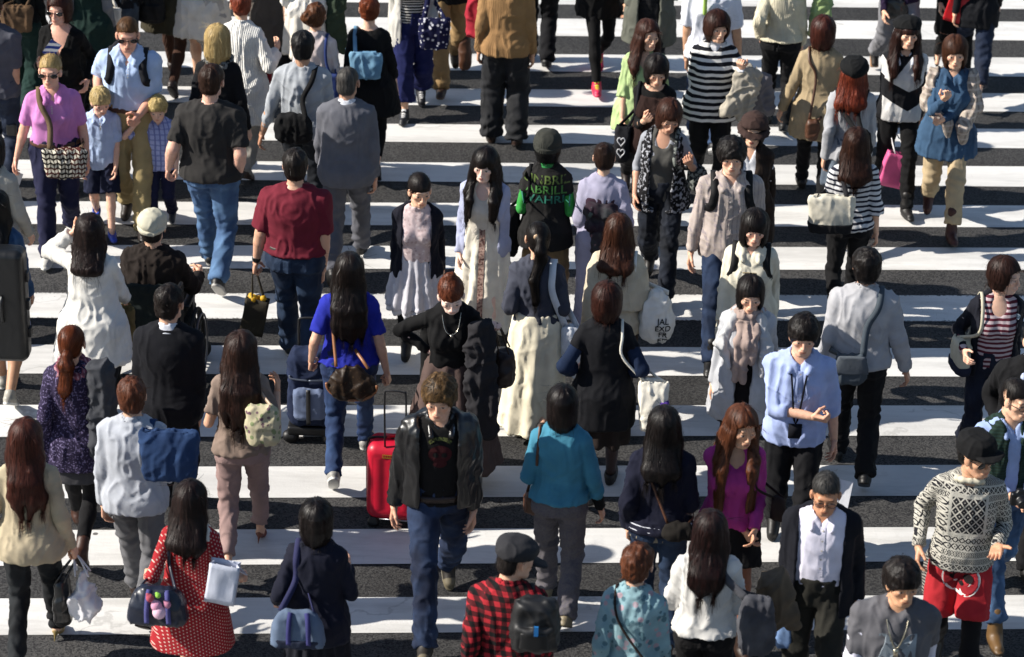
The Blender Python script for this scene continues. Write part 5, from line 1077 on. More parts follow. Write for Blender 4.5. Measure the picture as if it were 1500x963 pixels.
    P('duffle', 1108, 310, 1.62, -2, 'f', 'woman in cream duffle coat with black bob and fringe', [top('duffle_coat', C('cfc8b2'), hem=.66, off=.038, soff=.03, sw=.012, drape=.9, hood=1, collar=1, flare=.04), legs('trousers', C('141418'), fit='slim'), shoes('boot', '1a1412'), hair('bob', '0b0909', '1d1512', end=-.15, ft=.016, gloss=.3, vol=.004), ('blob', dict(name='toggle', mat=C('8a7a58'), k=.003, fold=0, caps=[((-.05,-.165,1.30),(.05,-.165,1.30),.009,.009),((-.05,-.170,1.20),(.05,-.170,1.20),.009,.009)]))], look=(-2, 6, 3), skin='dca98e', st=.4)
    bag('pack', 'backpack', 'black backpack whose straps show on the cream duffle coat', 'backpack', (1106, 400), .30, .14, .18, .07, strapb, ('pack',), w_=.045)
    P('beigeshirt', 1072, 203, 1.76, -3, 'm', 'man in beige checked shirt with shaggy black hair and blue jeans', [top('shirt', C('ab9d96', 'check', '7e737c', 'ac9c90', a=.04, b=.25), hem=.80, off=.030, soff=.022, sl=.98, collar=1, neck=('v', 1.36, .035), drape=.8, cuff=1, fold=.013, flare=.02), legs('jeans', den('12213a', '22385a'), fit='straight'), shoes('boot', '0d0c0c', up=.12), hair('mop', '0b0909', '1d1613', ft=.032, vol=.008, mess=.013)], skin='d8a88c', look=(6, 4, -3), st=.75, lead='R', lift=.01, aR=('p', 1008, 386, -.02), aL=('h', 4, 10))
    bag('pack', 'backpack', 'black backpack whose straps show on the beige checked shirt', 'backpack', (1076, 290), .28, .15, .19, .07, strapb, ('pack',), w_=.05)
    P('whitedrape', 1101, 408, 1.60, -5, 'f', 'woman in pale grey draped cardigan with pink beige scarf looking down', [top('dress', C('0d0c0f'), hem=.55, off=.018, flare=.05, sl=.3), top('cardigan', C('a9abb0'), hem=.60, off=.040, soff=.026, sl=.98, open=((1.46,.06),(1.2,.075),(.9,.09),(.6,.06)), drape=1., flare=.08, fold=.012), ('blob', dict(name='lapel', mat=C('b4b4b4'), k=.04, fold=.010, caps=[((-.09,-.06,1.42),(-.17,-.12,1.22),.045,.04),((-.17,-.12,1.22),(-.11,-.17,1.07),.045,.02),((.09,-.06,1.42),(.15,-.13,1.22),.045,.04),((.15,-.13,1.22),(.13,-.17,1.02),.045,.02)])), legs('leggings', C('0c0c0e'), fit='skinny'), shoes('shoe', '141110'), hair('bob', '0c0a0a', '231916', end=-.125, ft=.045, part=(.01,)), ('scarf', dict(mat=C('a08a80'), r=.034, ends=((.045,.03,1.12),(-.02,-.03,.96))))], look=(0, 13, 0), st=.4, aR=('p', 1040, 578, .0))
    P('fleece', 1272, 365, 1.74, 178, 'm', 'man in pale grey fleece with messenger bag, seen from behind', [top('fleece', C('a0a0a4'), hem=.90, off=.036, soff=.028, sl=1., drape=.85, collar='closed', fold=.012), legs('trousers', C('111114'), fit='straight'), shoes('shoe', '0f0e0e'), hair('mop', '0b0909', '1e1714', vol=-.004)], skin='c08f72', st=.42, lead='L', aR=('p', 1330, 556, .0), aL=('h', 4, 10))
    bag('soft', 'messenger_bag', 'grey blue messenger bag slung on the pale grey fleece', 'bag', (1246, 540), -.20, .12, .105, .05, C('424c55'), ('cross', -1), w_=.045, flap=C('515860'))
    P('blazer', 1474, 378, 1.66, 6, 'f', 'woman in navy blazer over red and white striped top, smiling to the side', [top('top', C('b9a6aa', 'stripe', '5a1a2c', a=.036, b=.5), hem=.90, off=.016, neck='scoop', drape=.6), top('blazer', C('11131e'), hem=.84, off=.030, soff=.018, sl=.9, open=((1.46,.07),(1.3,.085),(1.1,.10),(.8,.13)), drape=.6), legs('jeans', den('0c1122', '1a2338'), fit='slim'), shoes('shoe', '151111'), hair('bob', '170d0a', '3a2018', end=-.08, ft=.062)], look=(46, 4, 2), skin='dcae94', lips='b06a60', st=.4, aR=('p', 1412, 515, -.14), badge=1)
    bag('tote', 'tote_bag', 'cream tote with navy base under the arm of the woman in blazer', 'bag', (1408, 516), -.02, .06, .13, .13, C('bdb59c'), ('sh', -1, .12), base=C('1a2036'), w_=.025)
    P('blacksuit', 1522, 470, 1.76, -4, 'm', 'man in black suit half cut off by the right edge', [top('suit_jacket', C('0d0d10'), hem=.80, off=.03, soff=.02, drape=.7), top('shirt', C('a9b6d6'), hem=1.2, sl=0, off=.014, collar=1), legs('trousers', C('0d0d11')), shoes('shoe', '0b0a0a'), hair('short', BLK)], st=.4, aR=('p', 1462, 628, .0))
    P('greenvest', 1492, 556, 1.74, 10, 'm', 'man in glasses with green and navy waistcoat over blue shirt, holding a camera', [top('shirt', C('8fa6d6', bump=.3), hem=.90, off=.020, soff=.020, collar=1, neck=('v', 1.36, .03)), top('waistcoat', C('12261c', 'stripe', '17302a', a=.02), hem=.92, off=.032, sl=0, open=((1.46,.06),(1.2,.035),(.9,.04)), drape=.6), legs('jeans', den('2c4668', '4c6f98'), fit='straight', hem=.93, roll=1), shoes('boot', '5e4526', sole='3a2a18', up=.12), hair('crop', '0c0a0a', '1e1714', v=.006), SPEC()], look=(24, 8, 0), st=.6, lead='R', aR=('p', 1478, 726, -.22), aL=('p', 1508, 730, -.22), hR='g', hL='g')
    bag('camera', 'camera', 'black camera held in front of the green and navy waistcoat', 'camera', (1494, 730), -.34, .06, .045, .03, plain('0e0e10', .4, name='camera_body'), None)
    P('denimshirt', -8, 280, 1.64, 178, 'f', 'woman in denim shirt and pale blue shorts under a black instrument case', [top('shirt', C('24476e', 'fade', '325a86'), hem=.86, off=.03, soff=.024, drape=.9), legs('shorts', C('5b74b4'), hem=.36, fit='wide', off=.018), shoes('sneaker', '9a968c', sole='cfcdc6'), hair('long', BLK, to=1.3)], skin='b98a6a', leg=1, st=.35, lead='L')
    bag('case', 'instrument_case', 'black hard instrument case at the left edge', 'case', (8, 444), -.34, .165, .45, .10, plain('101113', .42, name='black_shell'), None)
    P('edgebeige', -14, 196, 1.62, 172, 'f', 'person in cream sleeves at the left edge beside the pink polo', [top('jumper', C('a39d90'), hem=.88, off=.036, soff=.03), legs('trousers', C('77726a')), shoes('shoe', '2a2320'), hair('bob', BLK)], st=.3, aR=('h', 10, 14))
    # ---------------- front row
    P('beigeblz', 36, 616, 1.66, 178, 'f', 'woman in beige blazer with long wavy auburn hair, front left', [top('blazer', C('a99a7c'), hem=.82, flare=.10, off=.026, soff=.018, drape=.45, fold=.010), legs('jeans', den('131518', '212529'), fit='slim'), shoes('pump', '8a7648'), hair('long', '24100c', '54281c', to=1.10, n=8, bw=.075, wave=.04)], st=.45, lead='R', heel=14, aR=('p', 106, 800, .0), hR='g', aL=('t', .2, -.22, 1.1))
    bag('soft', 'handbag', 'tall black handbag beside the white plastic bag', 'bag', (92, 878), .0, .05, .16, .10, leather, ('hand', 'R'))
    bag('plastic', 'plastic_bag', 'white plastic carrier bag held by the woman in beige blazer', 'bag', (123, 872), -.05, .085, .16, .06, plain('c9c8cc', .4, name='white_plastic'), ('hand', 'R'))
    P('polka', 279, 706, 1.58, 177, 'f', 'woman in red polka dot dress with black hair and two bags', [top('dress', C('9c0a18', 'dots', 'c9a89a', a=.021, b=.40), hem=.60, flare=.15, drape=.7, off=.022, soff=.022, sw=.01, sl=.66, fold=.008), top('collar', C('d2ccc0'), hem=1.37, sl=0, off=.032, drape=.0), legs('leggings', C('0e0d0f'), fit='skinny', hem=.7), shoes('boot', '1a1210'), hair('long', '0b0808', '281612', to=1.25, n=7, bw=.085)], st=.4, lead='L', look=(-14, 6, 0), aL=('p', 216, 842, .05), aR=('p', 352, 846, .05))
    bag('box', 'sports_bag', 'navy sports bag hung with charms on the polka dot dress', 'bag', (231, 884), -.26, .185, .12, .09, plain('161c2c', .38, name='navy_vinyl'), ('cross1', 1), w_=.02, stripes=C('4a4a86'), charm=1)
    bag('paper', 'carrier_bag', 'white paper carrier bag on the arm of the polka dot dress', 'bag', (326, 852), -.16, .095, .14, .05, C('bfc4d4', rough=.5), ('hand', 'R'), rotz=-8)
    P('schoolgirl', 463, 735, 1.58, 178, 'f', 'schoolgirl in navy blazer with smooth black bob, front row', [top('blazer', C('0f1224'), hem=.78, off=.028, soff=.020, drape=.6, flare=.03, fold=.009), top('shirt', C('b9bfd2'), hem=1.3, top=1.46, sl=0, off=.014, collar='closed'), skirt('skirt', C('12141f'), z1=.55, xr=.21, yr=.19, pleat=16), shoes('shoe', '100d0c'), hair('bob', '0a0808', '1d1513', end=-.13, gloss=.26, vol=.004)], leg=1, st=.35, aL=('p', 405, 880, .08), aR=('t', .16, -.24, 1.15))
    bag('box', 'school_bag', 'light blue and navy school bag behind the schoolgirl', 'bag', (436, 918), -.24, .17, .12, .07, C('5a6c86', 'fade', '46566e'), ('sh', 1, .11), w_=.04, stripes=C('35356e'), smat=C('2a2c52'), base=C('232a3e'))
    P('plaidcap', 756, 790, 1.68, 176, 'm', 'person in red and black checked shirt with dark newsboy cap, front row', [top('shirt', C('a80f20', 'plaid', '0c0a0c', '4a0a12', a=.055), hem=.84, off=.030, soff=.024, collar='closed', drape=.8), legs('jeans', den()), shoes('sneaker', '1d1d1f', sole='bbbbbb'), hair('crop', '15100e'), hat('cap', 'newsboy', C('2a2a2e'))], skin='d3a284', look=(-62, 8, 0), st=.4)
    bag('pack', 'backpack', 'black backpack on one shoulder of the checked shirt', 'backpack', (784, 912), -.26, .135, .16, .08, plain('0c0c0e', .55, name='black_nylon'), ('sh', -1, .12), w_=.06, pocket=1)
    P('floral', 935, 798, 1.62, 174, 'f', 'woman in pale blue floral shirt with short tousled chestnut hair, front row', [top('shirt', C('7a9fa8', 'floral', 'a88e98', '4a707c', a=24, b=.35), hem=.82, off=.036, soff=.03, sl=.9, collar='closed', drape=.95, fold=.012), legs('trousers', C('2a2c33')), shoes('shoe', '1a1513'), hair('short', '2e160d', '6c3e26', v=.012, mess=.016, side=-.02)], skin='d3a488', look=(-20, 6, 0), st=.35)
    bag('soft', 'shoulder_bag', 'small dark bag on a cord over the pale blue floral shirt', 'bag', (975, 1010), -.2, .09, .09, .05, C('241a16'), ('cross', 1), w_=.014)
    P('whitesweat', 1042, 750, 1.62, 177, 'f', 'woman in white jumper with long black hair and grey bag, front row', [top('jumper', C('c3c1bd'), hem=.93, off=.042, soff=.04, sw=.012, sl=.9, drape=1., fold=.016, neck='boat'), legs('trousers', C('0e0d10'), fit='straight'), shoes('shoe', '151212'), hair('long', '0b0808', '2c1310', to=1.20, n=8, bw=.085, wave=.025)], st=.35, aL=('t', .2, -.28, 1.05), aR=('t', .13, -.28, 1.06))
    bag('soft', 'shoulder_bag', 'long grey slouch bag down the back of the white jumper', 'bag', (1108, 916), -.20, .11, .20, .06, C('3a3b42', 'fade', '55565c'), ('sh', -1, .10), w_=.05)
    bag('drape', 'coat', 'brown coat over the arm of the woman in white jumper', 'coat', (1140, 882), .12, .09, .16, .06, C('5c5040'), None, rotz=10)
    P('blazerman', 1212, 695, 1.72, -4, 'm', 'older man in dark navy blazer and white shirt with glasses', [top('shirt', C('d5d2e4', bump=.25), hem=.98, off=.014, collar=1, neck=('v', 1.37, .03), fine=1.2), top('blazer', C('0c0e18'), hem=.78, off=.034, soff=.022, open=((1.46,.068),(1.35,.075),(1.2,.08),(1.08,.075),(.95,.085),(.78,.13)), drape=.75, flare=.02, fold=.008), legs('trousers', C('25241f')), shoes('shoe', '100e0e'), hair('crop', '121110', '4a4846', ft=.056), SPEC()], skin='b9825f', look=(-4, 16, 0), st=.45, lead='L', aR=('p', 1153, 885, .02), aL=('h', -4, 10))
    bag('soft', 'cloth_bag', 'crumpled blue bag held by the man in navy blazer', 'bag', (1150, 925), -.02, .045, .10, .05, C('5f7eaa', 'fade', '3c5a8a'), ('hand', 'R'))
    P('fairisle', 1432, 638, 1.78, -5, 'm', 'man in black and cream patterned jumper with black cap and sunglasses', [top('jumper', C('b0aca0', 'fairisle', '1c1c22', bump=.6), hem=.86, off=.022, soff=.014, drape=.7, fold=.008, neck='crew'), legs('shorts', C('a80c1c'), hem=.42, fit='straight', off=.008, waist=.97), legs('leggings', C('0c0b0d'), fit='skinny', off=.004), shoes('sneaker', '0e0e10', sole='3a3a3c'), hair('crop', '0c0a09'), hat('cap', 'snap', C('0d0d0f')), SUN(), ('scarf', dict(name='neckband', mat=C('c4bca4'), r=.008))], skin='c79473', look=(36, 8, -4), st=.4, lead='L', aL=('p', 1462, 800, -.20), hL='f', tL=(1,0,.3), aR=('p', 1346, 800, .02), skullshorts=1, wf=.93, df=.95)
    bag('soft', 'striped_bag', 'striped bag with red rim behind the patterned jumper', 'bag', (1366, 842), .14, .05, .14, .09, C('8a8880', 'stripe', '2a2a2c', a=.02), None)
    P('mshirt', 1324, 822, 1.74, 2, 'm', 'man in grey t-shirt with large letter over white sleeves, front right', [top('t_shirt', C('57565b'), sl=.40, hem=.86, off=.026, soff=.026, drape=.8, neck='crew'), ('armcover', dict(name='sleeve', mat=C('c9c8d8'), o=.010, t0=.25)), legs('jeans', den()), shoes('sneaker', '17171a', sole='cccccc'), hair('mop', '0c0908', '1f1613', ft=.028, vol=.0), ('cord', dict(name='necklace', z=1.24, w=.006, ph=.022, pw=.012, mat=plain('b3aa94', .3, .9, name='steel')))], skin='c8946f', wf=1.05, look=(6, 8, 0), st=.4, big='M')
# ------------------------------------------------------------------ scene assembly
def place(p):
    q = dict(p); q['aL'] = ('h', 0, 5); q['aR'] = ('h', 0, 5)
    b = skeleton(q); top_ = max(tf(b.Hd, (0, y, z))[2] for y, z in ((0, .125*b.hs), (.06, .11*b.hs), (-.03, .12*b.hs)))
    s = p['H']/top_; p['s'] = s
    R = RZ(p['rz']); g = at(p['hx'], p['hy'], p['H']); cxy = tf(b.Hd, (0, .02, .1*b.hs))
    g = g - R @ (V3(cxy[0], cxy[1], 0)*s); g[2] = 0; p['loc'] = g; p['R'] = R
    inv = np.linalg.inv(b.TM)
    def local(px, py, yo):
        d = cf*FPX + cr*(px-PW/2) - cu*(py-PH/2); w = CAM + d*((g[1]+yo)/d[1])
        return R.T @ (w - g)/s
    p['local'] = local
    for q_, nm in ((1, 'aL'), (-1, 'aR')):
        a = p.get(nm)
        if a and a[0] == 'p':
            t = tf(inv, local(*a[1:4])); p[nm] = ('t', q_*t[0], t[1], t[2]) + tuple(a[4:])
def text_mesh(txt, size):
    cu_ = bpy.data.curves.new('lettering', 'FONT'); cu_.body = txt; cu_.size = size; cu_.align_x = 'CENTER'; cu_.align_y = 'CENTER'; cu_.extrude = .0008; cu_.offset = size*(.03 if len(txt) == 1 else .012)
    o = bpy.data.objects.new('lettering', cu_); COL.objects.link(o)
    dg = bpy.context.evaluated_depsgraph_get(); dg.update(); ev = o.evaluated_get(dg); me = ev.to_mesh()
    V = np.array([v.co[:] for v in me.vertices]); Fc = [tuple(p_.vertices) for p_ in me.polygons]
    ev.to_mesh_clear(); bpy.data.objects.remove(o); bpy.data.curves.remove(cu_)
    return V, Fc
def decal(V, Fc, bvh, sgn, cx, cz, off=.004):
    """lays a flat mark on a surface: sgn -1 the front, +1 the back"""
    from mathutils import Vector
    out = []
    for v in V:
        x, z = cx - sgn*v[0], cz + v[1]
        h = bvh.ray_cast(Vector((x, sgn*1.5, z)), Vector((0, -sgn, 0)))
        y = h[0].y if h[0] is not None else sgn*.15
        out.append((x, y + sgn*(off + max(0., v[2])), z))
    return out
def raw(name, V, Fc, mat, parent):
    me = bpy.data.meshes.new(name); me.from_pydata([tuple(v) for v in V], [], [tuple(f) for f in Fc]); me.materials.append(mat); me.update()
    return link(name, me, parent)
def disc(r, n=24, ry=None, cx=0, cy=0):
    ry = r if ry is None else ry
    V = [(cx, cy, 0)] + [(cx+r*k*math.cos(a), cy+ry*k*math.sin(a), 0) for k in (.5, 1) for a in np.linspace(0, 2*PI, n, endpoint=False)]
    Fc = [(0, 1+i, 1+(i+1) % n) for i in range(n)] + [(1+i, 1+n+i, 1+n+(i+1) % n, 1+(i+1) % n) for i in range(n)]
    return np.array(V), Fc

def paper_mesh(w, h, d, seed):
    """an open carrier bag with gusset folds and a 3 mm wall"""
    per = [(-w + 2*w*i/10, -d) for i in range(10)] + [(w, -d + 2*d*i/4) for i in range(4)] + [(w - 2*w*i/10, d) for i in range(10)] + [(-w, d - 2*d*i/4) for i in range(4)]
    n = len(per); V, Q = [], []; m = 9
    for lay, tk in ((0, 0), (1, .003)):
        for j in range(m):
            t = j/(m-1) if lay == 0 else 1-j/(m-1)
            for (x, y) in per:
                gx = .45*d*max(0, 1 - abs(y)/d)*t if abs(abs(x)-w) < 1e-6 else 0     # gusset pinched towards the top
                V.append(((abs(x)-gx-tk)*np.sign(x) if abs(x) > 1e-6 else x, y*(1-.25*t)*(1-tk/d), -h + 2*h*t + (tk if t == 0 and lay else 0)))
    for j in range(2*m-1):
        for i in range(n): Q.append([j*n+i, j*n+(i+1) % n, (j+1)*n+(i+1) % n, (j+1)*n+i])
    V = np.array(V); V[:, 1] += (vn(V*[14,3,9]+seed)-.5)*.022; V[:, 0] += (vn(V*[3,14,9]+seed*2)-.5)*.014
    for base, up in ((0, 1), ((2*m-1)*n, 0)):
        for i in range(10):
            a, b_ = base+i, base+(i+1); c_, d_ = base+(24-i-1+0) % n, base+(24-i) % n
            Q.append([a, d_, c_, b_] if up else [a, b_, c_, d_])
    return V, np.array(Q)
def build_bag(p, b, g):
    """-> list of (name, V, Q, mat, parent index) in the wearer's local frame, centre"""
    c = p['local'](*g['px'], g['yo']); k = g['kind']; w, h, d = g['w'], g['h'], g['d']
    M = fr(RZ(g.get('rotz', 0)*0) @ RX(g.get('rotx', 0)) @ RY(g.get('roty', 0)+g.get('rotz', 0)), c)
    if k in ('soft', 'hobo', 'tote', 'box', 'pack') and c[1] > .08 and abs(c[0]) < .3:   # keep it outside the back
        c[1] = max(c[1], ts(b, min(abs(c[0]), .12), max(.95, c[2]), 1, d*.85)[1]); M[:3, 3] = c
    if k in ('soft', 'hobo', 'tote', 'pack') and c[1] < -.1 and abs(c[0]) < .22:
        c[1] = min(c[1], ts(b, min(abs(c[0]), .12), max(.95, c[2]), -1, d*.8)[1]); M[:3, 3] = c
    s = Sh(); parts = []; seed = p['seed'] + w*31; fo = .010
    if k == 'tote':
        s.add(lathe([-h, -h*.7, 0, h*.75, h], [w*.80, w*.84, w*.92, w*.98, w], [d*.8, d, d*.95, d*.55, d*.3], M=M, p=3.6), .02); s.carve(lathe([h*.86, h+.02], [w*.88, w*.90], [d*.28, d*.18], M=M, p=3.6), .006)
        fo = .009
    elif k == 'soft': s.add(lathe([-h, -h*.7, 0, h*.8, h], [w*.75, w*.97, w, w*.85, w*.6], [d*.7, d, d, d*.7, d*.4], M=M, p=3.0), .03)
    elif k == 'hobo': s.add(lathe([-h, -h*.75, -h*.2, h*.5, h], [w*.5, w*.85, w, w*.72, w*.32], [d*.5, d*.9, d, d*.7, d*.35], M=M, p=2.6), .03); fo = .012
    elif k == 'box': s.add(lathe([-h, -h*.8, 0, h*.7, h], [w, w*1.0, w*.95, w*.75, w*.55], [d*.95, d, d*.95, d*.6, d*.3], M=M, p=4.2), .02); fo = .006
    elif k == 'paper' or (k == 'flat' and d < .014): pass
    elif k == 'plastic': s.add(lathe([-h, -h*.75, -h*.2, h*.4, h], [w*.6, w*.95, w, w*.6, w*.18], [d*.6, d, d, d*.55, d*.2], M=M, p=2.6), .02); fo = .026
    elif k == 'flat': s.add(box((0,0,0), (w, d, h), min(d*.45, .01), M), .003); fo = .002
    elif k == 'drape':
        for i in range(5): x = (i/4*2-1)*w*.75; s.add(cap(tf(M, (x*.7, 0, h)), tf(M, (x*1.1, .01*(i % 2), -h + .05*((i*7) % 3)/2)), d*.85, d*.7), .03)
        fo = .020
    elif k == 'pack':
        s.add(lathe([-h, -h*.85, 0, h*.75, h], [w*.82, w*.95, w, w*.85, w*.5], [d*.8, d, d, d*.8, d*.45], M=M, p=3.2), .03)
        s.add(lathe([-h*.8, h*.05], [w*.72, w*.7], [d*.45, d*.45], d*.85*np.sign(c[1]), M=M, p=3.4), .012); fo = .010
    elif k == 'case':
        s.add(box((0,0,0), (w, d, h), .06, M), .01); fo = .001
    elif k == 'camera':
        s.add(box((0,0,0), (w, d*.7, h), .012, M)); s.add(box((0,0,h), (w*.4, d*.6, .018), .008, M), .008); s.add(cap(tf(M, (0,-d*.5,-.005)), tf(M, (0,-d*.5-.055,-.012)), .034, .031, cut=1), .003); fo = .0
    if k == 'paper': V, Q = paper_mesh(w, h, d, seed); V = V @ M[:3,:3].T + M[:3,3]; fo = 0
    elif k == 'flat' and d < .014:
        V, Q = cubes(((0,0,0), (w, max(d, .002), h))); V[:,1] += (V[:,0]/w*.3+V[:,2]/h*.2)*.01; V = V @ M[:3,:3].T + M[:3,3]; fo = 0
    else: V, Q = s.mesh(.0075 if max(w, h) < .1 else .0105); V = relax(V, Q, 1, .4)
    if fo: V = folds(V, Q, fo, seed, 1.2)
    parts.append((g['name'], V, Q, g['mat'], None))
    if g.get('base'):
        sb = Sh().add(lathe([-h-.004, -h*.52], [w*.80+.012, w*.87+.012], [d*.9+.008, d+.008], M=M, p=3.6)); v, q = sb.mesh(.010); parts.append(('base', folds(v, q, .008, seed), q, g['base'], 0))
    if g.get('flap'):
        sb = Sh().add(lathe([-h*.2, h*.2, h+.006], [w*.98, w*.97, w*.75], [d*.3, d*.35, d*.3], d*.82*np.sign(c[1]), M=M, p=3)); v, q = sb.mesh(.010); parts.append(('flap', v, q, g['flap'], 0))
    if g.get('patch'):
        sb = Sh().add(box((-w*.75,d*.55,-h*.15), (w*.32, d*.4, h*.45), .02, M)); v, q = sb.mesh(.010); parts.append(('patch', v, q, g['patch'], 0))
    if g.get('stripes'):
        for x in (-w*.45, w*.30):
            v, q = sweep([tf(M, (x, np.sign(c[1])*(d*1.02+.004), -h*.75)), tf(M, (x*.97, np.sign(c[1])*(d*1.0+.008), 0)), tf(M, (x*.9, np.sign(c[1])*(d*.7+.006), h*.65)), tf(M, (x*.8, np.sign(c[1])*(d*.32+.006), h*.98))], .03, .008, (0, 1, .05)); parts.append(('webbing', v, q, g['stripes'], 0))
    if g.get('trim'):
        pts = [tf(M, (w*1.0*math.cos(a)*(.98 if math.sin(a) < .1 else .8), np.sign(c[1])*d*.55, -h*.05 + h*.95*math.sin(a))) for a in np.linspace(-PI*1.02, .02*PI, 13)]
        v, q = sweep(pts, .022, .022, (0, 1, .01), n=4, round_=True); parts.append(('trim', v, q, g['smat'], 0))
    if g.get('pocket'):
        sb = Sh().add(lathe([-h*.7, -h*.05], [w*.62, w*.58], [d*.35, d*.35], d*1.15*np.sign(c[1]), M=M, p=3)); v, q = sb.mesh(.009); parts.append(('pocket', v, q, g['mat'], 0))
        v, q = cubes((tf(M, (-w*.1, d*1.5, h*.1)), (.012,.006,.03))); parts.append(('tag', v, q, plain('1f6aa8', .5, name='blue_tag'), 0))
    if g.get('tissue'):
        sb = Sh()
        for i in range(5): x = (i/4*2-1)*w*.6; sb.add(cap(tf(M, (x, 0, h*.75)), tf(M, (x*1.05, .012*((i % 2)*2-1), h*1.0+.012*(i % 3))), .016, .006), .008)
        v, q = sb.mesh(.008); parts.append(('tissue_paper', folds(v, q, .012, seed, 2), q, plain('c99a12', .6, name='yellow_tissue'), 0))
    if k == 'case':
        for z in (-.5, 0, .5):
            v, q = cubes((tf(M, (-w-.006, 0, h*z)), (.012, d*.3, .035)), (tf(M, (w+.006, 0, h*z)), (.012, d*.3, .035))); parts.append(('latch', v, q, plain('1c1d20', .35, .5, name='latch_metal'), 0))
        v, q = sweep([tf(M, (.0, d+.002, .1)), tf(M, (0, d+.03, .06)), tf(M, (0, d+.03, -.06)), tf(M, (0, d+.002, -.1))], .025, .018, (1, 0, 0)); parts.append(('handle', v, q, g['mat'], 0))
    if g.get('heart'):
        sg = 1
        hp = [(0.9*w*0 + 16*math.sin(t)**3/17, (13*math.cos(t)-5*math.cos(2*t)-2*math.cos(3*t)-math.cos(4*t))/17) for t in np.linspace(0, 2*PI, 17)]
        for cz in (.35, -.35):
            pts = [tf(M, (a*w*.5, -(d+.012), (e*.30+cz)*h)) for a, e in hp]; v, q = sweep(pts, .009, .006, (0, 1, .01), n=3); parts.append(('heart_outline', v, q, C('c9c9cc'), 0))
    # straps
    st = g.get('strap'); sw = g.get('w_', .026); sm = g.get('smat') or g['mat']; th = .007
    cor = lambda x, z=.9: tf(M, (x*w*.62, 0, h*z)); sg = 1 if c[1] > -.05 else -1
    if st and st[0] in ('sh', 'cross', 'cross1'):
        q_ = st[1]; x = q_*(st[2] if len(st) > 2 else .105); xs = 1 if c[0]*0 + q_ > 0 else -1
        topp = tf(b.TM, (x, .014, shz(b, x)))
        if st[0] == 'cross' and c[0]*q_ < .1:
            A, Bq = (cor(q_), cor(-q_))
            pts = [A, ts(b, q_*.03, 1.22, sg, .014), ts(b, x*.9, 1.36, sg, .014), topp, ts(b, x*.85, 1.35, -sg, .014), ts(b, -q_*.02, 1.18, -sg, .014), ts(b, -q_*.13, 1.06, -sg, .014), tf(b.TM, (-q_*(np.interp(1.0, b.zs, b.rx)+b.o+.03), .0, 1.0)), Bq]
            ups = [(0,sg,.1),(0,sg,.1),(0,sg,.4),(0,0,1),(0,-sg,.4),(0,-sg,.1),(0,-sg,.1),(-q_,0,.1),(0,sg,.1)]
            m = sweep(pts, sw, th, ups)
        else:
            A, Bq = cor(-q_ if abs(c[0]) > .16 else q_), cor(q_ if abs(c[0]) > .16 else -q_)
            if c[2] + h*.9 > 1.22: pts = [A, ts(b, x, 1.37, sg, .012), topp, ts(b, x, 1.34, -sg, .014), tf(b.TM, (q_*(b.sx+.07), 0, 1.20)), Bq]; ups = [(0,sg,.1),(0,sg,.4),(0,0,1),(0,-sg,.3),(q_,0,0),(0,sg,.1)]
            else:
                pts = [A, ts(b, x*1.05, 1.22, sg, .016), ts(b, x, 1.37, sg, .013), topp, ts(b, x, 1.35, -sg, .013), ts(b, x*1.15, 1.20, -sg, .016), Bq]
                ups = [(0,sg,.1),(0,sg,.1),(0,sg,.4),(0,0,1),(0,-sg,.4),(0,-sg,.1),(q_*.5,-sg,.1)]
            m = sweep(pts, sw, th, ups)
        parts.append(('strap', m[0], m[1], sm, 0))
    elif st and st[0] == 'pack':
        for q_ in (1, -1):
            x = q_*.118; pts = [tf(M, (q_*w*.5, -np.sign(c[1])*d*.8, h*.8)), ts(b, x*.85, 1.40, 1, .012), tf(b.TM, (x, .014, shz(b, x)+.003)), ts(b, x, 1.36, -1, .006), ts(b, x*1.08, 1.29, -1, .006), ts(b, x*1.25, 1.23, -1, .006), tf(b.TM, (q_*(np.interp(1.2, b.zs, b.rx)+b.o+.004), .05, 1.18)), tf(M, (q_*w*.8, -np.sign(c[1])*d*.5, -h*.7))]
            m = sweep(pts, sw*1.2, .012, [(0,1,.2),(0,1,.5),(0,0,1),(0,-1,.4),(0,-1,.1),(0,-1,.1),(q_,0,0),(q_,.5,0)]); parts.append(('strap', m[0], m[1], sm, 0))
    elif st and st[0] == 'vpack':
        for q_ in (1, -1):
            pts = [ts(b, q_*.12, 1.34, -1, .014), tf(b.TM, (q_*.125, .014, shz(b, .125)+.004)), ts(b, q_*.10, 1.38, 1, .02), ts(b, q_*.06, 1.29, 1, .022), tf(M, (q_*w*.18, 0, h*.96))]
            m = sweep(pts, sw, .01, [(0,-1,.2),(0,0,1),(0,1,.5),(0,1,.2),(0,1,.1)]); parts.append(('strap', m[0], m[1], sm, 0))
    elif st and st[0] == 'hand':
        G = getattr(b, 'grip'+st[1])
        for y in (-.6, .6):
            a, e = tf(M, (-w*.5, d*y, h*.98)), tf(M, (w*.5, d*y, h*.98))
            m = sweep([a, (a+G*3)/4 + V3(-.01,0,0), G + V3(0,0,.004), (e+G*3)/4 + V3(.01,0,0), e], .010, .006, (0,1,.05), n=4); parts.append(('handle', m[0], m[1], sm, 0))
    if g.get('charm'):
        cc = [('d58fb0', (-.02, d+.05, h*.55), .036), ('e0b2c8', (-.035, d+.055, h*.20), .042), ('b84a5c', (.02, d+.05, h*1.02), .026), ('8fd018', (-.03, d+.04, h*1.15), .018), ('c47a96', (-.085, d+.04, h*.62), .024)]
        for colr, o_, r in cc:
            sb = Sh().add(ell(tf(M, o_), (r, r*.8, r*1.1))).add(ell(tf(M, (o_[0]+r*.6, o_[1], o_[2]+r)), (r*.4, r*.35, r*.4)), .01); v, q = sb.mesh(.006); parts.append(('charm', v, q, C(colr), 0))
    return c, M, parts

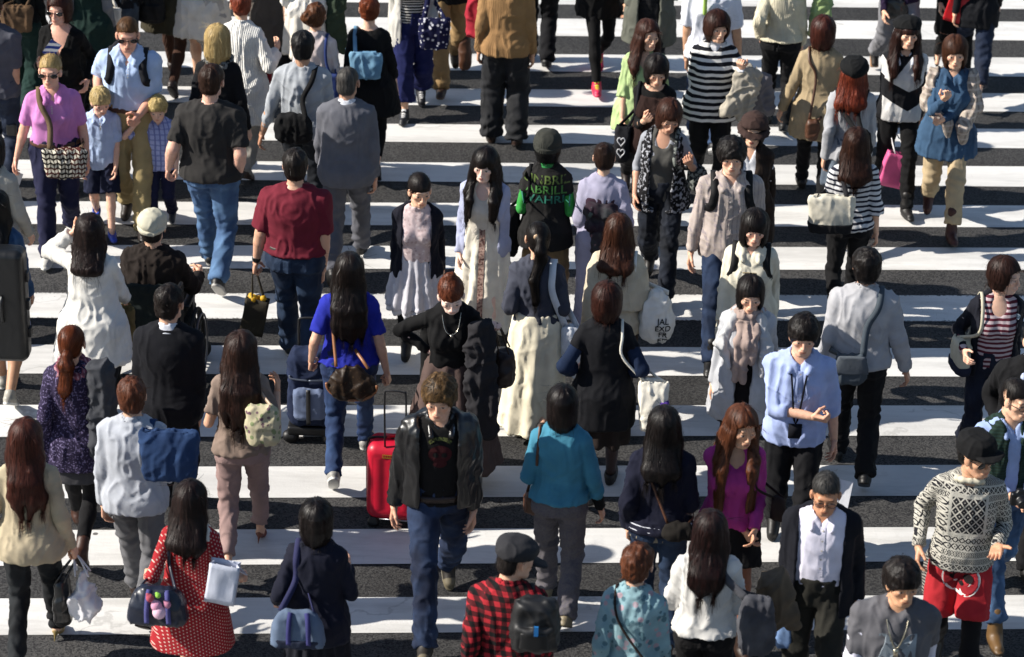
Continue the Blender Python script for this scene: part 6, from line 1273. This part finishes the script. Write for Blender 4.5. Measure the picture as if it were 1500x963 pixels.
def main():
    global COL
    sc = bpy.context.scene; COL = sc.collection
    skinm = attr_mat('skin', .48, .4, .12); shoem = attr_mat('shoe_leather', .5, .45, bump=.25)
    masters(); wardrobe()
    for p in PEOPLE:
        if p.get('sit'): pass
        place(p)
    def job(p):
        b = person_parts(p); out = []
        for g in p['bags']: out.append(build_bag(p, b, g))
        return b, out
    with ThreadPoolExecutor(4) as ex: res = list(ex.map(job, PEOPLE))
    print('built', round(time.time()-T00, 1))
    npoly = 0
    for p, (b, bags) in zip(PEOPLE, res):
        s = p['s']; objs = []; bv = {}
        for nm, V, Q, mat, col, par in b.parts:
            if len(V) == 0: objs.append(None); continue
            npoly += len(Q)
            m = skinm if mat == 'skin' else shoem if mat == 'shoe' else mat
            o = link(nm, mkmesh(nm, V*s, Q, m, col), objs[par] if par is not None else None)
            objs.append(o); bv.setdefault(nm, (V, Q, o))
        root = objs[0]; root.location = p['loc']; root.rotation_euler = (0, 0, rad(p['rz']))
        cat = 'boy' if p.get('kid') else 'person' if p['label'].startswith('person') else 'girl' if p['label'].startswith('schoolgirl') else 'man' if p['sex'] == 'm' else 'woman'
        tag(root, p['label'], cat, 'pedestrians on the crossing')
        from mathutils.bvhtree import BVHTree
        def bvh(nm): V, Q, o = bv[nm]; return BVHTree.FromPolygons([tuple(v) for v in V*s], [tuple(int(i) for i in q) for q in Q]), o
        if p.get('text'):
            t, o = bvh('t_shirt')
            for txt, z, size, colr in p['text']:
                V, Fc = text_mesh(txt, size); raw('lettering', decal(V*[1.12, 1, 1], Fc, t, 1, -.0, z*s), Fc, C(colr, rough=.7), o)
        if p.get('big'):
            t, o = bvh('t_shirt'); V, Fc = text_mesh(p['big'], .25); raw('lettering', decal(V*[1.2, 1, 1], Fc, t, -1, .0, 1.195*s), Fc, C('8f9aa4', 'fade', '6d7880'), o)
        if p.get('skullshorts') or p.get('skull'):
            big = p.get('skullshorts'); t, o = bvh('shorts' if big else 't_shirt'); zc = (.80 if big else 1.21)*s
            L = [(.115, .10, 0, .0, 'c9c6c2', .003), (.10, .085, 0, .0, '8c0a1a', .005), (.03, .026, -.04, .01, '140a0c', .007), (.03, .026, .04, .01, '140a0c', .007), (.014, .016, 0, -.03, '140a0c', .007)] if big else [(.072, .058, 0, .02, '3c0a10', .003), (.042, .026, 0, -.045, '3c0a10', .004), (.018, .016, -.026, .015, '0c0a0b', .006), (.018, .016, .026, .015, '0c0a0b', .006)]
            for r, ry, x, y, colr, of in L: V, Fc = disc(r, 24, ry, x, y); raw('emblem', decal(V, Fc, t, -1, 0, zc, of), Fc, C(colr), o)
            if big:
                for i in range(5): V, Fc = disc(.012, 8, .02, -.05+.025*i, .075); raw('emblem', decal(V, Fc, t, -1, 0, zc, .007), Fc, C('c9c6c2'), o)
            else: 
                V = np.array([((.088+.022*j)*math.sin(a), (.088+.022*j)*math.cos(a)-.0, 0) for a in np.linspace(-.75, .75, 17) for j in (0, 1)]); Fc = [(2*i, 2*i+1, 2*i+3, 2*i+2) for i in range(16)]; raw('print', decal(V, Fc, t, -1, 0, zc+.02, .004), Fc, C('4d5220', 'tweed', '1a1c0e', a=90, b=.5), o)
        if p['key'] in ('blazerman',):
            t, o = bvh('blazer')
            for x, z in ((.105, 1.06), (.10, .96), (-.10, 1.08), (-.105, .97)): V, Fc = disc(.011, 12); raw('button', decal(V, Fc, t, -1, x, z*s), Fc, plain('8a7a50', .3, .8, name='brass'), o)
        if p.get('badge'):
            t, o = bvh('blazer'); V, Fc = disc(.019, 16); raw('badge', decal(V, Fc, t, -1, .125, 1.30*s), Fc, C('b9c4cc'), o); V, Fc = disc(.012, 16); raw('badge', decal(V, Fc, t, -1, .125, 1.30*s, .007), Fc, C('4a6070'), o)
        if p.get('ribbon'):
            t, o = bvh('skirt')
            V = np.array([((-1 if j else 1)*.022, -.75*i/30, 0) for i in range(31) for j in (0, 1)]); Fc = [(2*i, 2*i+1, 2*i+3, 2*i+2) for i in range(30)]
            raw('lace_trim', decal(V, Fc, t, -1, .0, 1.08*s, .006), Fc, C('a98a7c', 'tweed', '6e4a44', a=60, b=.5), o)
        if p.get('clip'):
            V, Q = Sh().add(ell((0,0,0), (.028,.012,.024))).mesh(.006); V = onhead(b, V + V3(.02,.10,.055))*s; mkp = link('hair_clip', mkmesh('hair_clip', V, Q, plain('b89a7a', .3, name='shell_clip')), bv['hair'][2])
        if p['key'] in ('beigeshirt', 'blueshirt', 'bluepolo', 'boypolo', 'pink', 'blazerman', 'leather'):
            nm = {'beigeshirt': 'shirt', 'blueshirt': 'shirt', 'bluepolo': 'polo_shirt', 'boypolo': 'polo_shirt', 'pink': 'polo_shirt', 'blazerman': 'shirt', 'leather': 'leather_jacket'}[p['key']]
            t, o = bvh(nm); zb = {'bluepolo': 1.24, 'boypolo': 1.26, 'pink': 1.25, 'blazerman': 1.04}.get(p['key'], .90)
            if nm == 'leather_jacket':
                for x in (-.115, .085):
                    V = np.array([((-1 if j else 1)*.004 , -.46*i/24, 0) for i in range(25) for j in (0, 1)]); Fc = [(2*i, 2*i+1, 2*i+3, 2*i+2) for i in range(24)]
                    raw('zip', decal(V, Fc, t, -1, x, 1.38*s, .003), Fc, plain('77777a', .3, .9, name='zip_metal'), o)
            else:
                V = np.array([((-1 if j else 1)*.015, -(1.36-zb)*i/20, 0) for i in range(21) for j in (0, 1)]); Fc = [(2*i, 2*i+1, 2*i+3, 2*i+2) for i in range(20)]
                raw('placket', decal(V, Fc, t, -1, 0, 1.36*s, .0025), Fc, bv[nm][2].data.materials[0], o)
                for i in range(5):
                    z = 1.34 - (1.34-zb)*i/5
                    V, Fc = disc(.006, 8); raw('button', decal(V, Fc, t, -1, 0, z*s, .005), Fc, plain('b8b2a8', .4, name='shirt_button'), o)
        for nm in ('jeans', 'trousers'):
            if nm in bv and abs(p['rz']-178) < 12 and not p.get('sit') and p['key'] not in ('ponygrey', 'kimono'):
                t, o = bvh(nm); k6 = [i/6 for i in range(7)]
                Vp = np.array([((u-.5)*.125*(1-.12*(1-v)), (v-.5)*.13 - (.018*(1-abs(u-.5)*2) if v == 0 else 0), 0) for v in k6 for u in k6]); Fp = [(j*7+i, j*7+i+1, (j+1)*7+i+1, (j+1)*7+i) for j in range(6) for i in range(6)]
                dzp = b.dz
                for q_ in (-1, 1): raw('back_pocket', decal(Vp*s, Fp, t, 1, q_*.083*s, (.895+dzp)*s, .004), Fp, bv[nm][2].data.materials[0], o)
        # things this person carries stand at top level, on their own origins
        for g, (c, M, parts) in zip(p['bags'], bags):
            low = min(v[1][:, 2].min() for v in parts[:1]); o0 = V3(c[0], c[1], low); objs = []
            for nm, V, Q, mat, par in parts:
                npoly += len(Q); o = link(nm, mkmesh(nm, (V-o0)*s, Q, mat, smooth=nm not in ('latch', 'tag') and len(V) > 12), objs[par] if par is not None else None); objs.append(o)
            objs[0].location = p['loc'] + p['R'] @ (o0*s); objs[0].rotation_euler = (0, 0, rad(p['rz']))
            tag(objs[0], g['label'], g['cat'])
            if g.get('text'):
                V0, Q0 = parts[0][1]-o0, parts[0][2]
                t = BVHTree.FromPolygons([tuple(v) for v in V0*s], [tuple(int(i) for i in q) for q in Q0])
                for i, txt in enumerate(g['text']): V, Fc = text_mesh(txt, .058); raw('lettering', decal(V, Fc, t, 1, -.045, (g['h']*1.05 - .055*i)*s, .004), Fc, C('17181c'), objs[0])
    print('linked', round(time.time()-T00, 1), 'polys', npoly)
    luggage(); chair(next(p for p in PEOPLE if p['key'] == 'whitecap')); ground(); light(); camera(sc)

def box_mesh(parts, h=.009):
    s = Sh()
    for c, hh, r in parts: s.add(box(c, hh, r), .008)
    return s.mesh(h)
def standing(name, label, cat, px, py, rz):
    g = at(px, py); o = bpy.data.objects.new(name, None); COL.objects.link(o); o.location = g; o.rotation_euler = (0, 0, rad(rz)); o.empty_display_size = .2
    return tag(o, label, cat)
def luggage():
    red = plain('b8142e', .42, spec=.4, name='red_shell', coat=.05); blk = plain('0f0f11', .5, name='black_plastic'); met = plain('8a8a8e', .3, .9, name='brushed_metal')
    r = standing('suitcase', 'red hard shell suitcase on black wheels beside the leather jacket', 'suitcase', 582, 764, 174)
    V, Q = box_mesh([((0,0,.345), (.20,.125,.285), .07)]); V = V.copy()
    grv = np.sin(V[:,0]*70)*.0025*(np.abs(V[:,0]) < .15)*(np.abs(V[:,2]-.345) < .2); V[:,1] += np.sign(V[:,1])*grv
    link('shell', mkmesh('shell', V, Q, red), r)
    V, Q = join(*[sweep([(.204*math.cos(a)*(1 if abs(math.cos(a)) < .8 else 1), 0, .345+.29*math.sin(a)) for a in (0,)] + [(.2,0,.1),(.205,0,.3)], .01, .01) for _ in (0,)])
    zp = [(-.155,0,.632),(.155,0,.632),(.196,0,.59),(.203,0,.5),(.203,0,.2),(.196,0,.10),(.155,0,.06),(-.155,0,.06),(-.196,0,.10),(-.203,0,.2),(-.203,0,.5),(-.196,0,.59),(-.155,0,.632)]
    V, Q = sweep(zp, .018, .006, (0,1,.01), n=4); link('zip', mkmesh('zip', V, Q, blk), r)
    for x in (-.15, .15):
        for y in (-.085, .085): V, Q = Sh().add(cap((x-.012,y,.032), (x+.012,y,.032), .030)).add(box((x,y,.06), (.024,.024,.02), .006)).mesh(.007); link('wheel', mkmesh('wheel', V, Q, blk), r)
    V, Q = sweep([(-.07,.10,.62),(-.07,.115,1.00),(-.05,.12,1.045),(.05,.12,1.045),(.07,.115,1.00),(.07,.10,.62)], .013, .013, (0,1,.01), n=5, round_=True); link('pull_handle', mkmesh('pull_handle', V, Q, blk), r)
    V, Q = sweep([(-.06,-.0,.628),(-.05,0,.652),(.05,0,.652),(.06,0,.628)], .024, .012, (0,1,.01)); link('carry_handle', mkmesh('carry_handle', V, Q, red), r)
    V, Q = sweep([(-.10,-.0,.02+.05),(.10,0,.07)], .012, .012, (0,0,1), round_=True); V = V + [0,.14,.02]; link('foot_bar', mkmesh('foot_bar', V, Q, met), r)
    V, Q = cubes(*[((.08-.016*i, .1275, .56), (.0018, .001, .011)) for i in range(6)], ((.04,.1275,.571),(.044,.001,.0018)), ((.04,.1275,.549),(.044,.001,.0018))); link('gold_mark', mkmesh('gold_mark', V, Q, plain('b08a2a', .4, .3, name='gold_print'), smooth=False), r)
    r = standing('wheeled_backpack', 'navy wheeled backpack with grey blue pocket on a black trolley frame', 'luggage', 456, 643, 178)
    navy = C('141f3a', 'fade', '1d2c4c'); grey = C('5c6a88')
    V, Q = box_mesh([((0,0,.42), (.155,.10,.29), .07)], .010); V = folds(V, Q, .010, 5); link('body', mkmesh('body', V, Q, navy), r)
    V, Q = box_mesh([((0,.105,.34), (.105,.05,.12), .035)], .009); V = folds(V, Q, .008, 8); link('pocket', mkmesh('pocket', V, Q, grey), r)
    V, Q = sweep([(0,.165,.20),(0,.168,.34),(0,.16,.47)], .03, .008, (0,1,.01)); link('strap', mkmesh('strap', V, Q, blk), r)
    for x in (-.06, .06): V, Q = sweep([(x*2.3,.10,.55),(x*2,.112,.53),(0,.125,.525)] if x < 0 else [(0,.125,.525),(x*2,.112,.53),(x*2.3,.10,.55)], .012, .006, (0,1,.01)); link('zip', mkmesh('zip', V, Q, plain('59606e', .4, .5, name='zip_grey')), r)
    V, Q = box_mesh([((0,0,.10), (.16,.09,.035), .015)]); link('frame', mkmesh('frame', V, Q, blk), r)
    for x in (-.14, .14): V, Q = Sh().add(cap((x-.015,.05,.045), (x+.015,.05,.045), .045)).mesh(.008); link('wheel', mkmesh('wheel', V, Q, blk), r)
    V, Q = box_mesh([((-.175,.0,.30), (.03,.06,.13), .025)], .010); link('side_pocket', mkmesh('side_pocket', V, Q, C('123c22')), r)
    V, Q = sweep([(-.09,-.09,.68),(-.09,-.10,.86),(-.07,-.10,.90),(.07,-.10,.90),(.09,-.10,.86),(.09,-.09,.68)], .018, .018, (0,1,.01), n=5, round_=True); link('pull_handle', mkmesh('pull_handle', V, Q, blk), r)
def chair(p):
    blk = plain('0e0f10', .5, name='wheelchair_black'); fab = C('1a2322'); met = plain('6a6a6e', .35, .9, name='chrome'); rub = plain('0b0b0b', .8, name='tyre_rubber')
    r = bpy.data.objects.new('wheelchair', None); COL.objects.link(r); r.location = p['loc']; r.rotation_euler = (0, 0, rad(p['rz'])); tag(r, 'black wheelchair carrying the man in cream cap', 'wheelchair')
    # built facing -Y like its sitter
    V, Q = box_mesh([((0,-.14,.415), (.215,.23,.025), .02)], .010); link('seat', mkmesh('seat', V, Q, fab), r)
    V, Q = box_mesh([((0,.175,.64), (.215,.018,.22), .015)], .010); link('backrest', mkmesh('backrest', folds(V, Q, .01, 3), Q, fab), r)
    for x in (-.235, .235):
        V, Q = sweep([(x,-.42,.14),(x,-.40,.40),(x,-.15,.42),(x,.18,.42),(x,.19,.84),(x,.20,.90),(x,.32,.905)], .026, .026, (1,0,0), n=5, round_=True); link('frame', mkmesh('frame', V, Q, blk), r)
        V, Q = box_mesh([((x,-.10,.64), (.03,.16,.016), .012)], .009); link('armrest', mkmesh('armrest', V, Q, blk), r)
        V, Q = sweep([(x,-.22,.42),(x,-.22,.63)], .02, .02, (1,0,0), round_=True); link('armrest_post', mkmesh('armrest_post', V, Q, met), r)
        xo = x*1.28; n = 40
        V, Q = sweep([(xo, .06+.30*math.cos(a), .305+.30*math.sin(a)) for a in np.linspace(0, 2*PI, n+1)], .03, .03, (1,0,0), n=1, round_=True); w = link('wheel', mkmesh('wheel', V, Q, rub), r)
        V, Q = sweep([(xo*1.12, .06+.265*math.cos(a), .305+.265*math.sin(a)) for a in np.linspace(0, 2*PI, n+1)], .016, .016, (1,0,0), n=1, round_=True); link('hand_rim', mkmesh('hand_rim', V, Q, met), w)
        V, Q = join(*[sweep([(xo, .06, .305), (xo, .06+.29*math.cos(a), .305+.29*math.sin(a))], .005, .005, (1,0,0), round_=True) for a in np.linspace(0, 2*PI, 16, endpoint=False)]); link('spokes', mkmesh('spokes', V, Q, met), w)
        V, Q = Sh().add(cap((x-.012,-.40,.085), (x+.012,-.40,.085), .08)).mesh(.010); link('caster', mkmesh('caster', V, Q, rub), r)
        V, Q = box_mesh([((x*.55,-.56,.12), (.075,.09,.010), .008)], .009); link('footrest', mkmesh('footrest', V, Q, blk), r)
def crack_(n, sc):
    wv = n.n('ShaderNodeTexNoise'); wv.inputs['Scale'].default_value = 2.2; wv.inputs['Detail'].default_value = 5; n.link(n.oc, wv.inputs['Vector'])
    ad = n.n('ShaderNodeVectorMath', operation='MULTIPLY_ADD'); n.link(wv.outputs['Color'], ad.inputs[0]); ad.inputs[1].default_value = (.9, .9, 0); n.link(n.oc, ad.inputs[2])
    v = n.n('ShaderNodeTexVoronoi', feature='DISTANCE_TO_EDGE'); v.inputs['Scale'].default_value = sc*.45; n.link(ad.outputs[0], v.inputs['Vector'])
    return n.rng(n.m2('ADD', v.outputs['Distance'], n.m2('MULTIPLY', n.rng(n.noise(.7, 3), .45, .62), .04)), .002, .009, .55, 1.)
def gum_(n):
    v = n.n('ShaderNodeTexVoronoi'); v.inputs['Scale'].default_value = 2.6; n.link(n.oc, v.inputs['Vector']); sp = n.n('ShaderNodeSeparateColor'); n.link(v.outputs['Color'], sp.inputs[0])
    return n.m2('MULTIPLY', n.m2('LESS_THAN', v.outputs['Distance'], n.m2('MULTIPLY', sp.outputs[1], .055)), n.m2('GREATER_THAN', sp.outputs[0], .55))
def ground():
    n = NT('asphalt'); n.coord()
    f = n.noise(75, 4, rough=.75); v = n.n('ShaderNodeTexVoronoi'); v.inputs['Scale'].default_value = 95; n.link(n.oc, v.inputs['Vector'])
    sp = n.n('ShaderNodeSeparateColor'); n.link(v.outputs['Color'], sp.inputs[0])
    g = n.m2('ADD', n.m2('MULTIPLY', f, .7), n.m2('MULTIPLY', sp.outputs[0], .3))
    col = n.mix(n.rng(g, .34, .62), (.010, .010, .012), (.078, .076, .074)); col = n.mix(n.rng(n.noise(.9, 4), .35, .65), col, (.03, .03, .032), 'MIX') if False else col
    col = n.mix(n.m2('MULTIPLY', gum_(n), .6), col, (.17, .165, .16))
    hs = n.n('ShaderNodeHueSaturation'); n.link(col, hs.inputs['Color']); n.link(n.m2('MULTIPLY', n.m2('MULTIPLY', n.rng(n.noise(1.1, 5), .3, .7, .72, 1.12), n.rng(n.noise(.45, 4, n.scalev((.25, 1, 1))),   .38, .6, .68, 1.08)), crack_(n, 1.3)), hs.inputs['Value']); n.link(hs.outputs[0], n.b.inputs['Base Color'])
    n.b.inputs['Roughness'].default_value = .85; n.b.inputs['Specular IOR Level'].default_value = .3; n.bump(g, .9, .012); asph = n.m
    n = NT('road_paint'); n.coord()
    w = n.noise(60, 5, rough=.7); big = n.noise(.8, 5); sc = n.noise(9, 5, n.scalev((1, .35, 1)), .7)
    col = n.mix(n.rng(big, .35, .7), (.70, .69, .665), (.58, .575, .56)); col = n.mix(n.rng(sc, .60, .78, 0, .5), col, (.44, .43, .41))
    gt = n.n('ShaderNodeTexVoronoi'); gt.inputs['Scale'].default_value = 1.6; n.link(n.oc, gt.inputs['Vector'])
    a = n.n('ShaderNodeAttribute', attribute_name='Col'); sx = n.n('ShaderNodeSeparateColor'); n.link(a.outputs['Color'], sx.inputs[0])
    edge = sx.outputs[0]; worn = sx.outputs[1]      # nearness to the painted edge, wear of this bar
    k = n.m2('GREATER_THAN', n.m2('ADD', n.m2('ADD', n.m2('MULTIPLY', w, .75), n.m2('MULTIPLY', edge, .16)), n.m2('MULTIPLY', worn, .46)), n.m2('SUBTRACT', .70, n.m2('MULTIPLY', n.rng(big, .45, .7), .05)))
    col = n.mix(k, col, (.06, .058, .056))
    col = n.mix(n.rng(n.noise(2.6, 6, n.scalev((.35, 1.6, 1)), .7), .47, .70, 0, .55), col, (.34, .33, .31)); col = n.mix(n.rng(n.noise(1.2, 5, n.scalev((.12, 2.4, 1)), .65), .48, .66, 0, .30), col, (.30, .29, .28)); col = n.mix(gum_(n), col, (.13, .125, .12)); col = n.mix(crack_(n, 1.3), (.32, .315, .30), col)
    n.link(col, n.b.inputs['Base Color']); n.b.inputs['Roughness'].default_value = .7; n.b.inputs['Specular IOR Level'].default_value = .3; n.bump(n.m2('SUBTRACT', w, n.m2('MULTIPLY', k, .3)), .35, .006); paint = n.m
    S = 150.; V = np.array([(-S, -S+20, 0), (S, -S+20, 0), (S, S+20, 0), (-S, S+20, 0)]); o = link('road', mkmesh('road', V, [[0,1,2,3]], asph, smooth=False)); tag(o, kind='structure')
    tops = [(23,32),(75,84.5),(125.5,137),(178,189),(235,244),(295.5,301.5),(359.5,363.5),(429.5,433.5),(505.8,511),(594,595),(685,682),(777.5,773),(877.5,873)]
    bots = [(46,59),(97,112),(148.5,163.5),(203,217),(262,273.5),(329,333.5),(393.5,396.5),(466.6,472),(548,552.5),(641,639),(731,727),(829.5,823),(931,923)]
    def line(a, e):
        p, q = at(50, a), at(1400, e); f = lambda x: p + (q-p)*((x-p[0])/(q[0]-p[0]))
        return f
    L = [(line(*t), line(*b_), .0 if i != 7 else .40) for i, (t, b_) in enumerate(zip(tops, bots))]
    ext = []
    for i in range(1, 9): ext.append((lambda x, i=i: L[0][0](x) + V3(0, .9*i, 0), lambda x, i=i: L[0][1](x) + V3(0, .9*i, 0), 0.))
    for i in range(1, 4): ext.append((lambda x, i=i: L[12][0](x) - V3(0, .9*i, 0), lambda x, i=i: L[12][1](x) - V3(0, .9*i, 0), 0.))
    V, Q, Cc = [], [], []
    for ft, fb, wear in L + ext:
        xs = np.linspace(-9, 9, 61)
        for x in xs:
            a, e = fb(x), ft(x)
            for t in (0, .06, .5, .94, 1): V.append(a + (e-a)*t + V3(0, 0, .004)); Cc.append((1. if t in (0, 1) else 0., wear, 0))
        m = len(V) - 5*len(xs)
        for i in range(len(xs)-1):
            for j in range(4): Q.append([m+i*5+j, m+(i+1)*5+j, m+(i+1)*5+j+1, m+i*5+j+1])
    o = link('crossing_stripes', mkmesh('crossing_stripes', np.array(V), Q, paint, np.array(Cc), smooth=False)); tag(o, kind='structure')
SUN_EL, SUN_AZ = 35.0, 5.0     # the sun stands to the left and a little behind the camera
def light():
    sc = bpy.context.scene; w = bpy.data.worlds.new('World'); sc.world = w; w.use_nodes = True; t = w.node_tree; t.nodes.clear()
    o = t.nodes.new('ShaderNodeOutputWorld'); bg = t.nodes.new('ShaderNodeBackground'); sk = t.nodes.new('ShaderNodeTexSky'); sk.sky_type = 'NISHITA'; sk.sun_disc = False
    sk.sun_elevation = rad(SUN_EL)
    d = V3(math.cos(rad(SUN_EL))*math.cos(rad(SUN_AZ)), math.cos(rad(SUN_EL))*math.sin(rad(SUN_AZ)), -math.sin(rad(SUN_EL)))   # travel of the light
    sk.sun_rotation = math.atan2(-d[0], -d[1])
    sk.altitude = 50; sk.air_density = 1.; sk.dust_density = .6
    bg.inputs[1].default_value = .07; t.links.new(sk.outputs[0], bg.inputs[0]); t.links.new(bg.outputs[0], o.inputs[0])
    l = bpy.data.lights.new('sun', 'SUN'); l.energy = 4.5; l.angle = rad(.53); l.color = (1, .94, .85); lo = bpy.data.objects.new('sun', l); COL.objects.link(lo)
    from mathutils import Vector
    lo.rotation_euler = Vector(tuple(d)).to_track_quat('-Z', 'Y').to_euler(); lo.location = (-20, 0, 20)
    vs = sc.view_settings; vs.view_transform = 'Standard'; vs.look = 'None'; vs.gamma = 1; vs.use_curve_mapping = False; vs.exposure = 0.85
    sc.cycles.max_bounces = 6; sc.cycles.diffuse_bounces = 3; sc.cycles.glossy_bounces = 2
def camera(sc):
    from mathutils import Matrix
    cam = bpy.data.cameras.new('camera'); cam.sensor_width = 36; cam.lens = FPX/PW*36; cam.clip_end = 600; cam.clip_start = .1
    cam.dof.use_dof = True; cam.dof.focus_distance = 19.8; cam.dof.aperture_fstop = 2.8
    o = bpy.data.objects.new('camera', cam); COL.objects.link(o)
    M = Matrix.Identity(4)
    for i in range(3): M[i][0], M[i][1], M[i][2], M[i][3] = cr[i], cu[i], -cf[i], CAM[i]
    o.matrix_world = M; sc.camera = o
main()
